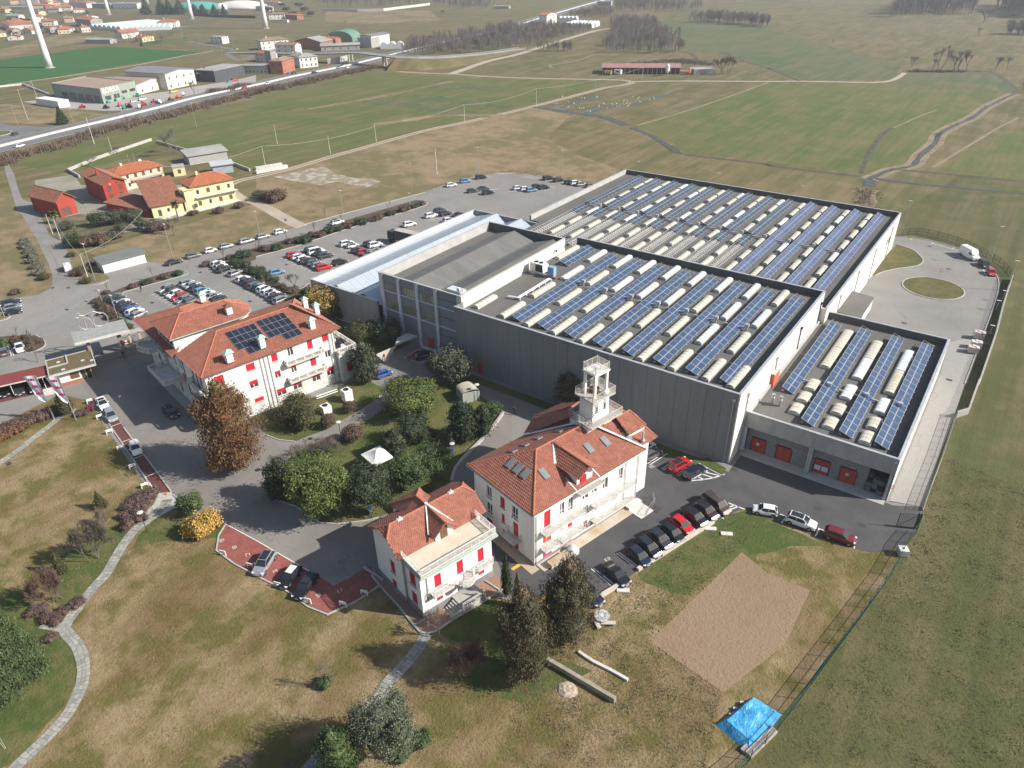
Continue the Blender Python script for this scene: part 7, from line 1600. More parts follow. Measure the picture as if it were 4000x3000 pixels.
SEG={'0':'abcdef','1':'bc','2':'abged','3':'abgcd','4':'fgbc','5':'afgcd','6':'afgecd','7':'abc','8':'abcdefg','9':'abcfgd','E':'afged'}
def digits(mb,s,o,ux,uy,h,z,w=.07):
 """seven-stroke numerals painted on the ground; ux/uy unit vectors"""
 pt={'a':((0,1),(.55,1)),'b':((.55,1),(.55,.5)),'c':((.55,.5),(.55,0)),'d':((0,0),(.55,0)),'e':((0,.5),(0,0)),'f':((0,1),(0,.5)),'g':((0,.5),(.55,.5))}
 for k,ch in enumerate(s):
  for c in SEG[ch]:
   (a,b1),(c_,d)=pt[c];a+=k*.85;c_+=k*.85
   P0=(o[0]+(ux[0]*a+uy[0]*b1)*h,o[1]+(ux[1]*a+uy[1]*b1)*h);P1=(o[0]+(ux[0]*c_+uy[0]*d)*h,o[1]+(ux[1]*c_+uy[1]*d)*h);mb.strip([P0,P1],w,z,z+.006)
nm=MB();uy=(-cos(nose),-sin(nose));ux=(uy[1],-uy[0])
for t,x,y,s in(('22',860,1520,'53'),('22',640,1655,'54'),('22',1235,715,'39'),('02',1955,1350,'19'),('02',2065,1410,'18'),('02',2180,1475,'17'),('12',205,1615,'14'),('13',765,125,'11'),('13',580,165,'12')):
 q=(-ux[0],-ux[1]);digits(nm,s,g(t,x,y),q,(-uy[0],-uy[1])if False else uy,.55,.05)
struct('road_marking',nm,paint)
# ------------------------------------------------------------------ buildings by pixel footprint
WM={}
def WC(name,c,c2=None):return M('wall_'+name,c,c2 or tuple(x*.9 for x in c),.3,.9,fine=.06,fs=3)
def house(t,x0,y0,x1,y1,dep,h,wall,roofm,rh,label,kind='hip',fl=2,nw=4,cat='house',name='house',shut='brown',ov=.6,tl=None,extra=None,side=2,group=None,ops=None,chim=True):
 a,b_=g(t,x0,y0),g(t,x1,y1);L=hypot(b_[0]-a[0],b_[1]-a[1]);an=atan2(b_[1]-a[1],b_[0]-a[0]);o=thing(name,label,cat,a,an,group)
 mb=MB();F_=[];S_=[]
 if ops is None:
  for f in range(fl):
   z=.9+f*(h/fl)
   for k in range(nw):u=L*(k+.5)/nw;F_.append((u-.55,u+.55,z,z+1.5))
   for k in range(side):u=dep*(k+.5)/side;S_.append((u-.5,u+.5,z,z+1.3))
 else:F_,S_=ops
 wallface(mb,'F',0,L,0,h,F_,.18);wallface(mb,'R',0,dep,0,h,S_,.18,L=L);wallface(mb,'L',0,dep,0,h,S_,.18);mb.add([(0,dep,0),(L,dep,0),(L,dep,h),(0,dep,h)],[(1,0,3,2)])
 w_=mb.obj('wall',wall,o);m=SH.get(shut,wood)
 for fc,ll in(('F',F_),('R',S_),('L',S_)):
  for i,q in enumerate(ll):
   p=MB();fbox(p,fc,q[0],q[1],-.14,-.08,q[2],q[3],L=L);wn=p.obj('window',m if(i%3!=1 or len(q)>4)else white_pv,o)
   p=MB();fbox(p,fc,q[0]+.12,q[1]-.12,-.08,-.07,q[2]+.12,q[3]-.12,L=L);p.obj('pane',glass if i%3==1 else m,wn)
 e=ov
 if kind=='flat':MB().box(-.1,L+.1,-.1,dep+.1,h-.02,h+.35).obj('roof',roofm,o);return o,L,an
 if kind=='hip':pl,rd=hip(-e,L+e,-e,dep+e,h,h+rh)
 elif kind=='gable':
  pl,rd=hip(-e,L+e,-e,dep+e,h,h+rh,0,0);g_=MB()
  for x in(.02,L-.02):g_.add([(x,0,h),(x,dep,h),(x,dep/2,h+rh*.97)],[(0,1,2)])
  g_.obj('gable',wall,o)
 elif kind=='gablex':
  m_=L/2;R0=(m_,-e,h+rh);R1=(m_,dep+e,h+rh);pl=[[(-e,-e,h),(-e,dep+e,h),R1,R0],[(L+e,-e,h),(L+e,dep+e,h),R1,R0]];rd=[(R0,R1)]
  MB().add([(0,.02,h),(L,.02,h),(m_,.02,h+rh*.95),(0,dep-.02,h),(L,dep-.02,h),(m_,dep-.02,h+rh*.95)],[(0,1,2),(4,3,5)]).obj('gable',wall,o)
 elif kind=='mono':pl=[[(-e,-e,h+.1),(L+e,-e,h+.1),(L+e,dep+e,h+rh),(-e,dep+e,h+rh)]];rd=[]
 if tl:roofplanes(o,pl,roofm,ridges=rd,tw=tl,tl=tl*1.2,th=.2)
 else:
  s=MB()
  for p in pl:s.slab(p,.25)
  s.obj('roof',roofm,o)
 if chim and rh>.8:MB().box(L*.3-.35,L*.3+.35,dep/2-.35,dep/2+.35,h+rh*.6,h+rh+.9).obj('chimney',wall,o)
 return o,L,an
cream=WC('cream',(.62,.50,.38));yel=WC('yellow',(.68,.59,.35));redw=WC('red',(.36,.05,.035),(.31,.045,.03));whitew=WC('white',(.72,.71,.68));brick=WC('brick',(.36,.14,.09));greyw=WC('grey',(.34,.34,.33));greenw=WC('sage',(.27,.31,.26));pale=WC('pale',(.60,.58,.52));anth=WC('anthracite',(.07,.075,.085))
rf_or=roofmat('far_orange_roof',(.44,.16,.085),(.36,.13,.075),(.3,.11,.06),.15);rf_br=roofmat('far_brown_roof',(.30,.20,.15),(.24,.16,.12),(.2,.13,.1),.15);rf_gr=M('far_grey_roof',(.34,.335,.32),(.26,.26,.25),.1);rf_me=M('far_metal_roof',(.17,.175,.20),(.21,.21,.235),.1);rf_pk=M('pinkish_roof',(.34,.235,.19),(.28,.2,.165),.1)
D_='d'
o,L,an=house('d',345,738,508,690,15,4.9,redw,tile_old,2.6,'red barn with brown tile roof and a dark garage opening','gablex',ops=([(.6,3.6,.2,2.6)],[]),tl=.34,cat='barn',name='barn',chim=False)
house('d',795,612,1005,565,18,6.6,redw,tile_old,1.9,'tall red house with shuttered balconies and brown tile roof','gablex',ops=([(1.0,2.2,1.2,3.0,1),(4.6,5.8,1.2,3.0,1),(1.0,2.2,3.9,5.7,1),(4.6,5.8,3.9,5.7,1),(2.1,2.7,6.0,6.5),(4.0,4.6,6.0,6.5)],[]),tl=.34)
o,L,an=house('d',900,497,1345,385,9,5.6,cream,tile_or,1.8,'long cream farmhouse with orange roof and brown shutters','hip',fl=2,nw=6,tl=.36);q=MB().box(L*.3,L-.3,-1.2,-.02,2.8,2.95).obj('balcony',concrete,o);r=MB();railing(r,[(L*.3,0),(L*.3,-1.15),(L-.3,-1.15),(L-.3,0)],2.95,1,.5,.02,.03);r.obj('railing',wood,q);MB().tube((L*.72,5,7.6),(L*.72,4.7,7.7),.5,n=12).obj('dish',white_pv,o)
for u in(.5,.62):MB().tube((L*u,5,7),(L*u,5,10.5),.04,n=4).obj('aerial',steel,o)
o,L,an=house('d',1235,745,1530,690,13,3.6,yel,tile_old,5.2,'low yellow farm wing under a large brown tile roof','mono',fl=1,nw=4,tl=.34,ops=([(1.6,2.6,.3,2.3),(4.2,5.2,1.1,2.4),(12.5,13.5,.9,2.2)],[]),shut='green',chim=False)
house('d',1640,660,2030,575,9,7.2,yel,tile_or,2.4,'yellow farmhouse with bright orange hip roof and long balcony','hip',fl=2,nw=4,tl=.36)
a,b_=g('d',1640,660),g('d',2030,575);an=atan2(b_[1]-a[1],b_[0]-a[0]);L=hypot(b_[0]-a[0],b_[1]-a[1]);o=[x for x in bpy.data.objects if x.get('label','').startswith('yellow farmhouse with bright')][0]
MB().box(.5,L+.6,-1.3,-.02,3.7,3.85).obj('balcony',concrete_l,o);MB().box(-2.6,.6,-.3,3.2,0,6.6).box(-3,.9,-.7,3.6,6.6,6.8).obj('stair_tower',yel,o);MB().box(-6.5,-.3,4,7.5,0,3).obj('porch_back',yel,o)
for x in(-6.3,-2.9):MB().box(x-.2,x+.2,-.2,.2,0,3.2).obj('porch_pillar',yel,o)
roofplanes(o,[[(-7.2,-.6,3.3),(-2.7,-.6,3.3),(-2.7,5.5,5.2),(-7.2,5.5,5.2)]],tile_old,tw=.34,tl=.4);MB().box(-7,-.2,-1.6,3,0,.1).obj('porch_floor',concrete_l,o)
o,L,an=house('d',790,660,1175,740,7,2.3,redw,tile_old,1.2,'lean-to roof of old brown tiles joining the red and yellow houses','mono',fl=1,nw=0,side=0,tl=.34,cat='shed',name='lean_to',chim=False)
house('d',1580,235,1945,175,8,3.4,greyw,rf_gr,1.0,'open grey shed behind the yellow farmhouse','mono',fl=1,nw=0,side=0,cat='shed',name='shed',chim=False);house('d',1810,325,2000,300,5,3.2,WC('tin',(.34,.38,.42)),WC('tinroof',(.42,.46,.5)),.4,'pale metal lean-to shed beside the yellow farmhouse','mono',fl=1,nw=0,side=0,cat='shed',name='shed',chim=False)
house('d',1430,345,1545,330,5,3,yel,rf_gr,.3,'small flat-roofed yellow outhouse behind the yellow farmhouse','flat',fl=1,nw=1,side=0,cat='shed',name='shed')
o,L,an=house('01',905,705,1268,608,5.2,2.7,whitew,WC('shed_roof',(.155,.17,.165),(.13,.145,.14)),.25,'long white garage shed with grey flat roof by the access road','mono',fl=1,nw=0,side=0,cat='garage',name='garage',ov=.45,chim=False);
for k in range(6):MB().box(.4+k*(L-.8)/6,.4+(k+.92)*(L-.8)/6,-.04,-.005,.08,2.3).obj('garage_door',MATS['white_pvc'],o)
FH='houses of the far village'
for t,x0,y0,x1,y1,dp,h,wl,rf,rh,kd,fl,nw,lb in(('10',50,435,290,415,12,7,whitew,rf_br,2,'hip',2,5,'large white house with brown hip roof by the overpass'),('10',175,458,345,462,9,6,whitew,rf_br,1.8,'gable',2,3,'white house with red-brown gable roof nearest the overpass'),('10',345,420,565,430,16,6,brick,rf_gr,3,'gablex',1,2,'big barn with grey roof and brick gable'),('10',570,375,690,380,8,4,brick,rf_or,1.5,'gable',1,2,'small brick house with orange roof between the barns'),('10',565,445,900,430,12,4,greyw,rf_gr,1.2,'gable',1,5,'long grey shed above the overpass deck'),('10',1005,412,1160,385,12,9,pale,rf_me,.8,'gable',1,4,'pale warehouse with slate blue roof beside the highway wood'),('10',885,410,1000,415,12,7,greyw,rf_gr,.5,'flat',1,0,'grey block joined to the pale warehouse'),('10',0,530,110,540,9,6,pale,rf_or,1.8,'hip',2,3,'pale house with orange roof behind the ruin'),('10',240,640,340,605,9,8,brick,rf_br,1.6,'hip',2,3,'red brick house with brown roof and painted washing facade'),('10',100,600,150,610,4,12,greyw,rf_gr,.3,'flat',0,0,'grey concrete tower beside the brick house'),('10',385,590,540,575,10,7,whitew,rf_gr,2,'hip',2,4,'white two-storey house with grey-green hip roof by the highway'),('10',290,560,370,560,8,6,pale,rf_br,1.6,'hip',2,2,'pale house squeezed behind the brick house'),('10',-130,640,100,640,9,5,greyw,rf_gr,.4,'flat',1,7,'derelict grey block with broken window band'),('00',1720,705,1860,700,14,5,dark_metal,rf_gr,1.5,'gable',0,0,'dark open shed left of the anthracite hall'),('00',1865,710,2120,650,16,6.5,anth,rf_gr,.5,'flat',0,0,'anthracite metal hall by the highway'),('10',115,170,250,165,11,6,whitew,rf_br,1.6,'hip',2,4,'white house with brown roof near the last tower'),('10',255,165,358,172,9,5,brick,rf_or,1.4,'hip',2,3,'brick-coloured house with orange roof near the last tower'),('10',150,195,270,195,5,2.5,pale,rf_gr,.3,'flat',0,0,'low pale outbuilding before the white and brick houses'),('10',100,50,195,50,9,5,whitew,rf_or,1.5,'hip',1,4,'white house with orange roof at the top by the round pine'),('00',670,225,795,235,14,7.5,greyw,rf_or,2.2,'gable',2,6,'grey barn with orange roof beside the greenhouses'),('00',790,215,865,200,10,7.5,whitew,rf_or,2.2,'gablex',2,2,'white gabled house end beside the greenhouses'),('00',1370,240,1530,235,14,6,whitew,rf_or,2.2,'hip',1,3,'white villa with orange pyramid roof right of the greenhouses'),('00',510,280,650,270,10,3.6,whitew,rf_or,1.6,'hip',1,4,'white bungalow with orange roof behind the first tower'),('00',1060,335,1210,320,12,5,whitew,rf_or,2.8,'gable',1,3,'white house with steep red roof before the greenhouses'),('00',1235,365,1335,350,9,4,yel,rf_or,1.8,'gablex',1,3,'yellow house with arched porch in the tree garden'),('00',745,375,955,378,9,3.4,greyw,rf_gr,1.2,'gable',0,0,'long grey shed by the green wheat field'),('00',1820,375,1925,380,8,5.5,whitew,greyw,.5,'flat',2,3,'small white cube building by the village road'),('00',20,235,90,262,12,5,whitew,rf_or,2.2,'hip',1,2,'white house with broad orange roof at the far left'),('00',95,255,290,245,13,5,pale,rf_or,2.6,'gable',1,4,'large orange-roofed farmhouse left of the first tower'),('00',290,195,385,190,10,7,whitew,rf_or,2,'hip',2,2,'white two-storey house with orange roof right behind the first tower'),('00',70,350,185,345,9,3.5,whitew,rf_or,1.8,'gablex',1,2,'white low house with orange roof at the village edge'),('00',0,320,60,315,8,4,yel,rf_br,1.8,'hip',1,1,'cream house at the left border of the village'),('00',55,165,165,165,10,4,pale,rf_gr,2,'gable',1,3,'grey-roofed house in the far left village'),('00',275,75,390,72,10,5,whitew,rf_or,1.8,'hip',1,4,'white villa with orange roof in the upper village row'),('00',395,80,480,75,9,5,brick,rf_or,1.8,'hip',1,2,'brick house with orange roof in the upper village row'),('00',480,95,620,90,11,4.5,pale,rf_or,2.4,'gable',1,3,'wide orange gable roof house in the upper village'),('00',640,110,740,105,9,4,whitew,rf_or,1.8,'hip',1,3,'orange-roofed house at the right end of the upper village'),('00',600,62,755,70,12,7,whitew,rf_or,2.2,'hip',2,5,'tall white apartment house with orange roof in the upper village'),('00',180,40,330,35,12,6,greyw,rf_gr,.3,'flat',1,5,'grey flat block at the top left'),('00',500,38,560,40,9,8,whitew,rf_gr,2,'gablex',2,1,'white gabled house at the top of the village'),('00',440,38,500,36,9,5,whitew,rf_or,1.8,'hip',1,2,'small orange-roofed house at the top edge'),('00',0,110,50,112,9,5,yel,rf_or,1.8,'hip',1,2,'yellow-fronted house at the left edge of the upper village'),('00',50,80,240,82,10,3.5,pale,rf_gr,.8,'gable',1,4,'long pale shed roof in the upper village'),('00',380,205,455,200,9,4,brick,rf_or,1.8,'hip',1,2,'brick house hidden behind the first tower'),('00',800,70,960,75,20,6,greyw,rf_gr,.4,'flat',1,6,'grey industrial hall at the top left'),('00',980,75,1190,75,16,7,whitew,rf_gr,1.2,'gable',1,6,'white industrial hall with band windows at the top'),('20',300,212,385,195,9,9,whitew,rf_or,2,'gablex',1,1,'white house with pink-orange roof by the far highway'),('20',735,50,855,50,12,5,greyw,rf_gr,.4,'flat',1,4,'grey low building at the far nursery'),('10',2060,75,2185,75,9,3,greyw,rf_gr,.6,'gable',0,0,'tiny grey shed in the far meadow'),('10',0,90,110,95,9,5,pale,rf_gr,1.5,'hip',1,3,'pale house behind the sports domes')):
 house(t,x0,y0,x1,y1,dp,h,wl,rf,rh,lb,kd,fl,nw,group=FH,cat='house' if 'house' in lb or 'villa' in lb or 'bungalow' in lb else 'building',name='house' if 'house' in lb or 'villa' in lb else 'building',side=min(nw,2),chim=kd!='flat' and h<8)
VR=random.Random(9)
for i in range(22):
 x=VR.uniform(-20,760);y=VR.choice([48,100,140,190,225,290])+VR.uniform(-9,9);w=VR.uniform(60,110)
 house('00',x,y,x+w,y-VR.uniform(0,8),VR.uniform(8,12),VR.uniform(3.5,6),VR.choice([whitew,pale,cream,greyw,yel]),rf_or if i%5 else rf_br,VR.uniform(1.6,2.4),'orange-roofed house filling the upper left village, %s of the infill'%(ords[i]if i<20 else('next to last','last')[i-20]),VR.choice(['hip','gable','gablex']),1,3,group=FH,side=1)
def text(s,par,loc,rot,size,m,name='lettering',depth=.04):
 c=bpy.data.curves.new(name,'FONT');c.body=s;c.size=size;c.extrude=depth;c.resolution_u=2;c.offset=size*.012;o=bpy.data.objects.new(name,c);COL.objects.link(o)
 me=bpy.data.meshes.new_from_object(o.evaluated_get(bpy.context.evaluated_depsgraph_get()));bpy.data.objects.remove(o);me.materials.clear();me.materials.append(m);q=put(name,me,par,loc);q.rotation_euler=rot;return q
o=thing('dealership','sage green dealership with white lettering and flat pinkish roof by the highway','building',g('00',900,898),0)
a=Vector(g('00',900,898));b_=Vector(g('00',1195,825));c=Vector(g('00',480,845));an=atan2(b_.y-a.y,b_.x-a.x);o.rotation_euler.z=an;L=(b_-a).length;cl=(c-a);n_=Vector((-sin(an),cos(an)));W_=cl.dot(n_);sk=cl.dot(Vector((cos(an),sin(an))))
MB().prism([(0,0),(L,0),(L+sk,W_),(sk,W_)],0,7.6).obj('wall',greenw,o);MB().prism([(.5,.5),(L-.5,.5),(L+sk-.5,W_-.5),(sk+.5,W_-.5)],7.6,7.7).obj('roof',rf_pk,o);MB().strip([(0,.15),(L,.15),(L+sk,W_),(sk,W_),(0,.15)],.4,7.6,8.0).obj('coping',greenw,o)
text('BORRA',o,(.8,-.1,5.0),(pi/2,0,0),4.0,paint);sa=atan2(W_,sk)
text('BORRA',o,(sk*.93,W_*.93-.1,5.0),(pi/2,0,sa+pi),4.0,greyw)
for k in range(4):q=MB().box(2+k*L*.24,2+k*L*.24+L*.16,-.08,-.01,1.4 if k<2 else 3,3.6 if k<2 else 4.4).obj('window',glass,o)
ux=Vector((sk,W_)).normalized();nx=Vector((ux.y,-ux.x))if ux.y<0 else Vector((-ux.y,ux.x))
for k in range(5):m_=MB();m_.obox((ux.x*(5+k*7.5)+nx.x*.05,ux.y*(5+k*7.5)+nx.y*.05,2.4),2.6,.08,1.5,sa);m_.obj('shop_window',glass,o)
o2,L,an=house('00',1195,820,1450,755,32,5.6,pale,rf_pk,1.6,'low warehouse with pinkish roof joined to the dealership','gablex',fl=1,nw=3,side=0,cat='building',name='warehouse',chim=False)
house('00',1455,775,1700,725,34,9,pale,rf_me,1.5,'tall warehouse with slate blue roof and large glazed gable','gablex',fl=2,nw=4,side=0,cat='building',name='warehouse',chim=False,shut='green')
sheet('yard','00:480,845;900,900;1200,825;1450,790;1700,745;2000,700;2212,650;2212,720;1700,850;1300,900;1100,955;900,958;520,935;320,900;200,880',.055,asphalt('far_yard',(.30,.29,.275),(.34,.33,.31),(.25,.245,.235)))
o,L,an=house('00',320,905,515,935,6,3.2,whitew,whitew,.4,'white graffiti-marked cabin left of the dealership','flat',fl=0,nw=0,cat='cabin',name='cabin')
for i,(x,y,c)in enumerate(((930,890,'g'),(985,875,'g'),(1055,858,'g'),(1195,835,'g'),(1075,942,'g'),(920,940,'d'),(1330,890,'r'),(1240,912,'r'),(1210,935,'w'),(1380,895,'w'),(1480,868,'o'),(1545,848,'o'),(1580,828,'w'),(1035,920,'r'),(1120,935,'d'),(715,935,'r'))):
 cm={'g':('green',PAINT['teal']),'r':('red',PAINT['red']),'o':('orange',PAINT['orange']),'w':('white',PAINT['white']),'d':('dark',dark_metal)}[c];o=thing('farm_machine','%s farm machine in the dealership yard, %s of the display'%(cm[0],ords[i]),'farm machine',g('00',x,y),i*.7,'farm machines on display')
 MB().box(-1.6,1.6,-.5,.5,.5,1.3).box(-.6,.4,-.7,.7,1.3,2.1).obj('frame',cm[1],o);m_=MB()
 for s in(-.8,.8):m_.tube((-1,s-.1,.55),(-1,s+.1,.55),.55,n=10).tube((1,s-.1,.4),(1,s+.1,.4),.4,n=10)
 m_.obj('wheels',tyre,o)
o,L,an=house('20',780,640,1448,642,14,3.8,dark_metal,M('pink_red_roof',(.34,.165,.15),(.29,.14,.13),.1),.7,'long open cattle shed with pinkish-red roof in the fields','mono',fl=0,nw=0,cat='shed',name='cattle_shed',ov=.8,chim=False)
for k in range(18):MB().box(L*k/17-.12,L*k/17+.12,-.5,-.25,0,3.8).obj('post',concrete_l,o)
silo=thing('feed_silo','white feed silo before the cattle shed','silo',g('20',1340,655));MB().lathe([(.1,1),(1.3,2.8),(1.3,6),(.3,7)],12).obj('tank',MATS['white_pvc'],silo);MB().tube((.9,0,0),(.9,0,3),.08).tube((-.9,0,0),(-.9,0,3),.08).obj('legs',steel,silo)
house('20',1570,645,1760,640,10,2.6,greyw,rf_gr,.2,'corrugated grey silage pit wall right of the cattle shed','flat',fl=0,nw=0,cat='wall',name='silage_pit')
for k in range(3):o=thing('hay_bale','round straw bale under the cattle shed, %s from the left'%ords[k],'hay bale',g('20',812+k*22,645),0,'straw bales');MB().tube((-.8,-1.2,1.4),(.8,-1.2,1.4),1.4,n=14).obj('bale',dry_reed,o)
o=thing('trailer','orange-red trailer beside the cattle shed','trailer',g('20',1475,640));MB().box(-5,5,-1.2,1.2,.8,1.8).box(4.5,5,-1.2,1.2,1.8,4).obj('body',PAINT['orange'],o)
o=thing('white_camper','white camper trailer parked at the cattle shed','trailer',g('20',915,645));MB().box(-2.4,2.4,-1,1,.6,3).obj('body',PAINT['white'],o);MB().box(-1,1,-1.02,-1,1.6,2.4).obj('window',glass,o)
poly_t=M('polytunnel_plastic',(.52,.56,.58),(.60,.63,.65),.1,.5)
def tunnel(t,x0,y0,x1,y1,dep,r,n,m,label,cat='greenhouse'):
 a,b_=g(t,x0,y0),g(t,x1,y1);L=hypot(b_[0]-a[0],b_[1]-a[1]);o=thing('greenhouse' if cat=='greenhouse' else 'sports_dome',label,cat,a,atan2(b_[1]-a[1],b_[0]-a[0]));w=L/n
 me=MB();N=10
 R=[(w/2-w/2*cos(pi*i/N),r*.35+r*.65*sin(pi*i/N))for i in range(N+1)];R=[(0,0)]+R+[(w,0)];k=len(R)
 me.add([(x,0,z)for x,z in R]+[(x,dep,z)for x,z in R],[(i,i+1,k+i+1,k+i)for i in range(k-1)]+[tuple(range(k-1,-1,-1)),tuple(range(k,2*k))]);me=me.mesh('tunnel',m)
 for i in range(n):put('tunnel',me,o,(i*w,0,0))
 return o
tunnel('00',775,250,1050,272,70,5,7,poly_t,'glasshouse tunnels of the nursery, left block');tunnel('00',1060,275,1480,255,45,4.5,9,poly_t,'glasshouse tunnels of the nursery, right block');tunnel('00',1230,215,1370,205,14,4,2,M('dark_red_tunnel',(.25,.05,.08),None,.1),'dark red tunnel roof inside the nursery')
tunnel('10',610,365,835,365,22,9,1,M('green_tunnel',(.12,.22,.17),(.14,.25,.19),.2,.5),'green barrel-roofed barn near the overpass');tunnel('10',1075,425,1275,420,9,5,3,poly_t,'white plastic tunnels beside the highway');tunnel('20',455,240,690,245,26,5,8,poly_t,'white greenhouses right of the far highway');tunnel('20',390,185,560,185,14,4.5,5,poly_t,'smaller white greenhouses behind')
for i,(t,x,y,rx,ry,h,m,l)in enumerate((('00',1720,85,45,22,11,WC('dome_teal',(.10,.38,.32)),'white and teal inflated sports dome at the top left'),('00',2090,75,44,24,11,whitew,'white inflated sports dome with arched ribs'),('00',1920,85,10,9,9,whitew,'small white tensile roof between the sports domes'))):
 o=thing('sports_dome',l,'dome',g(t,x,y),.4);MB().add([(p.x*rx,p.y*ry,max(0,p.z)*h)for p in ICO[0]],ICO[1]).obj('shell',m,o,smooth=True)
for i,(t,x,y,l)in enumerate((('00',430,585,'nearest and tallest-looking tapered white tower in the green wheat'),('00',942,127,'tapered white tower beside the white industrial hall'),('00',1658,163,'tapered white tower in front of the sports domes'),('10',88,245,'tapered white tower rising from the meadow near the overpass'),('00',1275,28,'farthest tapered white tower behind the dark firs'))):
 o=thing('tapered_tower',l,'tower',g(t,x,y),0,'tapered white towers');MB().lathe([(2.5,0),(2.35,10),(1.2,66),(.9,95)],24).obj('shaft',M('tower_white',(.74,.74,.74),None,.2,.5,fine=.02),o,smooth=True);MB().lathe([(3.6,0),(3.4,.3)],20).obj('footing',concrete,o)
for i,(x,w)in enumerate(((1265,95),(1400,110),(1470,100),(1560,110),(1690,90),(1760,90),(1860,80),(1940,60))):plant('00',x,125 if i<4 else 130,-12 if i<4 else 30,w,'cone',L_dark,'dark fir in the row before the sports domes, %s from the left'%ords[i],'tree','dark firs by the sports domes',i,1500,.05,trunk=False)
for i in range(9):plant('10',60+i*52,60+(i%3)*40,15+(i%3)*35,75,'round',L_dark,'dark village tree near the last white tower, %s from the left'%ords[i],'tree','village trees by the last tower',i,900,.06)
for i in range(26):
 R=random.Random(i);x=R.uniform(0,780);y=R.choice([120,180,250,300])+R.uniform(-15,15);plant('00',x,y,y-R.uniform(20,34),R.uniform(24,50),'round',L_olive if i%2 else L_bronze,'small garden tree among the orange roofs of the village','tree','garden trees of the village',i,400,.1)
for i in range(12):bare('00',1040+i*40,385-(i%3)*14,290-(i%3)*14,70,'leafless tree round the yellow house in the garden',twig_d,'tree','leafless garden trees',i,4,1,.6)
hd_=thing('hedge','clipped green hedge round the tree garden by the wheat field','hedge');MB().strip(P('00:1225,400;1400,375;1610,355;1605,340'),3,0,2.6).obj('foliage',L_green,hd_)
hd_=thing('hedge','long dark hedge before the sports domes','hedge');MB().strip(P('00:1680,135;1900,150;2212,158'),3,0,3).obj('foliage',L_dark,hd_)
# ------------------------------------------------------------------ overpass
pts=[(-250,455,.3),(0,450,1.2),(250,458,3),(450,460,5),(600,458,6.3),(750,453,7),(900,452,7.4),(1060,470,7.4),(1230,492,7),(1400,500,6),(1600,500,4.6),(1860,478,3),(2100,450,1.4),(2300,420,.3)]
C3=[(*g('10',x,y,z),z)for x,y,z in pts];o=thing('overpass','slender grey road overpass on paired concrete piers crossing the highway','bridge');Lr,Rr=ribbon([c[:2]for c in C3],7.5);dk=MB()
for i in range(len(C3)-1):
 z0,z1=C3[i][2],C3[i+1][2];dk.add([(*Rr[i],z0),(*Rr[i+1],z1),(*Lr[i+1],z1),(*Lr[i],z0),(*Rr[i],z0-.9),(*Rr[i+1],z1-.9),(*Lr[i+1],z1-.9),(*Lr[i],z0-.9)],[(0,1,2,3),(0,4,5,1),(3,2,6,7),(4,7,6,5)])
dk.obj('deck',rf_gr,o);rl=MB()
for S_ in(Lr,Rr):
 for i in range(len(C3)-1):rl.tube((*S_[i],C3[i][2]+.9),(*S_[i+1],C3[i+1][2]+.9),.12,n=4).tube((*S_[i],C3[i][2]+.45),(*S_[i+1],C3[i+1][2]+.45),.1,n=4)
rl.obj('guard_rail',steel,o);em=MB()
for i in range(8,len(C3)-1):
 z0,z1=C3[i][2]-.1,C3[i+1][2]-.1
 for S_,sgn in((Lr,1),(Rr,-1)):
  T_=[(lambda q,c:(S_[q][0]+(S_[q][0]-c[0])/3.75*max(.05,c[2])*2.2,S_[q][1]+(S_[q][1]-c[1])/3.75*max(.05,c[2])*2.2,-.02))(q,C3[q])for q in(i,i+1)]
  em.add([(*S_[i],z0),(*S_[i+1],z1),T_[1],T_[0]],[(0,1,2,3)if sgn<0 else(3,2,1,0)])
e8=[(lambda S_:(S_[8][0]+(S_[8][0]-C3[8][0])/3.75*15,S_[8][1]+(S_[8][1]-C3[8][1])/3.75*15,-.02))(S_)for S_ in(Lr,Rr)];bk8=[(S_[8][0]*.5+S_[7][0]*.5,S_[8][1]*.5+S_[7][1]*.5,-.02)for S_ in(Lr,Rr)]
em.add([(*Lr[8],C3[8][2]-.1),(*Rr[8],C3[8][2]-.1),bk8[1],bk8[0],e8[0],e8[1]],[(0,1,2,3),(0,3,4),(1,5,2)])
tag(em.obj('embankment',gm_field),kind='structure')
for x,y in((805,535),(835,530),(1105,570),(1130,560)):q=g('10',x,y);MB().tube((*q,0),(*q,6.6),.7,n=8).obj('pier',concrete,o)
wl_=thing('retaining_wall','grey concrete wall under the overpass beside the highway','wall');MB().strip(P('10:620,550;700,545;790,520'),1,0,3.5).obj('wall',concrete,wl_)
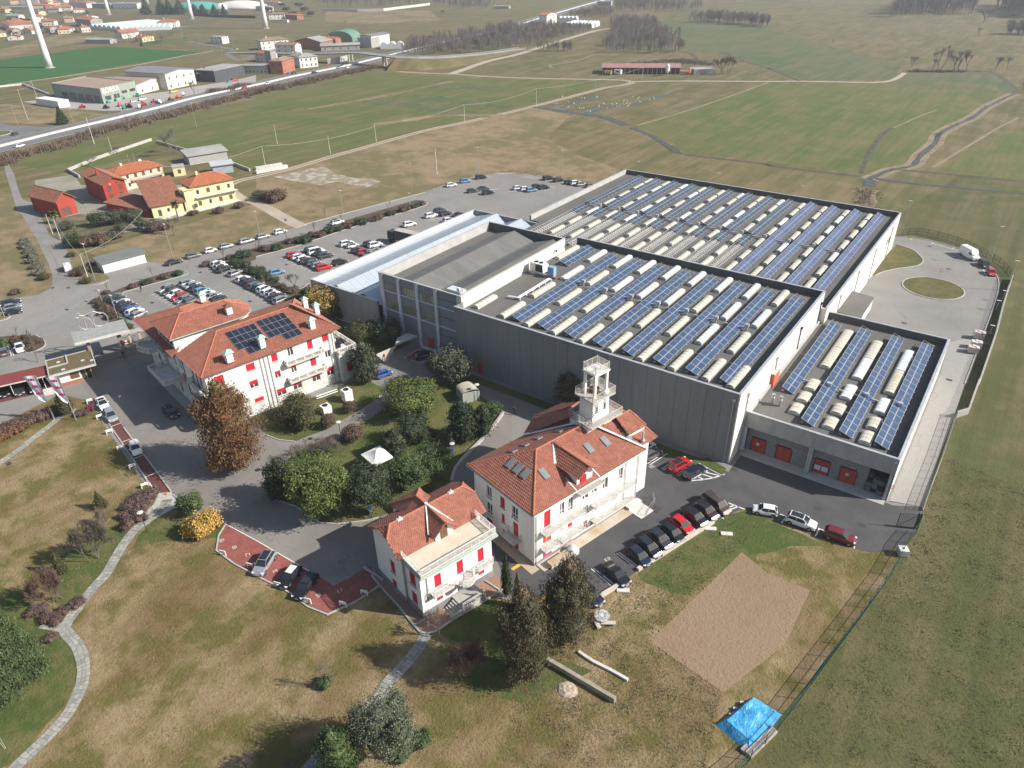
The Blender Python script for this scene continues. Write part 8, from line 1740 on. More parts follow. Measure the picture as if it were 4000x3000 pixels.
# ------------------------------------------------------------------ poles, lamps and wires
def pole(t,x,y,ty,label,r=.13,kind='wood',group=None):
 p,h,_=measure(t,x,y,ty,10);o=thing('lamp_post' if kind=='lamp' else 'utility_pole',label,'lamp post' if kind=='lamp' else 'utility pole',p,0,group)
 MB().tube((0,0,0),(0,0,h),r,r*.55,8).obj('mast',steel if kind=='lamp' else concrete_l,o)
 if kind=='lamp':MB().box(-.45,.45,-.16,.16,h-.02,h+.1).obj('lamp_head',concrete_l,o)
 elif kind=='cross':MB().box(-.9,.9,-.06,.06,h-.7,h-.58).obj('crossarm',steel,o)
 return Vector((*p,h))
GL_='tall lamp posts'
for t,x,y,ty,l in(('01',825,766,450,'lamp post left of the white garage shed'),('01',1495,570,278,'lamp post at the near end of the access road car line'),('11',28,355,170,'lamp post in the dry meadow by the drive'),('11',752,185,-10,'lamp post beside the gate of the access road'),('11',1328,110,10,'lamp post at the planted strip end'),('10',1350,1655,1412,'slim post at the far car park edge left of the pylon'),('10',1923,1505,1275,'lamp post at the meadow edge of the far car park'),('20',428,1535,1298,'tall lamp post behind the black SUV row'),('20',1087,1480,1395,'lamp post behind the far factory wall, left'),('20',1778,1590,1497,'lamp post behind the far factory wall, middle'),('30',288,1655,1605,'lamp post behind the far factory wall, right'),('31',1148,378,78,'lamp post at the right corner of the far factory hall'),('31',1918,610,300,'lamp post behind the black SUV in the turning circle'),('31',2065,850,597,'lamp post right of the turning circle fence'),('01',1018,1088,895,'pale slanting pole in the hedge behind the first car row'),('01',885,955,850,'short pole with panel at the hedge head'),('01',42,1085,980,'pole at the left edge by the three parked cars'),('00',155,1082,912,'lamp post by the roundabout'),('00',635,1065,920,'lamp post by the slip road right of the fir'),('00',950,1000,910,'lamp post before the dealership'),('00',1700,1103,885,'lamp post in the meadow by the yellow-green car'),('20',722,780,690,'thin post by the dirt track bend'),('00',1580,330,260,'lamp post on the village road, left'),('00',1725,365,290,'lamp post on the village road, middle'),('00',2020,400,315,'lamp post on the village road, right'),('00',1925,465,380,'lamp post at the village road bend'),('00',1560,140,-20,'floodlight mast among the firs'),('00',2115,155,60,'floodlight mast before the white dome')):
 pole(t,x,y,ty,l,.10 if 'slim' not in l else .06,'lamp',GL_)
tp={}
GP='utility poles across the fields'
for k,(t,x,y,ty,kd,l)in{'a':('00',245,1040,770,'wood','pole left of the dealership cabin'),'b':('00',325,862,695,'wood','pole rising behind the white cabin'),'c':('00',1055,975,790,'wood','pole in front of the dealership windows'),'d':('00',815,1245,1012,'wood','thick pole in the scrub of the highway'),'e':('00',975,1330,1185,'wood','short pole above the cream farmhouse'),'f':('10',85,1452,1262,'wood','wire pole next to the white slabs by the track'),'g':('10',185,1245,1075,'cross','pole with crossarm alone in the green meadow'),'h':('10',643,1330,1170,'cross','second pole with crossarm beside the wire line'),'i':('10',1040,1228,1067,'wood','wire pole halfway along the dirt track'),'j':('10',1803,1047,905,'wood','wire pole near the small green wet patch'),'k':('20',210,905,767,'wood','wire pole at the track by the flooded furrows'),'l':('20',1125,685,585,'wood','wire pole before the cattle shed'),'m':('10',1563,1505,1283,'cross','stout concrete pylon in the dry meadow'),'n':('01',525,408,230,'wood','pole on the verge beside the access road top'),'o':('01',758,735,540,'wood','short stout electricity pole by the brown verge bushes'),'q':('01',455,360,190,'wood','pole hidden in the verge shrubs')}.items():
 tp[k]=pole(t,x,y,ty,l,.18 if k in 'dm' else .12,kd,GP)
def wire(a,b_,label,sag=1.6):
 n=12;p=[a.lerp(b_,i/n)+Vector((0,0,-sag*4*(i/n)*(1-i/n)))for i in range(n+1)];o=thing('cable',label,'cable');MB().path(p,.03,4).obj('strand',M('cable_grey',(.55,.55,.52),None,2),o)
hf=Vector((*g('d',1200,380),9));hf=Vector((*g('d',1300,250,9),9))
for a,b_,l in((hf,tp['f'],'cable from the cream farmhouse to the first wire pole'),(tp['f'],tp['i']-Vector((0,0,1.2)),'sagging cable between the first and second wire pole'),(tp['i'],tp['j'],'sagging cable between the second and third wire pole'),(tp['j'],tp['k'],'sagging cable from the third wire pole to the flooded furrows'),(tp['k'],tp['l'],'sagging cable to the cattle shed'),(tp['a'],tp['b'],'cable between the two poles left of the dealership'),(tp['n'],tp['o'],'cable along the verge poles'),(tp['o'],Vector((*g('01',1240,190,3),4)),'cable from the verge pole to the brown lean-to')):wire(a,b_,l)
for i,(t,x,y,ty,l)in enumerate((('12',1092,250,105,'by the wide evergreen at the path'),('12',742,500,328,'beside the largest brown ball bush'),('12',172,760,662,'at the left tip of the island'),('12',1002,1170,965,'with the blue sign before the dark evergreen'),('12',1915,150,5,'beside the small greenhouse'),('12',1703,630,515,'with round blue sign at the lane kerb'),('02',1275,1282,1110,'square-headed, at the bend of the stone path'),('02',1885,1250,1165,'small one in front of the golden bush'))):
 p,h,_=measure(t,x,y,ty,9);o=thing('garden_lamp','dark garden lamp %s'%l,'lamp',p,0,'garden lamps');MB().tube((0,0,0),(0,0,h),.05,n=8).obj('post',dark_metal,o);MB().lathe([(.08,0),(.42,.08),(.42,.13),(.1,.2)],16,(0,0,h-.1)).obj('shade',concrete_l,o)
 if i in(3,5):MB().tube((0,-.12,h*.55),(.06,-.16,h*.55),.32,n=16).obj('blue_sign',PAINT['blue'],o);MB().box(-.2,.2,-.1,-.07,h*.3,h*.4).obj('plate',paint,o)
pink=M('pink_print',(.62,.03,.16),None,2)
for i,(x,y,tx,ty)in enumerate(((705,1620,460,1045),(990,1635,750,1060))):
 p=g('e',x,y);h=height('e',(x,y),(tx,ty));o=thing('banner_pole','%s white banner pole with pink emblems on a tall flag'%('left' if i==0 else 'right'),'flag',p,-YAW,'banner poles');MB().tube((0,0,0),(0,0,h),.09,.05,8).obj('pole',steel,o)
 m_=MB();N=12;fl_=[]
 for k in range(N+1):u=k/N;z=h-.1-u*5.2;wd=2.2*(1-u)**.5+.12;fl_.append((z,wd))
 for k in range(N):
  for s in range(6):
   f=lambda kk,ss:(-.08-fl_[kk][1]*ss/6,.18*sin(ss*1.1+kk*.4)*(ss/6),fl_[kk][0]-.1*ss/6);m_.add([f(k,s),f(k,s+1),f(k+1,s+1),f(k+1,s)],[(0,1,2,3)])
 fg=m_.obj('flag',M('banner_cloth',(.72,.74,.80),(.66,.69,.76),1,.8),o)
 for z in(h-.75,h-2.1,h-3.5):
  e=MB();c=-.85 if z>h-1 else(-.7 if z>h-3 else-.5)
  for dx in(-.42,-.14,.14,.42):e.box(c+dx-.11,c+dx+.11,-.30,-.29,z-.22,z+.22);
  for dx in(-.28,.0,.28):e.box(c+dx-.06,c+dx+.06,-.31,-.302,z-.30,z-.12 if dx else z+.28)
  e.obj('emblem',pink,fg)
# ------------------------------------------------------------------ gatehouse, canopy, carport
z=3.2;A_,B_,C_,D_=[Vector(g('e',x,y,z))for x,y in((635,1065),(1245,905),(1120,665),(520,820))];dx=(B_-A_);an=atan2(dx.y,dx.x);L=dx.length;W_=7.2
o=thing('gatehouse','low white gatehouse with flat mossy brown roof','gatehouse',A_,an)
MB().box(-.1,L,-.1,W_,z-.25,z).obj('roof',concrete_l,o);MB().box(.15,L-.2,.15,W_-.2,z,z+.05).obj('roof_moss',M('mossy_brown',(.13,.085,.045),(.10,.10,.045),.9,.95,fine=.3,fs=3),o);MB().strip([(0,.0),(L-.1,0),(L-.1,W_-.1),(0,W_-.1)],.22,z,z+.18,True).box(L*.42,L*.42+.25,3.5,W_,z,z+.3).box(.1,L*.42,3.3,3.5,z,z+.3).obj('roof_edge',concrete,o)
MB().box(.9,L*.62,.9,W_-.3,0,z-.25).obj('wall',whitew,o);MB().box(.85,L*.62+.02,.86,.9,0,.75).obj('brick_base',brick,o);MB().box(3.2,4.7,.84,.9,1.1,2.3).obj('window',wood,o);MB().box(L*.62,L*.85,1.6,W_-.4,0,z-.25).obj('glazed_office',glass,o)
for x in(L*.62,L*.73,L*.85):MB().box(x-.08,x+.08,1.5,1.62,0,z-.25).obj('post',WC('ochre',(.45,.38,.12)),o)
for x,y in((2.5,1.2),(6,3),(7.5,2),(2,5)):MB().box(x-.3,x+.3,y-.2,y+.2,z+.05,z+.2).obj('roof_hatch',concrete_l,o)
z=6.0;a,b_,c=[Vector(g('e',x,y,z))for x,y in((965,635),(1670,458),(900,490))];dx=b_-a;an=atan2(dx.y,dx.x);L=dx.length;o=thing('entrance_canopy','high flat gravel-topped canopy over the entrance drive','canopy',a,an)
W_=abs((c-a).dot(Vector((-sin(an),cos(an)))));MB().box(0,L,0,W_,z-.45,z).obj('roof',M('canopy_gravel',(.30,.31,.29),(.24,.25,.235),1,.95,fine=.25,fs=6),o);MB().box(-.05,L+.05,-.06,-.005,z-.5,z+.04).obj('edge',concrete_l,o)
for x in(L*.22,L*.80):MB().box(x-.3,x+.3,1,1.6,0,z-.45).box(x-.3,x+.3,W_-2,W_-1.4,0,z-.45).obj('pillar',M('sandstone_cladding',(.30,.235,.165),(.22,.17,.12),2,.9,fine=.25,fs=5),o)
bk=MB()
for cx,cz,r in((L*.30,1.3,1.2),(L*.57,1.5,1.5),(L*.22,3.3,.5)):
 for k in range(24):a1,a2=2*pi*k/24,2*pi*(k+1)/24;bk.tube((cx+r*cos(a1),W_-.8,z+cz+r*sin(a1)),(cx+r*cos(a2),W_-.8,z+cz+r*sin(a2)),.09,n=5)
for p_,q_ in(((.30,0),(.30,3.1)),((.45,0),(.46,3.3)),((.25,3.2),(.33,3.0)),((.33,3.0),(.50,3.5)),((.50,3.5),(.64,2.6))):bk.tube((L*p_[0],W_-.8,z+p_[1]),(L*q_[0],W_-.8,z+q_[1]),.1,n=5)
sc_=thing('roof_sculpture','grey tubular ring sculpture like a vintage bicycle on the entrance canopy','sculpture',a,an);bk.obj('tubes',steel,sc_)
fc=thing('pillar_fence','pinkish pillar fence with iron grilles and no-entry sign at the gate','fence',g('e',1600,735),an)
for k in range(4):MB().box(k*1.9-.2,k*1.9+.2,-.2,.2,0,3.6).obj('pillar',WC('pink_stone',(.5,.36,.28)),fc)
m_=MB();railing(m_,[(0,0),(5.7,0)],.3,2.6,.15,.02,.03);m_.obj('grille',dark_metal,fc);MB().box(-.3,6.2,-.6,.9,3.6,3.8).obj('cover',concrete,fc);MB().tube((1.0,-.3,2.2),(1.0,-.34,2.2),.35,n=16).obj('sign',PAINT['red'],fc);MB().tube((1.0,-.345,2.2),(1.0,-.36,2.2),.25,n=16).obj('sign_face',paint,fc);MB().box(.7,1.3,-.36,-.34,1.4,1.75).obj('plate',paint,fc);MB().box(5.7,8.5,-.15,.15,0,2.4).obj('wall',whitew,fc)
gt=thing('sliding_gate','low grey sliding gate across the entrance drive','gate',g('e',1230,895),an);m_=MB();railing(m_,[(0,0),(11.5,0)],.15,1.2,.2,.02,.05);m_.obj('bars',steel,gt)
z=2.9;a,b_=Vector(g('e',-250,1245,z)),Vector(g('e',615,1050,z));dx=b_-a;an=atan2(dx.y,dx.x);L=dx.length;o=thing('carport','dark red flat-roofed carport with thin white posts at the left edge','carport',a,an)
MB().box(0,L,0,4.6,z-.2,z).obj('roof',M('dark_red_roof',(.20,.04,.035),(.16,.035,.03),1),o);MB().box(0,L,-.04,0,z-.22,z+.03).obj('edge',concrete_l,o);MB().box(0,L,5.0,5.1,0,z-.2).obj('back_wall',dark_metal,o);MB().box(0,L,-.8,5,.03,.05).obj('floor',redpave2,o)
for k in range(6):MB().tube((L-1-k*5.2,.2,0),(L-1-k*5.2,.2,z-.2),.06,n=6).obj('post',white_pv,o)
for k in range(2):MB().box(L-1.5,L+.5,-1.2-k*1.2,-.5-k*1.2,.03,.55).obj('planter',MATS['cast_stone'],o)
# ------------------------------------------------------------------ garden things
z=2.6;c4=[Vector((*g('12',x,y,z),z))for x,y in((905,608),(1072,530),(1183,628),(1018,705))];ct=sum(c4,Vector())/4;o=thing('gazebo','white square gazebo tent in the villa garden','gazebo',(ct.x,ct.y,0));L4=[p-Vector((ct.x,ct.y,0))for p in c4];ap=Vector((0,0,3.7));m_=MB()
for i in range(4):
 p,q=L4[i],L4[(i+1)%4];N=5
 for k in range(N):
  u,v=k/N,(k+1)/N;s=lambda e,w:e.lerp(ap,w)-Vector((0,0,.35*w*(1-w)*2));m_.add([s(p,u),s(q,u),s(q,v),s(p,v)],[(0,1,2,3)])
 m_.add([p,q,q-Vector((0,0,.25)),p-Vector((0,0,.25))],[(0,1,2,3)])
m_.obj('canopy',M('tent_white',(.78,.77,.73),None,1,.8,fine=.03),o)
for p in L4:MB().tube((p.x*.96,p.y*.96,0),(p.x*.96,p.y*.96,2.55),.04,n=6).obj('leg',steel,o)
for i,(x,y,tx,ty,l)in enumerate(((790,150,780,45,'taller white heat pump with fan on top, by the villa'),(605,255,600,185,'half-hidden white heat pump behind the brown ball bush'))):
 h=height('12',(x,y),(x,ty))*.9;o=thing('heat_pump',l,'heat pump',g('12',x,y-10),f1 .a,'heat pumps');MB().box(-.8,.8,-.9,.6,.1,h).obj('casing',white_pv,o);MB().tube((0,-.1,h),(0,-.1,h+.08),.5,n=14).obj('fan',dark_metal,o)
pi_=thing('pipe_run','white insulated pipes from the long villa to the heat pumps','pipes');MB().path([(*g('12',520,110,.8),.8),(*g('12',700,45,.8),.8)],.12,6).path([(*g('12',525,128,.6),.6),(*g('12',705,62,.6),.6)],.1,6).obj('pipe',white_pv,pi_)
a,b_=g('12',1790,175),g('12',1935,135);an=atan2(b_[1]-a[1],b_[0]-a[0]);L=hypot(b_[0]-a[0],b_[1]-a[1]);o=thing('small_greenhouse','small glazed garden greenhouse with arched milky roof','greenhouse',a,an);MB().box(0,L,0,3.2,0,1.9).obj('glazing',M('milky_glazing',(.36,.40,.37),None,1,.3),o);m_=MB()
for i in range(8):u,v=pi*i/8,pi*(i+1)/8;m_.add([(L/2-L/2*cos(u),0,1.9+.6*sin(u)),(L/2-L/2*cos(v),0,1.9+.6*sin(v)),(L/2-L/2*cos(v),3.2,1.9+.6*sin(v)),(L/2-L/2*cos(u),3.2,1.9+.6*sin(u))],[(0,1,2,3)])
m_.obj('roof',M('milky_roof',(.50,.46,.38),None,1,.5),o)
for k,s_ in enumerate(('12:105,940;160,1000;340,1060;560,1205;850,1197;1000,1172;1060,1155','12:1690,850;1725,735;1840,600;2000,440;2135,260','12:95,445;200,485;340,500','02:1500,960;1560,1010;1600,1040','02:1070,378;1480,932','02:780,130;840,200;940,345;1130,622;1310,900','02:1950,1212;1870,1442;2212,1655 13:50,25;300,152;618,337;1060,92','22:1640,705;1800,790;1835,780')):
 o=thing('kerb',['pale kerb round the front of the garden island','low stone wall along the garden lane','curved stone edging before the rust-coloured cypress','short kerb by the path mouth','kerb along the inner side of the red strip','kerb along the lawn side of the red strip','kerb round the red parking bays','kerb of the grass wedge by the grey wall'][k],'kerb');MB().strip(smoothline(P(s_),2),.2 if k!=1 else .4,0,.16 if k!=1 else .5).obj('stones',kerbm,o)
KB=['01:940,765;850,802;750,808','01:1060,870;1250,815;1580,727;1622,702;1585,680','11:0,560;380,460;700,350;970,265;1230,190;1475,112;1460,75','01:0,1332;105,1302;200,1303;228,1392;330,1367;392,1327;380,1280;310,1240','31:1110,455;1250,500;1320,560;1340,600;1290,640;1150,660;1000,690;925,725','31:1105,380;1400,420;1650,490;1850,580;1960,700;1995,800;1960,960;1880,1180;1700,1659','11:120,720;330,850;460,790','01:-50,1125;60,1100;90,1075','11:410,285;850,165;1460,5']
for k,s_ in enumerate(KB):
 o=thing('kerb',['kerb round the electricity pole verge','kerb of the narrow island by the access road','long pale kerb of the planted strip','kerb of the rounded island near the gatehouse','kerb of the D-shaped lawn by the factory','dark kerb along the fence of the turning circle','kerb of the diagonal hedge','kerb at the left edge by the parked cars','concrete edge of the access road along the meadow'][k],'kerb');MB().strip(smoothline(P(s_),2),.22,0,.15).obj('stones',kerbm,o)
o=thing('kerb','round kerb of the oval lawn in the turning circle','kerb');MB().strip(circ,.25,0,.16,True).obj('stones',kerbm,o)
wl_=thing('low_wall','low cream retaining wall between parked cars and the sloping lawn','wall');MB().strip([g('23',665,240),g('23',785,172),g('23',1000,40)],.45,0,.5).strip([g('22',1085,1615),g('22',1740,1200)],.45,0,.5).obj('wall',M('cream_wall',(.52,.47,.40),(.44,.40,.34),.8),wl_)
wl_=thing('low_wall','long low stone wall with bevelled end on the lawn','wall');MB().strip([g('23',305,745),g('23',890,1090)],.45,0,.75).obj('wall',M('mossy_stone',(.34,.30,.24),(.24,.23,.17),1,.95,fine=.25),wl_)
wl_=thing('low_wall','broken pale stone edging above the long low wall','wall');MB().strip(smoothline(P('23:575,660;700,745;850,820;1000,905'),2),.35,0,.3).obj('wall',concrete_l,wl_)
o=thing('wood_chip_pile','pale heap of wood chips on the lawn','pile',g('23',480,985));MB().add([(p.x*1.15*(1+.2*noise.noise(p*2)),p.y*1.05,max(0,p.z)*.28*(1+.5*noise.noise(p*3)))for p in ICO[0]],ICO[1]).obj('heap',M('chips',(.44,.36,.29),(.30,.24,.19),2,.95,fine=.3,fs=6,bump=.5),o)
o=thing('round_table','round mosaic garden table beside the right conifer','table',g('23',775,378));MB().tube((0,0,0),(0,0,.7),.22,n=10).obj('leg',concrete_l,o);MB().tube((0,0,.7),(0,0,.78),.95,n=24).obj('top',M('mosaic',(.22,.24,.25),(.45,.46,.46),4,.5,lo=.48,hi=.52),o);MB().tube((0,0,.78),(0,0,.80),.22,n=16).obj('boss',concrete_l,o)
for x,y,rz,l in((730,420,-.75,'left curved stone bench at the mosaic table'),(830,425,.45,'right curved stone bench at the mosaic table')):
 o=thing('stone_bench',l,'bench',g('23',x,y),rz+f3 .a-1.2,'stone benches');MB().box(-.9,.9,-.25,.25,.35,.5).box(-.7,-.45,-.2,.2,0,.35).box(.45,.7,-.2,.2,0,.35).obj('seat',M('cream_wall',(.5,.5,.5)),o)
for x,y,t,l in((960,128,'23','grey stone slab lying by the retaining wall'),(715,257,'23','thin stone slabs beside the retaining wall end'),(1715,1255,'22','square stone slab on the lawn near the parked row'),(1855,1300,'22','two pale stones on the lawn right of the slab')):o=thing('stone_slab',l,'stone',g(t,x,y),.5);MB().box(-.8,.8,-.35,.35,0,.2).obj('slab',concrete_l,o)
for i,(t,x,y)in enumerate((('02',1930,1480),('02',2165,1590),('13',190,95),('13',450,235),('13',755,265),('13',938,165),('02',1255,895),('02',1150,730),('02',1045,570),('02',950,430),('02',865,300),('02',780,165))):
 o=thing('hoop_barrier','white bent hoop barrier at the edge of the %s, %s along'%('red bays' if i<6 else 'red strip',ords[i%6]),'barrier',g(t,x,y),hb+pi/2 if i<6 else hs+pi/2,'white hoop barriers');MB().path([(-.45,0,0),(-.45,0,.85),(.45,0,.85),(.45,0,0)],.07,6).box(-.45,.45,-.03,.03,.45,.85).obj('hoop',white_pv,o)
for i,(t,x,y,l)in enumerate((('02',1440,955,'orange traffic cone at the end of the red strip'),('22',1075,1050,'orange traffic cone by the tower villa steps'))):o=thing('traffic_cone',l,'cone',g(t,x,y));MB().lathe([(.17,.04),(.05,.5),(.03,.52)],12).box(-.2,.2,-.2,.2,0,.04).obj('cone',PAINT['orange'],o)
ct=Vector(g('23',2030,1260));o=thing('tarpaulin','bright blue tarpaulin draped over a stack of boards by the fence','tarpaulin',ct);cs=[Vector(g(t,x,y))-ct for t,x,y in(('23',2085,1045),('23',1760,1290),('23',2040,1525),('33',125,1200))];m_=MB();N=36;V_=[]
for i in range(N+1):
 for j in range(N+1):
  u,v=i/N,j/N;p=(cs[0]*(1-u)+cs[1]*u)*(1-v)+(cs[3]*(1-u)+cs[2]*u)*v;e=min(u,v,1-u,1-v)*4;n1=noise.noise(Vector((u*5,v*3.5,1)));tent=max(0,1-hypot(u-.30,v-.18)*4)*.8+max(0,1-hypot(u-.45,v-.6)*3)*.5+max(0,1-hypot(u-.2,v-.8)*4)*.4
  z=min(1,e*1.8)*(.75+.4*tent)+.13*n1*min(1,e*2)+.07*abs(noise.noise(Vector((u*16,v*13,4))))*min(1,e*3)+.02;V_.append((p.x+.15*n1*(1-min(1,e)),p.y+.12*noise.noise(Vector((u*6,v*6,9))),max(.02,z)))
m_.add(V_,[(i*(N+1)+j,(i+1)*(N+1)+j,(i+1)*(N+1)+j+1,i*(N+1)+j+1)for i in range(N)for j in range(N)])
tarp=NT('blue_tarp');tn=tarp.noise(tarp.pos(),1.3,4);tarp.col(tarp.mix(tarp.ramp(tn,.4,.65),(.035,.27,.55),(.10,.42,.68)));tarp.bump(tarp.noise(tarp.pos(),6,4),.6,.08);tarp=tarp.done(.4);m_.obj('sheet',tarp,o)
o2=thing('board_stack','weathered white boards and rail sticking out under the blue tarpaulin','boards',g('23',2130,1440),head('23',(2060,1530),(2212,1380)))
for k in range(5):MB().box(-2.2+random.uniform(-.2,.2),2.3+random.uniform(-.2,.2),-.6+k*.26,-.38+k*.26,.02,.3+.08*(k%3)).obj('board',M('old_boards',(.50,.45,.41),(.32,.27,.25),2,.9),o2)
for i,(x,y)in enumerate(((1985,1105),(1925,1155),(1890,1210))):o=thing('brick_weight','pale block weighing down the tarpaulin edge, %s from the top'%ords[i],'block',g('23',x,y),.6,'tarpaulin weights');MB().box(-.22,.22,-.12,.12,.1,.35).obj('block',concrete_l,o)
o=thing('water_tank','white caged plastic water tank by the fence corner','tank',g('32',1155,1475),.5);MB().box(-.55,.55,-.55,.55,.15,1.15).obj('bottle',MATS['white_pvc'],o);m_=MB()
for k in range(6):
 a=-.57+k*.228
 for s in(-.58,.58):m_.tube((a,s,.1),(a,s,1.16),.015,n=4).tube((s,a,.1),(s,a,1.16),.015,n=4)
for k in range(5):
 z=.15+k*.25;m_.path([(-.58,-.58,z),(.58,-.58,z),(.58,.58,z),(-.58,.58,z),(-.58,-.58,z)],.015,4)
m_.obj('cage',steel,o);MB().tube((0,0,1.15),(0,0,1.2),.16,n=12).obj('lid',dark_metal,o);MB().box(-.58,.58,-.58,.58,0,.12).obj('pallet',wood,o)
# ------------------------------------------------------------------ fences
mesh_m=NT('green_mesh');mesh_m.col((.012,.04,.034));tr=mesh_m.n('ShaderNodeBsdfTransparent');mxs=mesh_m.n('ShaderNodeMixShader');mxs.inputs[0].default_value=.26;mesh_m.l(tr.outputs[0],mxs.inputs[1]);mesh_m.l(mesh_m.b.outputs[0],mxs.inputs[2]);mesh_m.l(mxs.outputs[0],mesh_m.out.inputs[0]);mesh_m=mesh_m.m
def fence(spec,h,sp,label,base=.0,mm=None,post=None,dens=None):
 pts=smoothline(P(spec),2);o=thing('fence',label,'fence');mb=MB()
 for a,b_ in zip(pts,pts[1:]):mb.add([(*a,base+.05),(*b_,base+.05),(*b_,h),(*a,h)],[(0,1,2,3)])
 mb.obj('mesh',mm or mesh_m,o);s=0;me=MB().tube((0,0,0),(0,0,h+.05),.04,n=6).mesh('post',post or dark_metal)
 for a,b_ in zip(pts,pts[1:]):
  L=hypot(b_[0]-a[0],b_[1]-a[1])
  while s<L:put('post',me,o,(a[0]+(b_[0]-a[0])*s/L,a[1]+(b_[1]-a[1])*s/L,0));s+=sp
  s-=L
 r=MB()
 for z in(base+.06,h*.5,h):r.path([(*p,z)for p in pts],.03,4)
 r.obj('rail',post or dark_metal,o)
 if base:MB().strip(pts,.22,0,base).obj('kerb_wall',concrete,o)
 return o
green_p=M('green_post',(.02,.07,.05),None,2,.6)
fence('33:-300,1720;0,1435;490,780;1060,0 32:1190,1400;1290,1280',1.9,2.5,'green mesh fence from the tarpaulin up to the gate',.0,None,green_p)
fence('32:1330,1100;1400,900;1500,640;1620,270',1.7,2.2,'green mesh fence on a low wall along the service lane',.35,None,green_p)
fence('31:1155,385;1250,365;1400,385;1550,425;1700,475;1850,550;2000,640;2085,740',1.9,2.6,'dark mesh fence behind the turning circle',.0,None,dark_metal)
wl_=thing('boundary_wall','thin grey concrete boundary wall with green mesh right of the lane','wall');bw=P('31:2100,760;2020,1010;1960,1250;1820,1659 32:1810,10;1720,260;1620,290');MB().strip(bw,.3,0,1.3).obj('wall',concrete,wl_);m_=MB()
for a,b_ in zip(bw,bw[1:]):m_.add([(*a,1.3),(*b_,1.3),(*b_,2.4),(*a,2.4)],[(0,1,2,3)])
m_.obj('mesh',mesh_m,wl_)
for i,(x,y,ty)in enumerate(((2020,940,855),(1968,1020,940),(1915,1230,1155))):pole('31',x,y,ty,'short lamp post on the verge by the service lane, %s from the top'%ords[i],.06,'lamp','verge lamps')
a,b_=g('32',1275,1250),g('32',1105,1235);o=thing('gate_leaf','open green gate leaf with diagonal brace by the fence','gate',a,atan2(b_[1]-a[1],b_[0]-a[0]));L=hypot(b_[0]-a[0],b_[1]-a[1]);MB().path([(0,0,.1),(L,0,.1),(L,0,2.6),(0,0,2.6),(0,0,.1)],.05,5).path([(0,0,2.6),(L,0,.1)],.035,5).obj('frame',green_p,o);MB().add([(0,0,.1),(L,0,.1),(L,0,2.6),(0,0,2.6)],[(0,1,2,3)]).obj('mesh',mesh_m,o);MB().box(-.2,.2,-.2,.2,0,2.8).obj('gate_post',green_p,o)
for k,(s_,l)in enumerate((('00:590,1480;830,1380;1060,1300;1310,1215','low pale wall left of the cream farmhouse garden'),('00:590,1480;690,1535','short wall at the left corner of the farm garden'),('00:1360,1235;1800,1365','long wall behind the cream farmhouse garden'),('00:1980,1410;2160,1480','wall right of the yellow farmhouse'),('00:0,755;200,735;440,830','low wall left of the dealership'),('10:0,1470;225,1432','white concrete slabs stacked beside the track'),('10:0,1500;270,1448','second row of white slabs beside the track'),('10:580,95;880,100;1100,95;1500,45','pale quarry wall at the top centre'))):
 o=thing('low_wall',l,'wall');MB().strip(P(s_),.5 if k<5 else 1.6,0,1.1 if k<7 else 3).obj('wall',concrete_l if k>3 else concrete,o)
# ------------------------------------------------------------------ turning circle shed, skip, pallets
a=g('31',665,950,4.2);o=thing('side_shed','grey-roofed open shed leaning on the white factory wall','shed',(xB1+.02,147.5));MB().slab([(0,0,4.4),(4.6,0,4.0),(4.6,12.5,4.0),(0,12.5,4.4)],.3).obj('roof',roof_grey,o);MB().box(4.3,4.5,.2,.4,0,3.8).box(4.3,4.5,12,12.2,0,3.8).box(4.45,4.5,3,12,1,3.7).obj('post',concrete_l,o)
o=thing('pallet_heap','heap of broken pallets and boards before the open shed','pallets',(xB1+2.4,144.5));[MB().obox((random.uniform(-1.6,1.6),random.uniform(-1.6,1.6),.2+random.uniform(0,1.4)),.7,.5,.08,random.uniform(0,3)).obj('pallet',M('pallet_wood',(.34,.25,.17),(.26,.18,.13),2,.9),o)for _ in range(9)]
a,b_=Vector(g('31',750,1075)),Vector(g('31',850,1095));o=thing('skip','green waste skip with dark red inside, full of white bags','skip',(xB1+6.9,143.4),1.42);m_=MB();m_.box(-3.1,3.1,-1.2,-1.1,.2,2.4).box(-3.1,3.1,1.1,1.2,.2,2.4).box(-3.1,-3.0,-1.1,1.1,.2,2.4).box(3.0,3.1,-1.1,1.1,.2,2.4).box(-3,3,-1.1,1.1,.2,.35);m_.obj('body',M('skip_green',(.02,.22,.14),None,1,.6),o)
MB().box(-2.99,2.99,-1.09,-1.06,.36,2.38).box(-2.99,2.99,1.06,1.09,.36,2.38).obj('lining',M('skip_inside',(.12,.03,.03),None,1),o);m_=MB()
for k in range(24):m_.add([Vector((random.uniform(-2.6,.5),random.uniform(-.8,.8),random.uniform(1.0,1.7)))+Vector((p.x*.35,p.y*.3,p.z*.22))for p in ICO[0][:12]],[f for f in ico(0)[1]])
m_.obj('bags',white_pv,o)
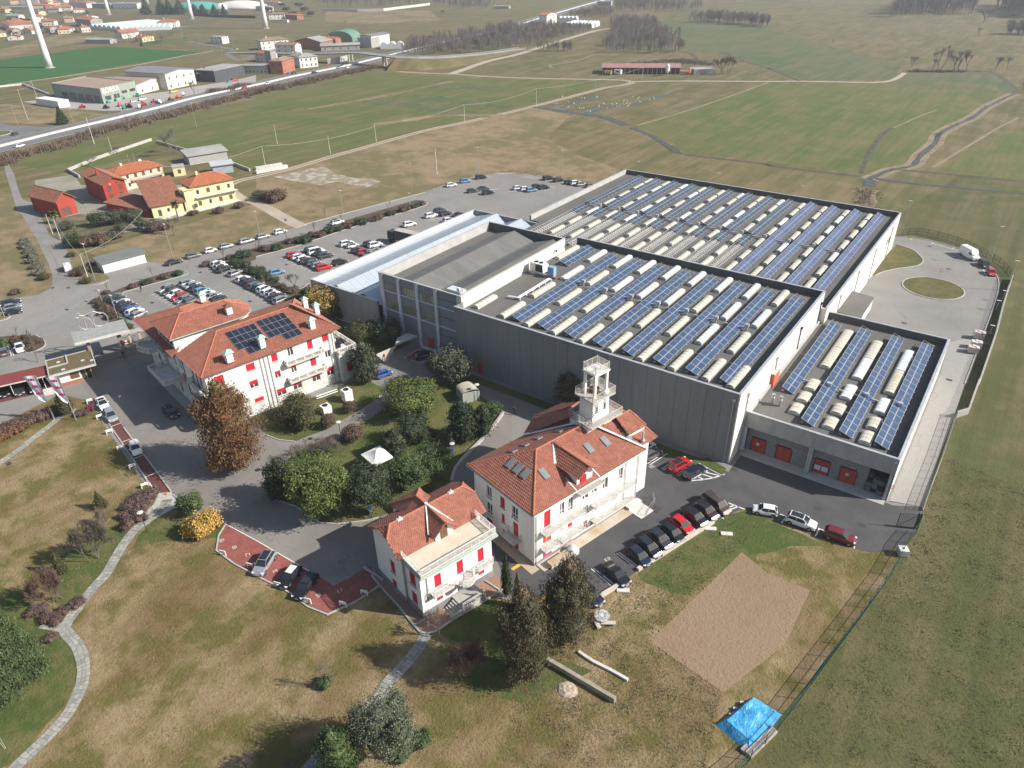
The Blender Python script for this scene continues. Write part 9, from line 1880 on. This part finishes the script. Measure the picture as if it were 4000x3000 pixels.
for i,(x,y,w,l)in enumerate(((1815,1265,1.6,'shrink-wrapped brown pallet load by the lane, upper one'),(1790,1345,1.5,'shrink-wrapped grey pallet load by the lane, middle one'),(1765,1385,1.4,'shrink-wrapped pallet of rolls by the lane, lower one'),(1875,1310,1.1,'empty wooden pallet stack beside the wrapped loads'),(1905,1220,.7,'low brown pallet behind the wrapped loads'))):
 o=thing('pallet_load',l,'pallet',g('31',x,y),.15,'pallet loads by the lane');MB().box(-1.0,1.0,-.8,.8,0,.16).obj('pallet',wood,o)
 if i<3:
  for a in range(3):
   for c in range(2):MB().box(-.95+a*.64,-.34+a*.64,-.75+c*.76,-.03+c*.76,.17,w-.1*((a+c)%2)).obj('carton',M('wrap_%d'%i,[(.42,.30,.25),(.55,.52,.50),(.5,.40,.34)][i],(.6,.56,.55),1.5,.4),o)
for i in range(14):
 x=-6.1+.78*(i%4);y=yC0+.7+.0+(i//4)*.5;zz=.13+.9*((i*7)%3);o=thing('plastic_bin','dark plastic crate in the open bay of the annexe','crate',(x,yC0+1.0+(i//7)*1.1,zz),0,'crates in the open bay');MB().box(-.36,.36,-.45,.45,0,.05).box(-.36,-.32,-.45,.45,.05,.8).box(.32,.36,-.45,.45,.05,.8).box(-.32,.32,-.45,-.41,.05,.8).box(-.32,.32,.41,.45,.05,.8).obj('tub',M('grey_plastic',(.09,.10,.11),(.13,.14,.15),2,.5),o)
for t,x,y in(('22',1222,1078),('32',430,1080),('32',810,1220),('01',590,828),('01',455,830),('01',1315,958),('01',1730,695),('01',2160,945),('11',265,628),('31',1560,667),('31',1398,470),('31',1175,1133),('31',1565,1625),('01',578,1017),('02',75,690),('22',1920,740)):
 MB_=MB().poly([(g(t,x,y)[0]+a,g(t,x,y)[1]+b_)for a,b_ in((-.5,-.35),(.5,-.35),(.5,.35),(-.5,.35))],.052);struct('drain_cover',MB_,M('iron_cover',(.05,.045,.042),None,3))if t!='22' or x!=1222 else struct('drain_cover',MB().poly([(g(t,x,y)[0]+a*1.9,g(t,x,y)[1]+b_*2.2)for a,b_ in((-.5,-.35),(.5,-.35),(.5,.35),(-.5,.35))],.052),M('iron_cover',(.05,.045,.042)))
for i,(t,x,y,m,l)in enumerate((('31',1475,745,'w','small round sign at the far kerb of the oval lawn'),('31',1398,900,'b','small blue round arrow sign on the oval lawn'),('11',265,300,'b','small no-parking sign by the drive mouth'),('32',355,745,'b','blue and red round sign on the annexe pier'),('32',1035,985,'w','round prohibition sign at the annexe corner'))):
 o=thing('road_sign',l,'sign',g(t,x,y),-YAW);MB().tube((0,0,0),(0,0,2.2),.035,n=6).obj('post',steel,o);MB().tube((0,-.04,2.1),(0,-.07,2.1),.38,n=18).obj('disc',PAINT['blue']if m=='b' else PAINT['red'],o);MB().tube((0,-.071,2.1),(0,-.08,2.1),.27,n=18).obj('face',paint if m=='w' else PAINT['light blue'],o)
def stonepath(name,label,spec,w,seed,cell=.55):
 R=random.Random(seed);cl=smoothline(P(spec),6);o=tag(road_mb(cl,w+.05,.034).obj(name,M('path_joint',(.20,.155,.11),(.16,.14,.09),1,.95)),kind='structure');n=0;rest=MB();T=[0]
 for a,b_ in zip(cl,cl[1:]):T.append(T[-1]+hypot(b_[0]-a[0],b_[1]-a[1]))
 def at(s,d):
  s=max(0,min(s,T[-1]-1e-3));i=max(k for k in range(len(T)-1)if T[k]<=s);f=(s-T[i])/(T[i+1]-T[i]);a,b_=cl[i],cl[i+1];t=Vector((b_[0]-a[0],b_[1]-a[1])).normalized();return Vector((a[0]+(b_[0]-a[0])*f-t.y*d,a[1]+(b_[1]-a[1])*f+t.x*d,0))
 nr=int(T[-1]/cell);nc=max(2,round(w/cell));J=[[(R.uniform(-.2,.2)*cell,R.uniform(-.2,.2)*cell if 0<c<nc else R.uniform(-.05,.05))for c in range(nc+1)]for r in range(nr+2)];SM=[M('path_stone_%d'%k,c,c2,1.5,.9,fine=.2,fs=8)for k,(c,c2)in enumerate((((.27,.28,.265),(.23,.24,.23)),((.22,.24,.235),(.19,.205,.20)),((.36,.345,.30),(.30,.29,.26)),((.26,.27,.255),(.30,.30,.28))))]
 for r in range(nr):
  for c in range(nc):
   q=[]
   for dr,dc in((0,0),(1,0),(1,1),(0,1)):j=J[r+dr][c+dc];q.append(at((r+dr)*cell+(cell*.5 if c%2 and 0 else 0)+j[0],-w/2+(c+dc)*w/nc+j[1]))
   ce=sum(q,Vector())/4;q=[ce+(p-ce)*.90 for p in q];h=.05+R.uniform(0,.02)
   if n<290:m=MB();m.prism([(p.x-ce.x,p.y-ce.y)for p in q],.0,h);m.obj('stone',R.choice(SM),o,(ce.x,ce.y,.02));n+=1
   else:rest.cur=R.randrange(4);rest.prism([(p.x,p.y)for p in q],.02,h+.02)
 if rest.f:tag(rest.obj('stones',SM,o),kind='stuff')
stonepath('stone_path','','03:-60,1900;60,1750;170,1620;330,1470;470,1330;580,1200;660,1060;710,930;725,820;715,720;670,600;600,520;560,460;590,390;700,240;830,80;920,-20 02:1000,1500;1080,1370;1160,1270;1270,1180;1350,1110;1420,1050;1450,1000',1.4,1)
stonepath('stone_path','','03:360,420;460,435;560,460',1.3,2);stonepath('stone_path','','13:1468,505;1420,600;1330,720;1220,840;1140,930;1080,1030;980,1150;880,1260;780,1380;620,1500;480,1640;380,1760',1.5,3)
stonepath('stone_path','','02:-60,720;0,680;150,580;300,460;420,370;520,290;600,250;680,220',1.15,4);sheet('flagstone_apron','02:1370,945;1480,935;1510,985;1570,1055;1500,1080;1350,1160;1230,1230;1180,1260;1230,1140;1330,1040',.033,M('apron_stone',(.33,.345,.33),(.42,.42,.39),1.6,.9,fine=.2,fs=5))
# ------------------------------------------------------------------ people
def person(t,x,y,rz,top,legs,label,step=.15):
 V=[(0,0,.93),(0,0,1.12),(0,0,1.38),(0,0,1.50),(0,.02,1.62),(0,0,1.74),(.09,0,.88),(.10,step,.48),(.10,step*1.1,.08),(.10,step+.16,.04),(-.09,0,.88),(-.10,-step*.4,.48),(-.10,-step,.08),(-.10,-step+.15,.04),(.19,0,1.40),(.24,-.05,1.12),(.24,.08,.88),(-.19,0,1.40),(-.24,.05,1.12),(-.22,.14,.92)]
 E=[(0,1),(1,2),(2,3),(3,4),(4,5),(0,6),(6,7),(7,8),(8,9),(0,10),(10,11),(11,12),(12,13),(2,14),(14,15),(15,16),(2,17),(17,18),(18,19)];Rr_=[.13,.12,.14,.055,.095,.08,.09,.065,.045,.04,.09,.065,.045,.04,.06,.045,.035,.06,.045,.035]
 me=bpy.data.meshes.new('body');me.from_pydata(V,E,[]);o=bpy.data.objects.new('body',me);COL.objects.link(o);md=o.modifiers.new('s','SKIN');sv=me.skin_vertices[0].data
 for i,r in enumerate(Rr_):sv[i].radius=(r,r*.85);sv[i].use_root=i==0
 o.modifiers.new('u','SUBSURF').levels=1;m2=bpy.data.meshes.new_from_object(o.evaluated_get(bpy.context.evaluated_depsgraph_get()));bpy.data.objects.remove(o)
 for m in(top,legs,M('skin',(.45,.28,.2),None,3),M('hair',(.05,.035,.025),None,3)):m2 .materials.append(m)
 for p in m2 .polygons:z=p.center.z;p.material_index=3 if z>1.66 or(z>1.58 and p.center.y<0)else 2 if z>1.5 or(abs(p.center.x)>.18 and z<.95)else 0 if z>.95 else 1
 r=thing('person',label,'person',(*g(t,x,y),.03),rz);put('body',m2,r);return r
cb=M('cloth_black',(.02,.02,.025),None,2);cbl=M('cloth_blue',(.03,.05,.15),None,2)
person('01',1225,862,.5,cb,cb,'person in dark clothes walking in the first car park');person('02',1812,735,2.2,cbl,cbl,'person in dark blue standing by the rust-coloured cypress');person('01',1075,1435,1.0,cb,cbl,'person in dark clothes at the entrance gate post');person('22',20,268,.3,cb,cb,'person in black walking on the lane by the grey wall')
bm=MB().add([(p.x*.16,p.y*.34,.55+p.z*.16)for p in ico(1)[0]],ico(1)[1]).tube((0,.28,.6),(0,.42,.98),.035,.03,5).tube((0,.42,.98),(0,.6,.95),.04,.01,5).tube((.05,0,0),(.05,0,.45),.015,n=4).tube((-.05,0,0),(-.05,0,.45),.015,n=4).mesh('bird',M('bird_white',(.8,.8,.78),None,3))
for i,(x,y)in enumerate(((435,845),(485,890),(535,905),(575,850),(600,855),(625,858),(720,855),(735,848),(385,905),(485,935),(580,945),(600,948),(620,945),(755,915),(790,905),(820,945),(865,910),(905,905),(905,928),(965,880),(995,880),(990,905),(1020,905),(1045,850),(1085,860),(1100,850),(1105,888),(1190,870),(650,970),(675,972),(930,930),(1000,925),(960,900),(1010,912),(750,930),(1225,858))):tag(put('bird',bm,None,(*g('20',x,y),.05),i*1.3,1.1),'white egret standing on the flooded meadow','bird','white birds on the flooded meadow')
# ------------------------------------------------------------------ haze: pale air filling one closed box
hz=MB().box(-1900,2200,-600,3400,-1.5,130).mesh('haze',[])
hm=bpy.data.materials.new('haze_air');hm.use_nodes=True;hn=hm.node_tree;hn.nodes.clear();ho=hn.nodes.new('ShaderNodeOutputMaterial');pv=hn.nodes.new('ShaderNodeVolumePrincipled');pv.inputs['Color'].default_value=(.80,.86,.96,1);pv.inputs['Density'].default_value=.00023;pv.inputs['Anisotropy'].default_value=.3
hn.links.new(pv.outputs[0],ho.inputs['Volume']);hz.materials.append(hm);tag(put('haze',hz),'thin pale haze over the fields','haze',None,'stuff')
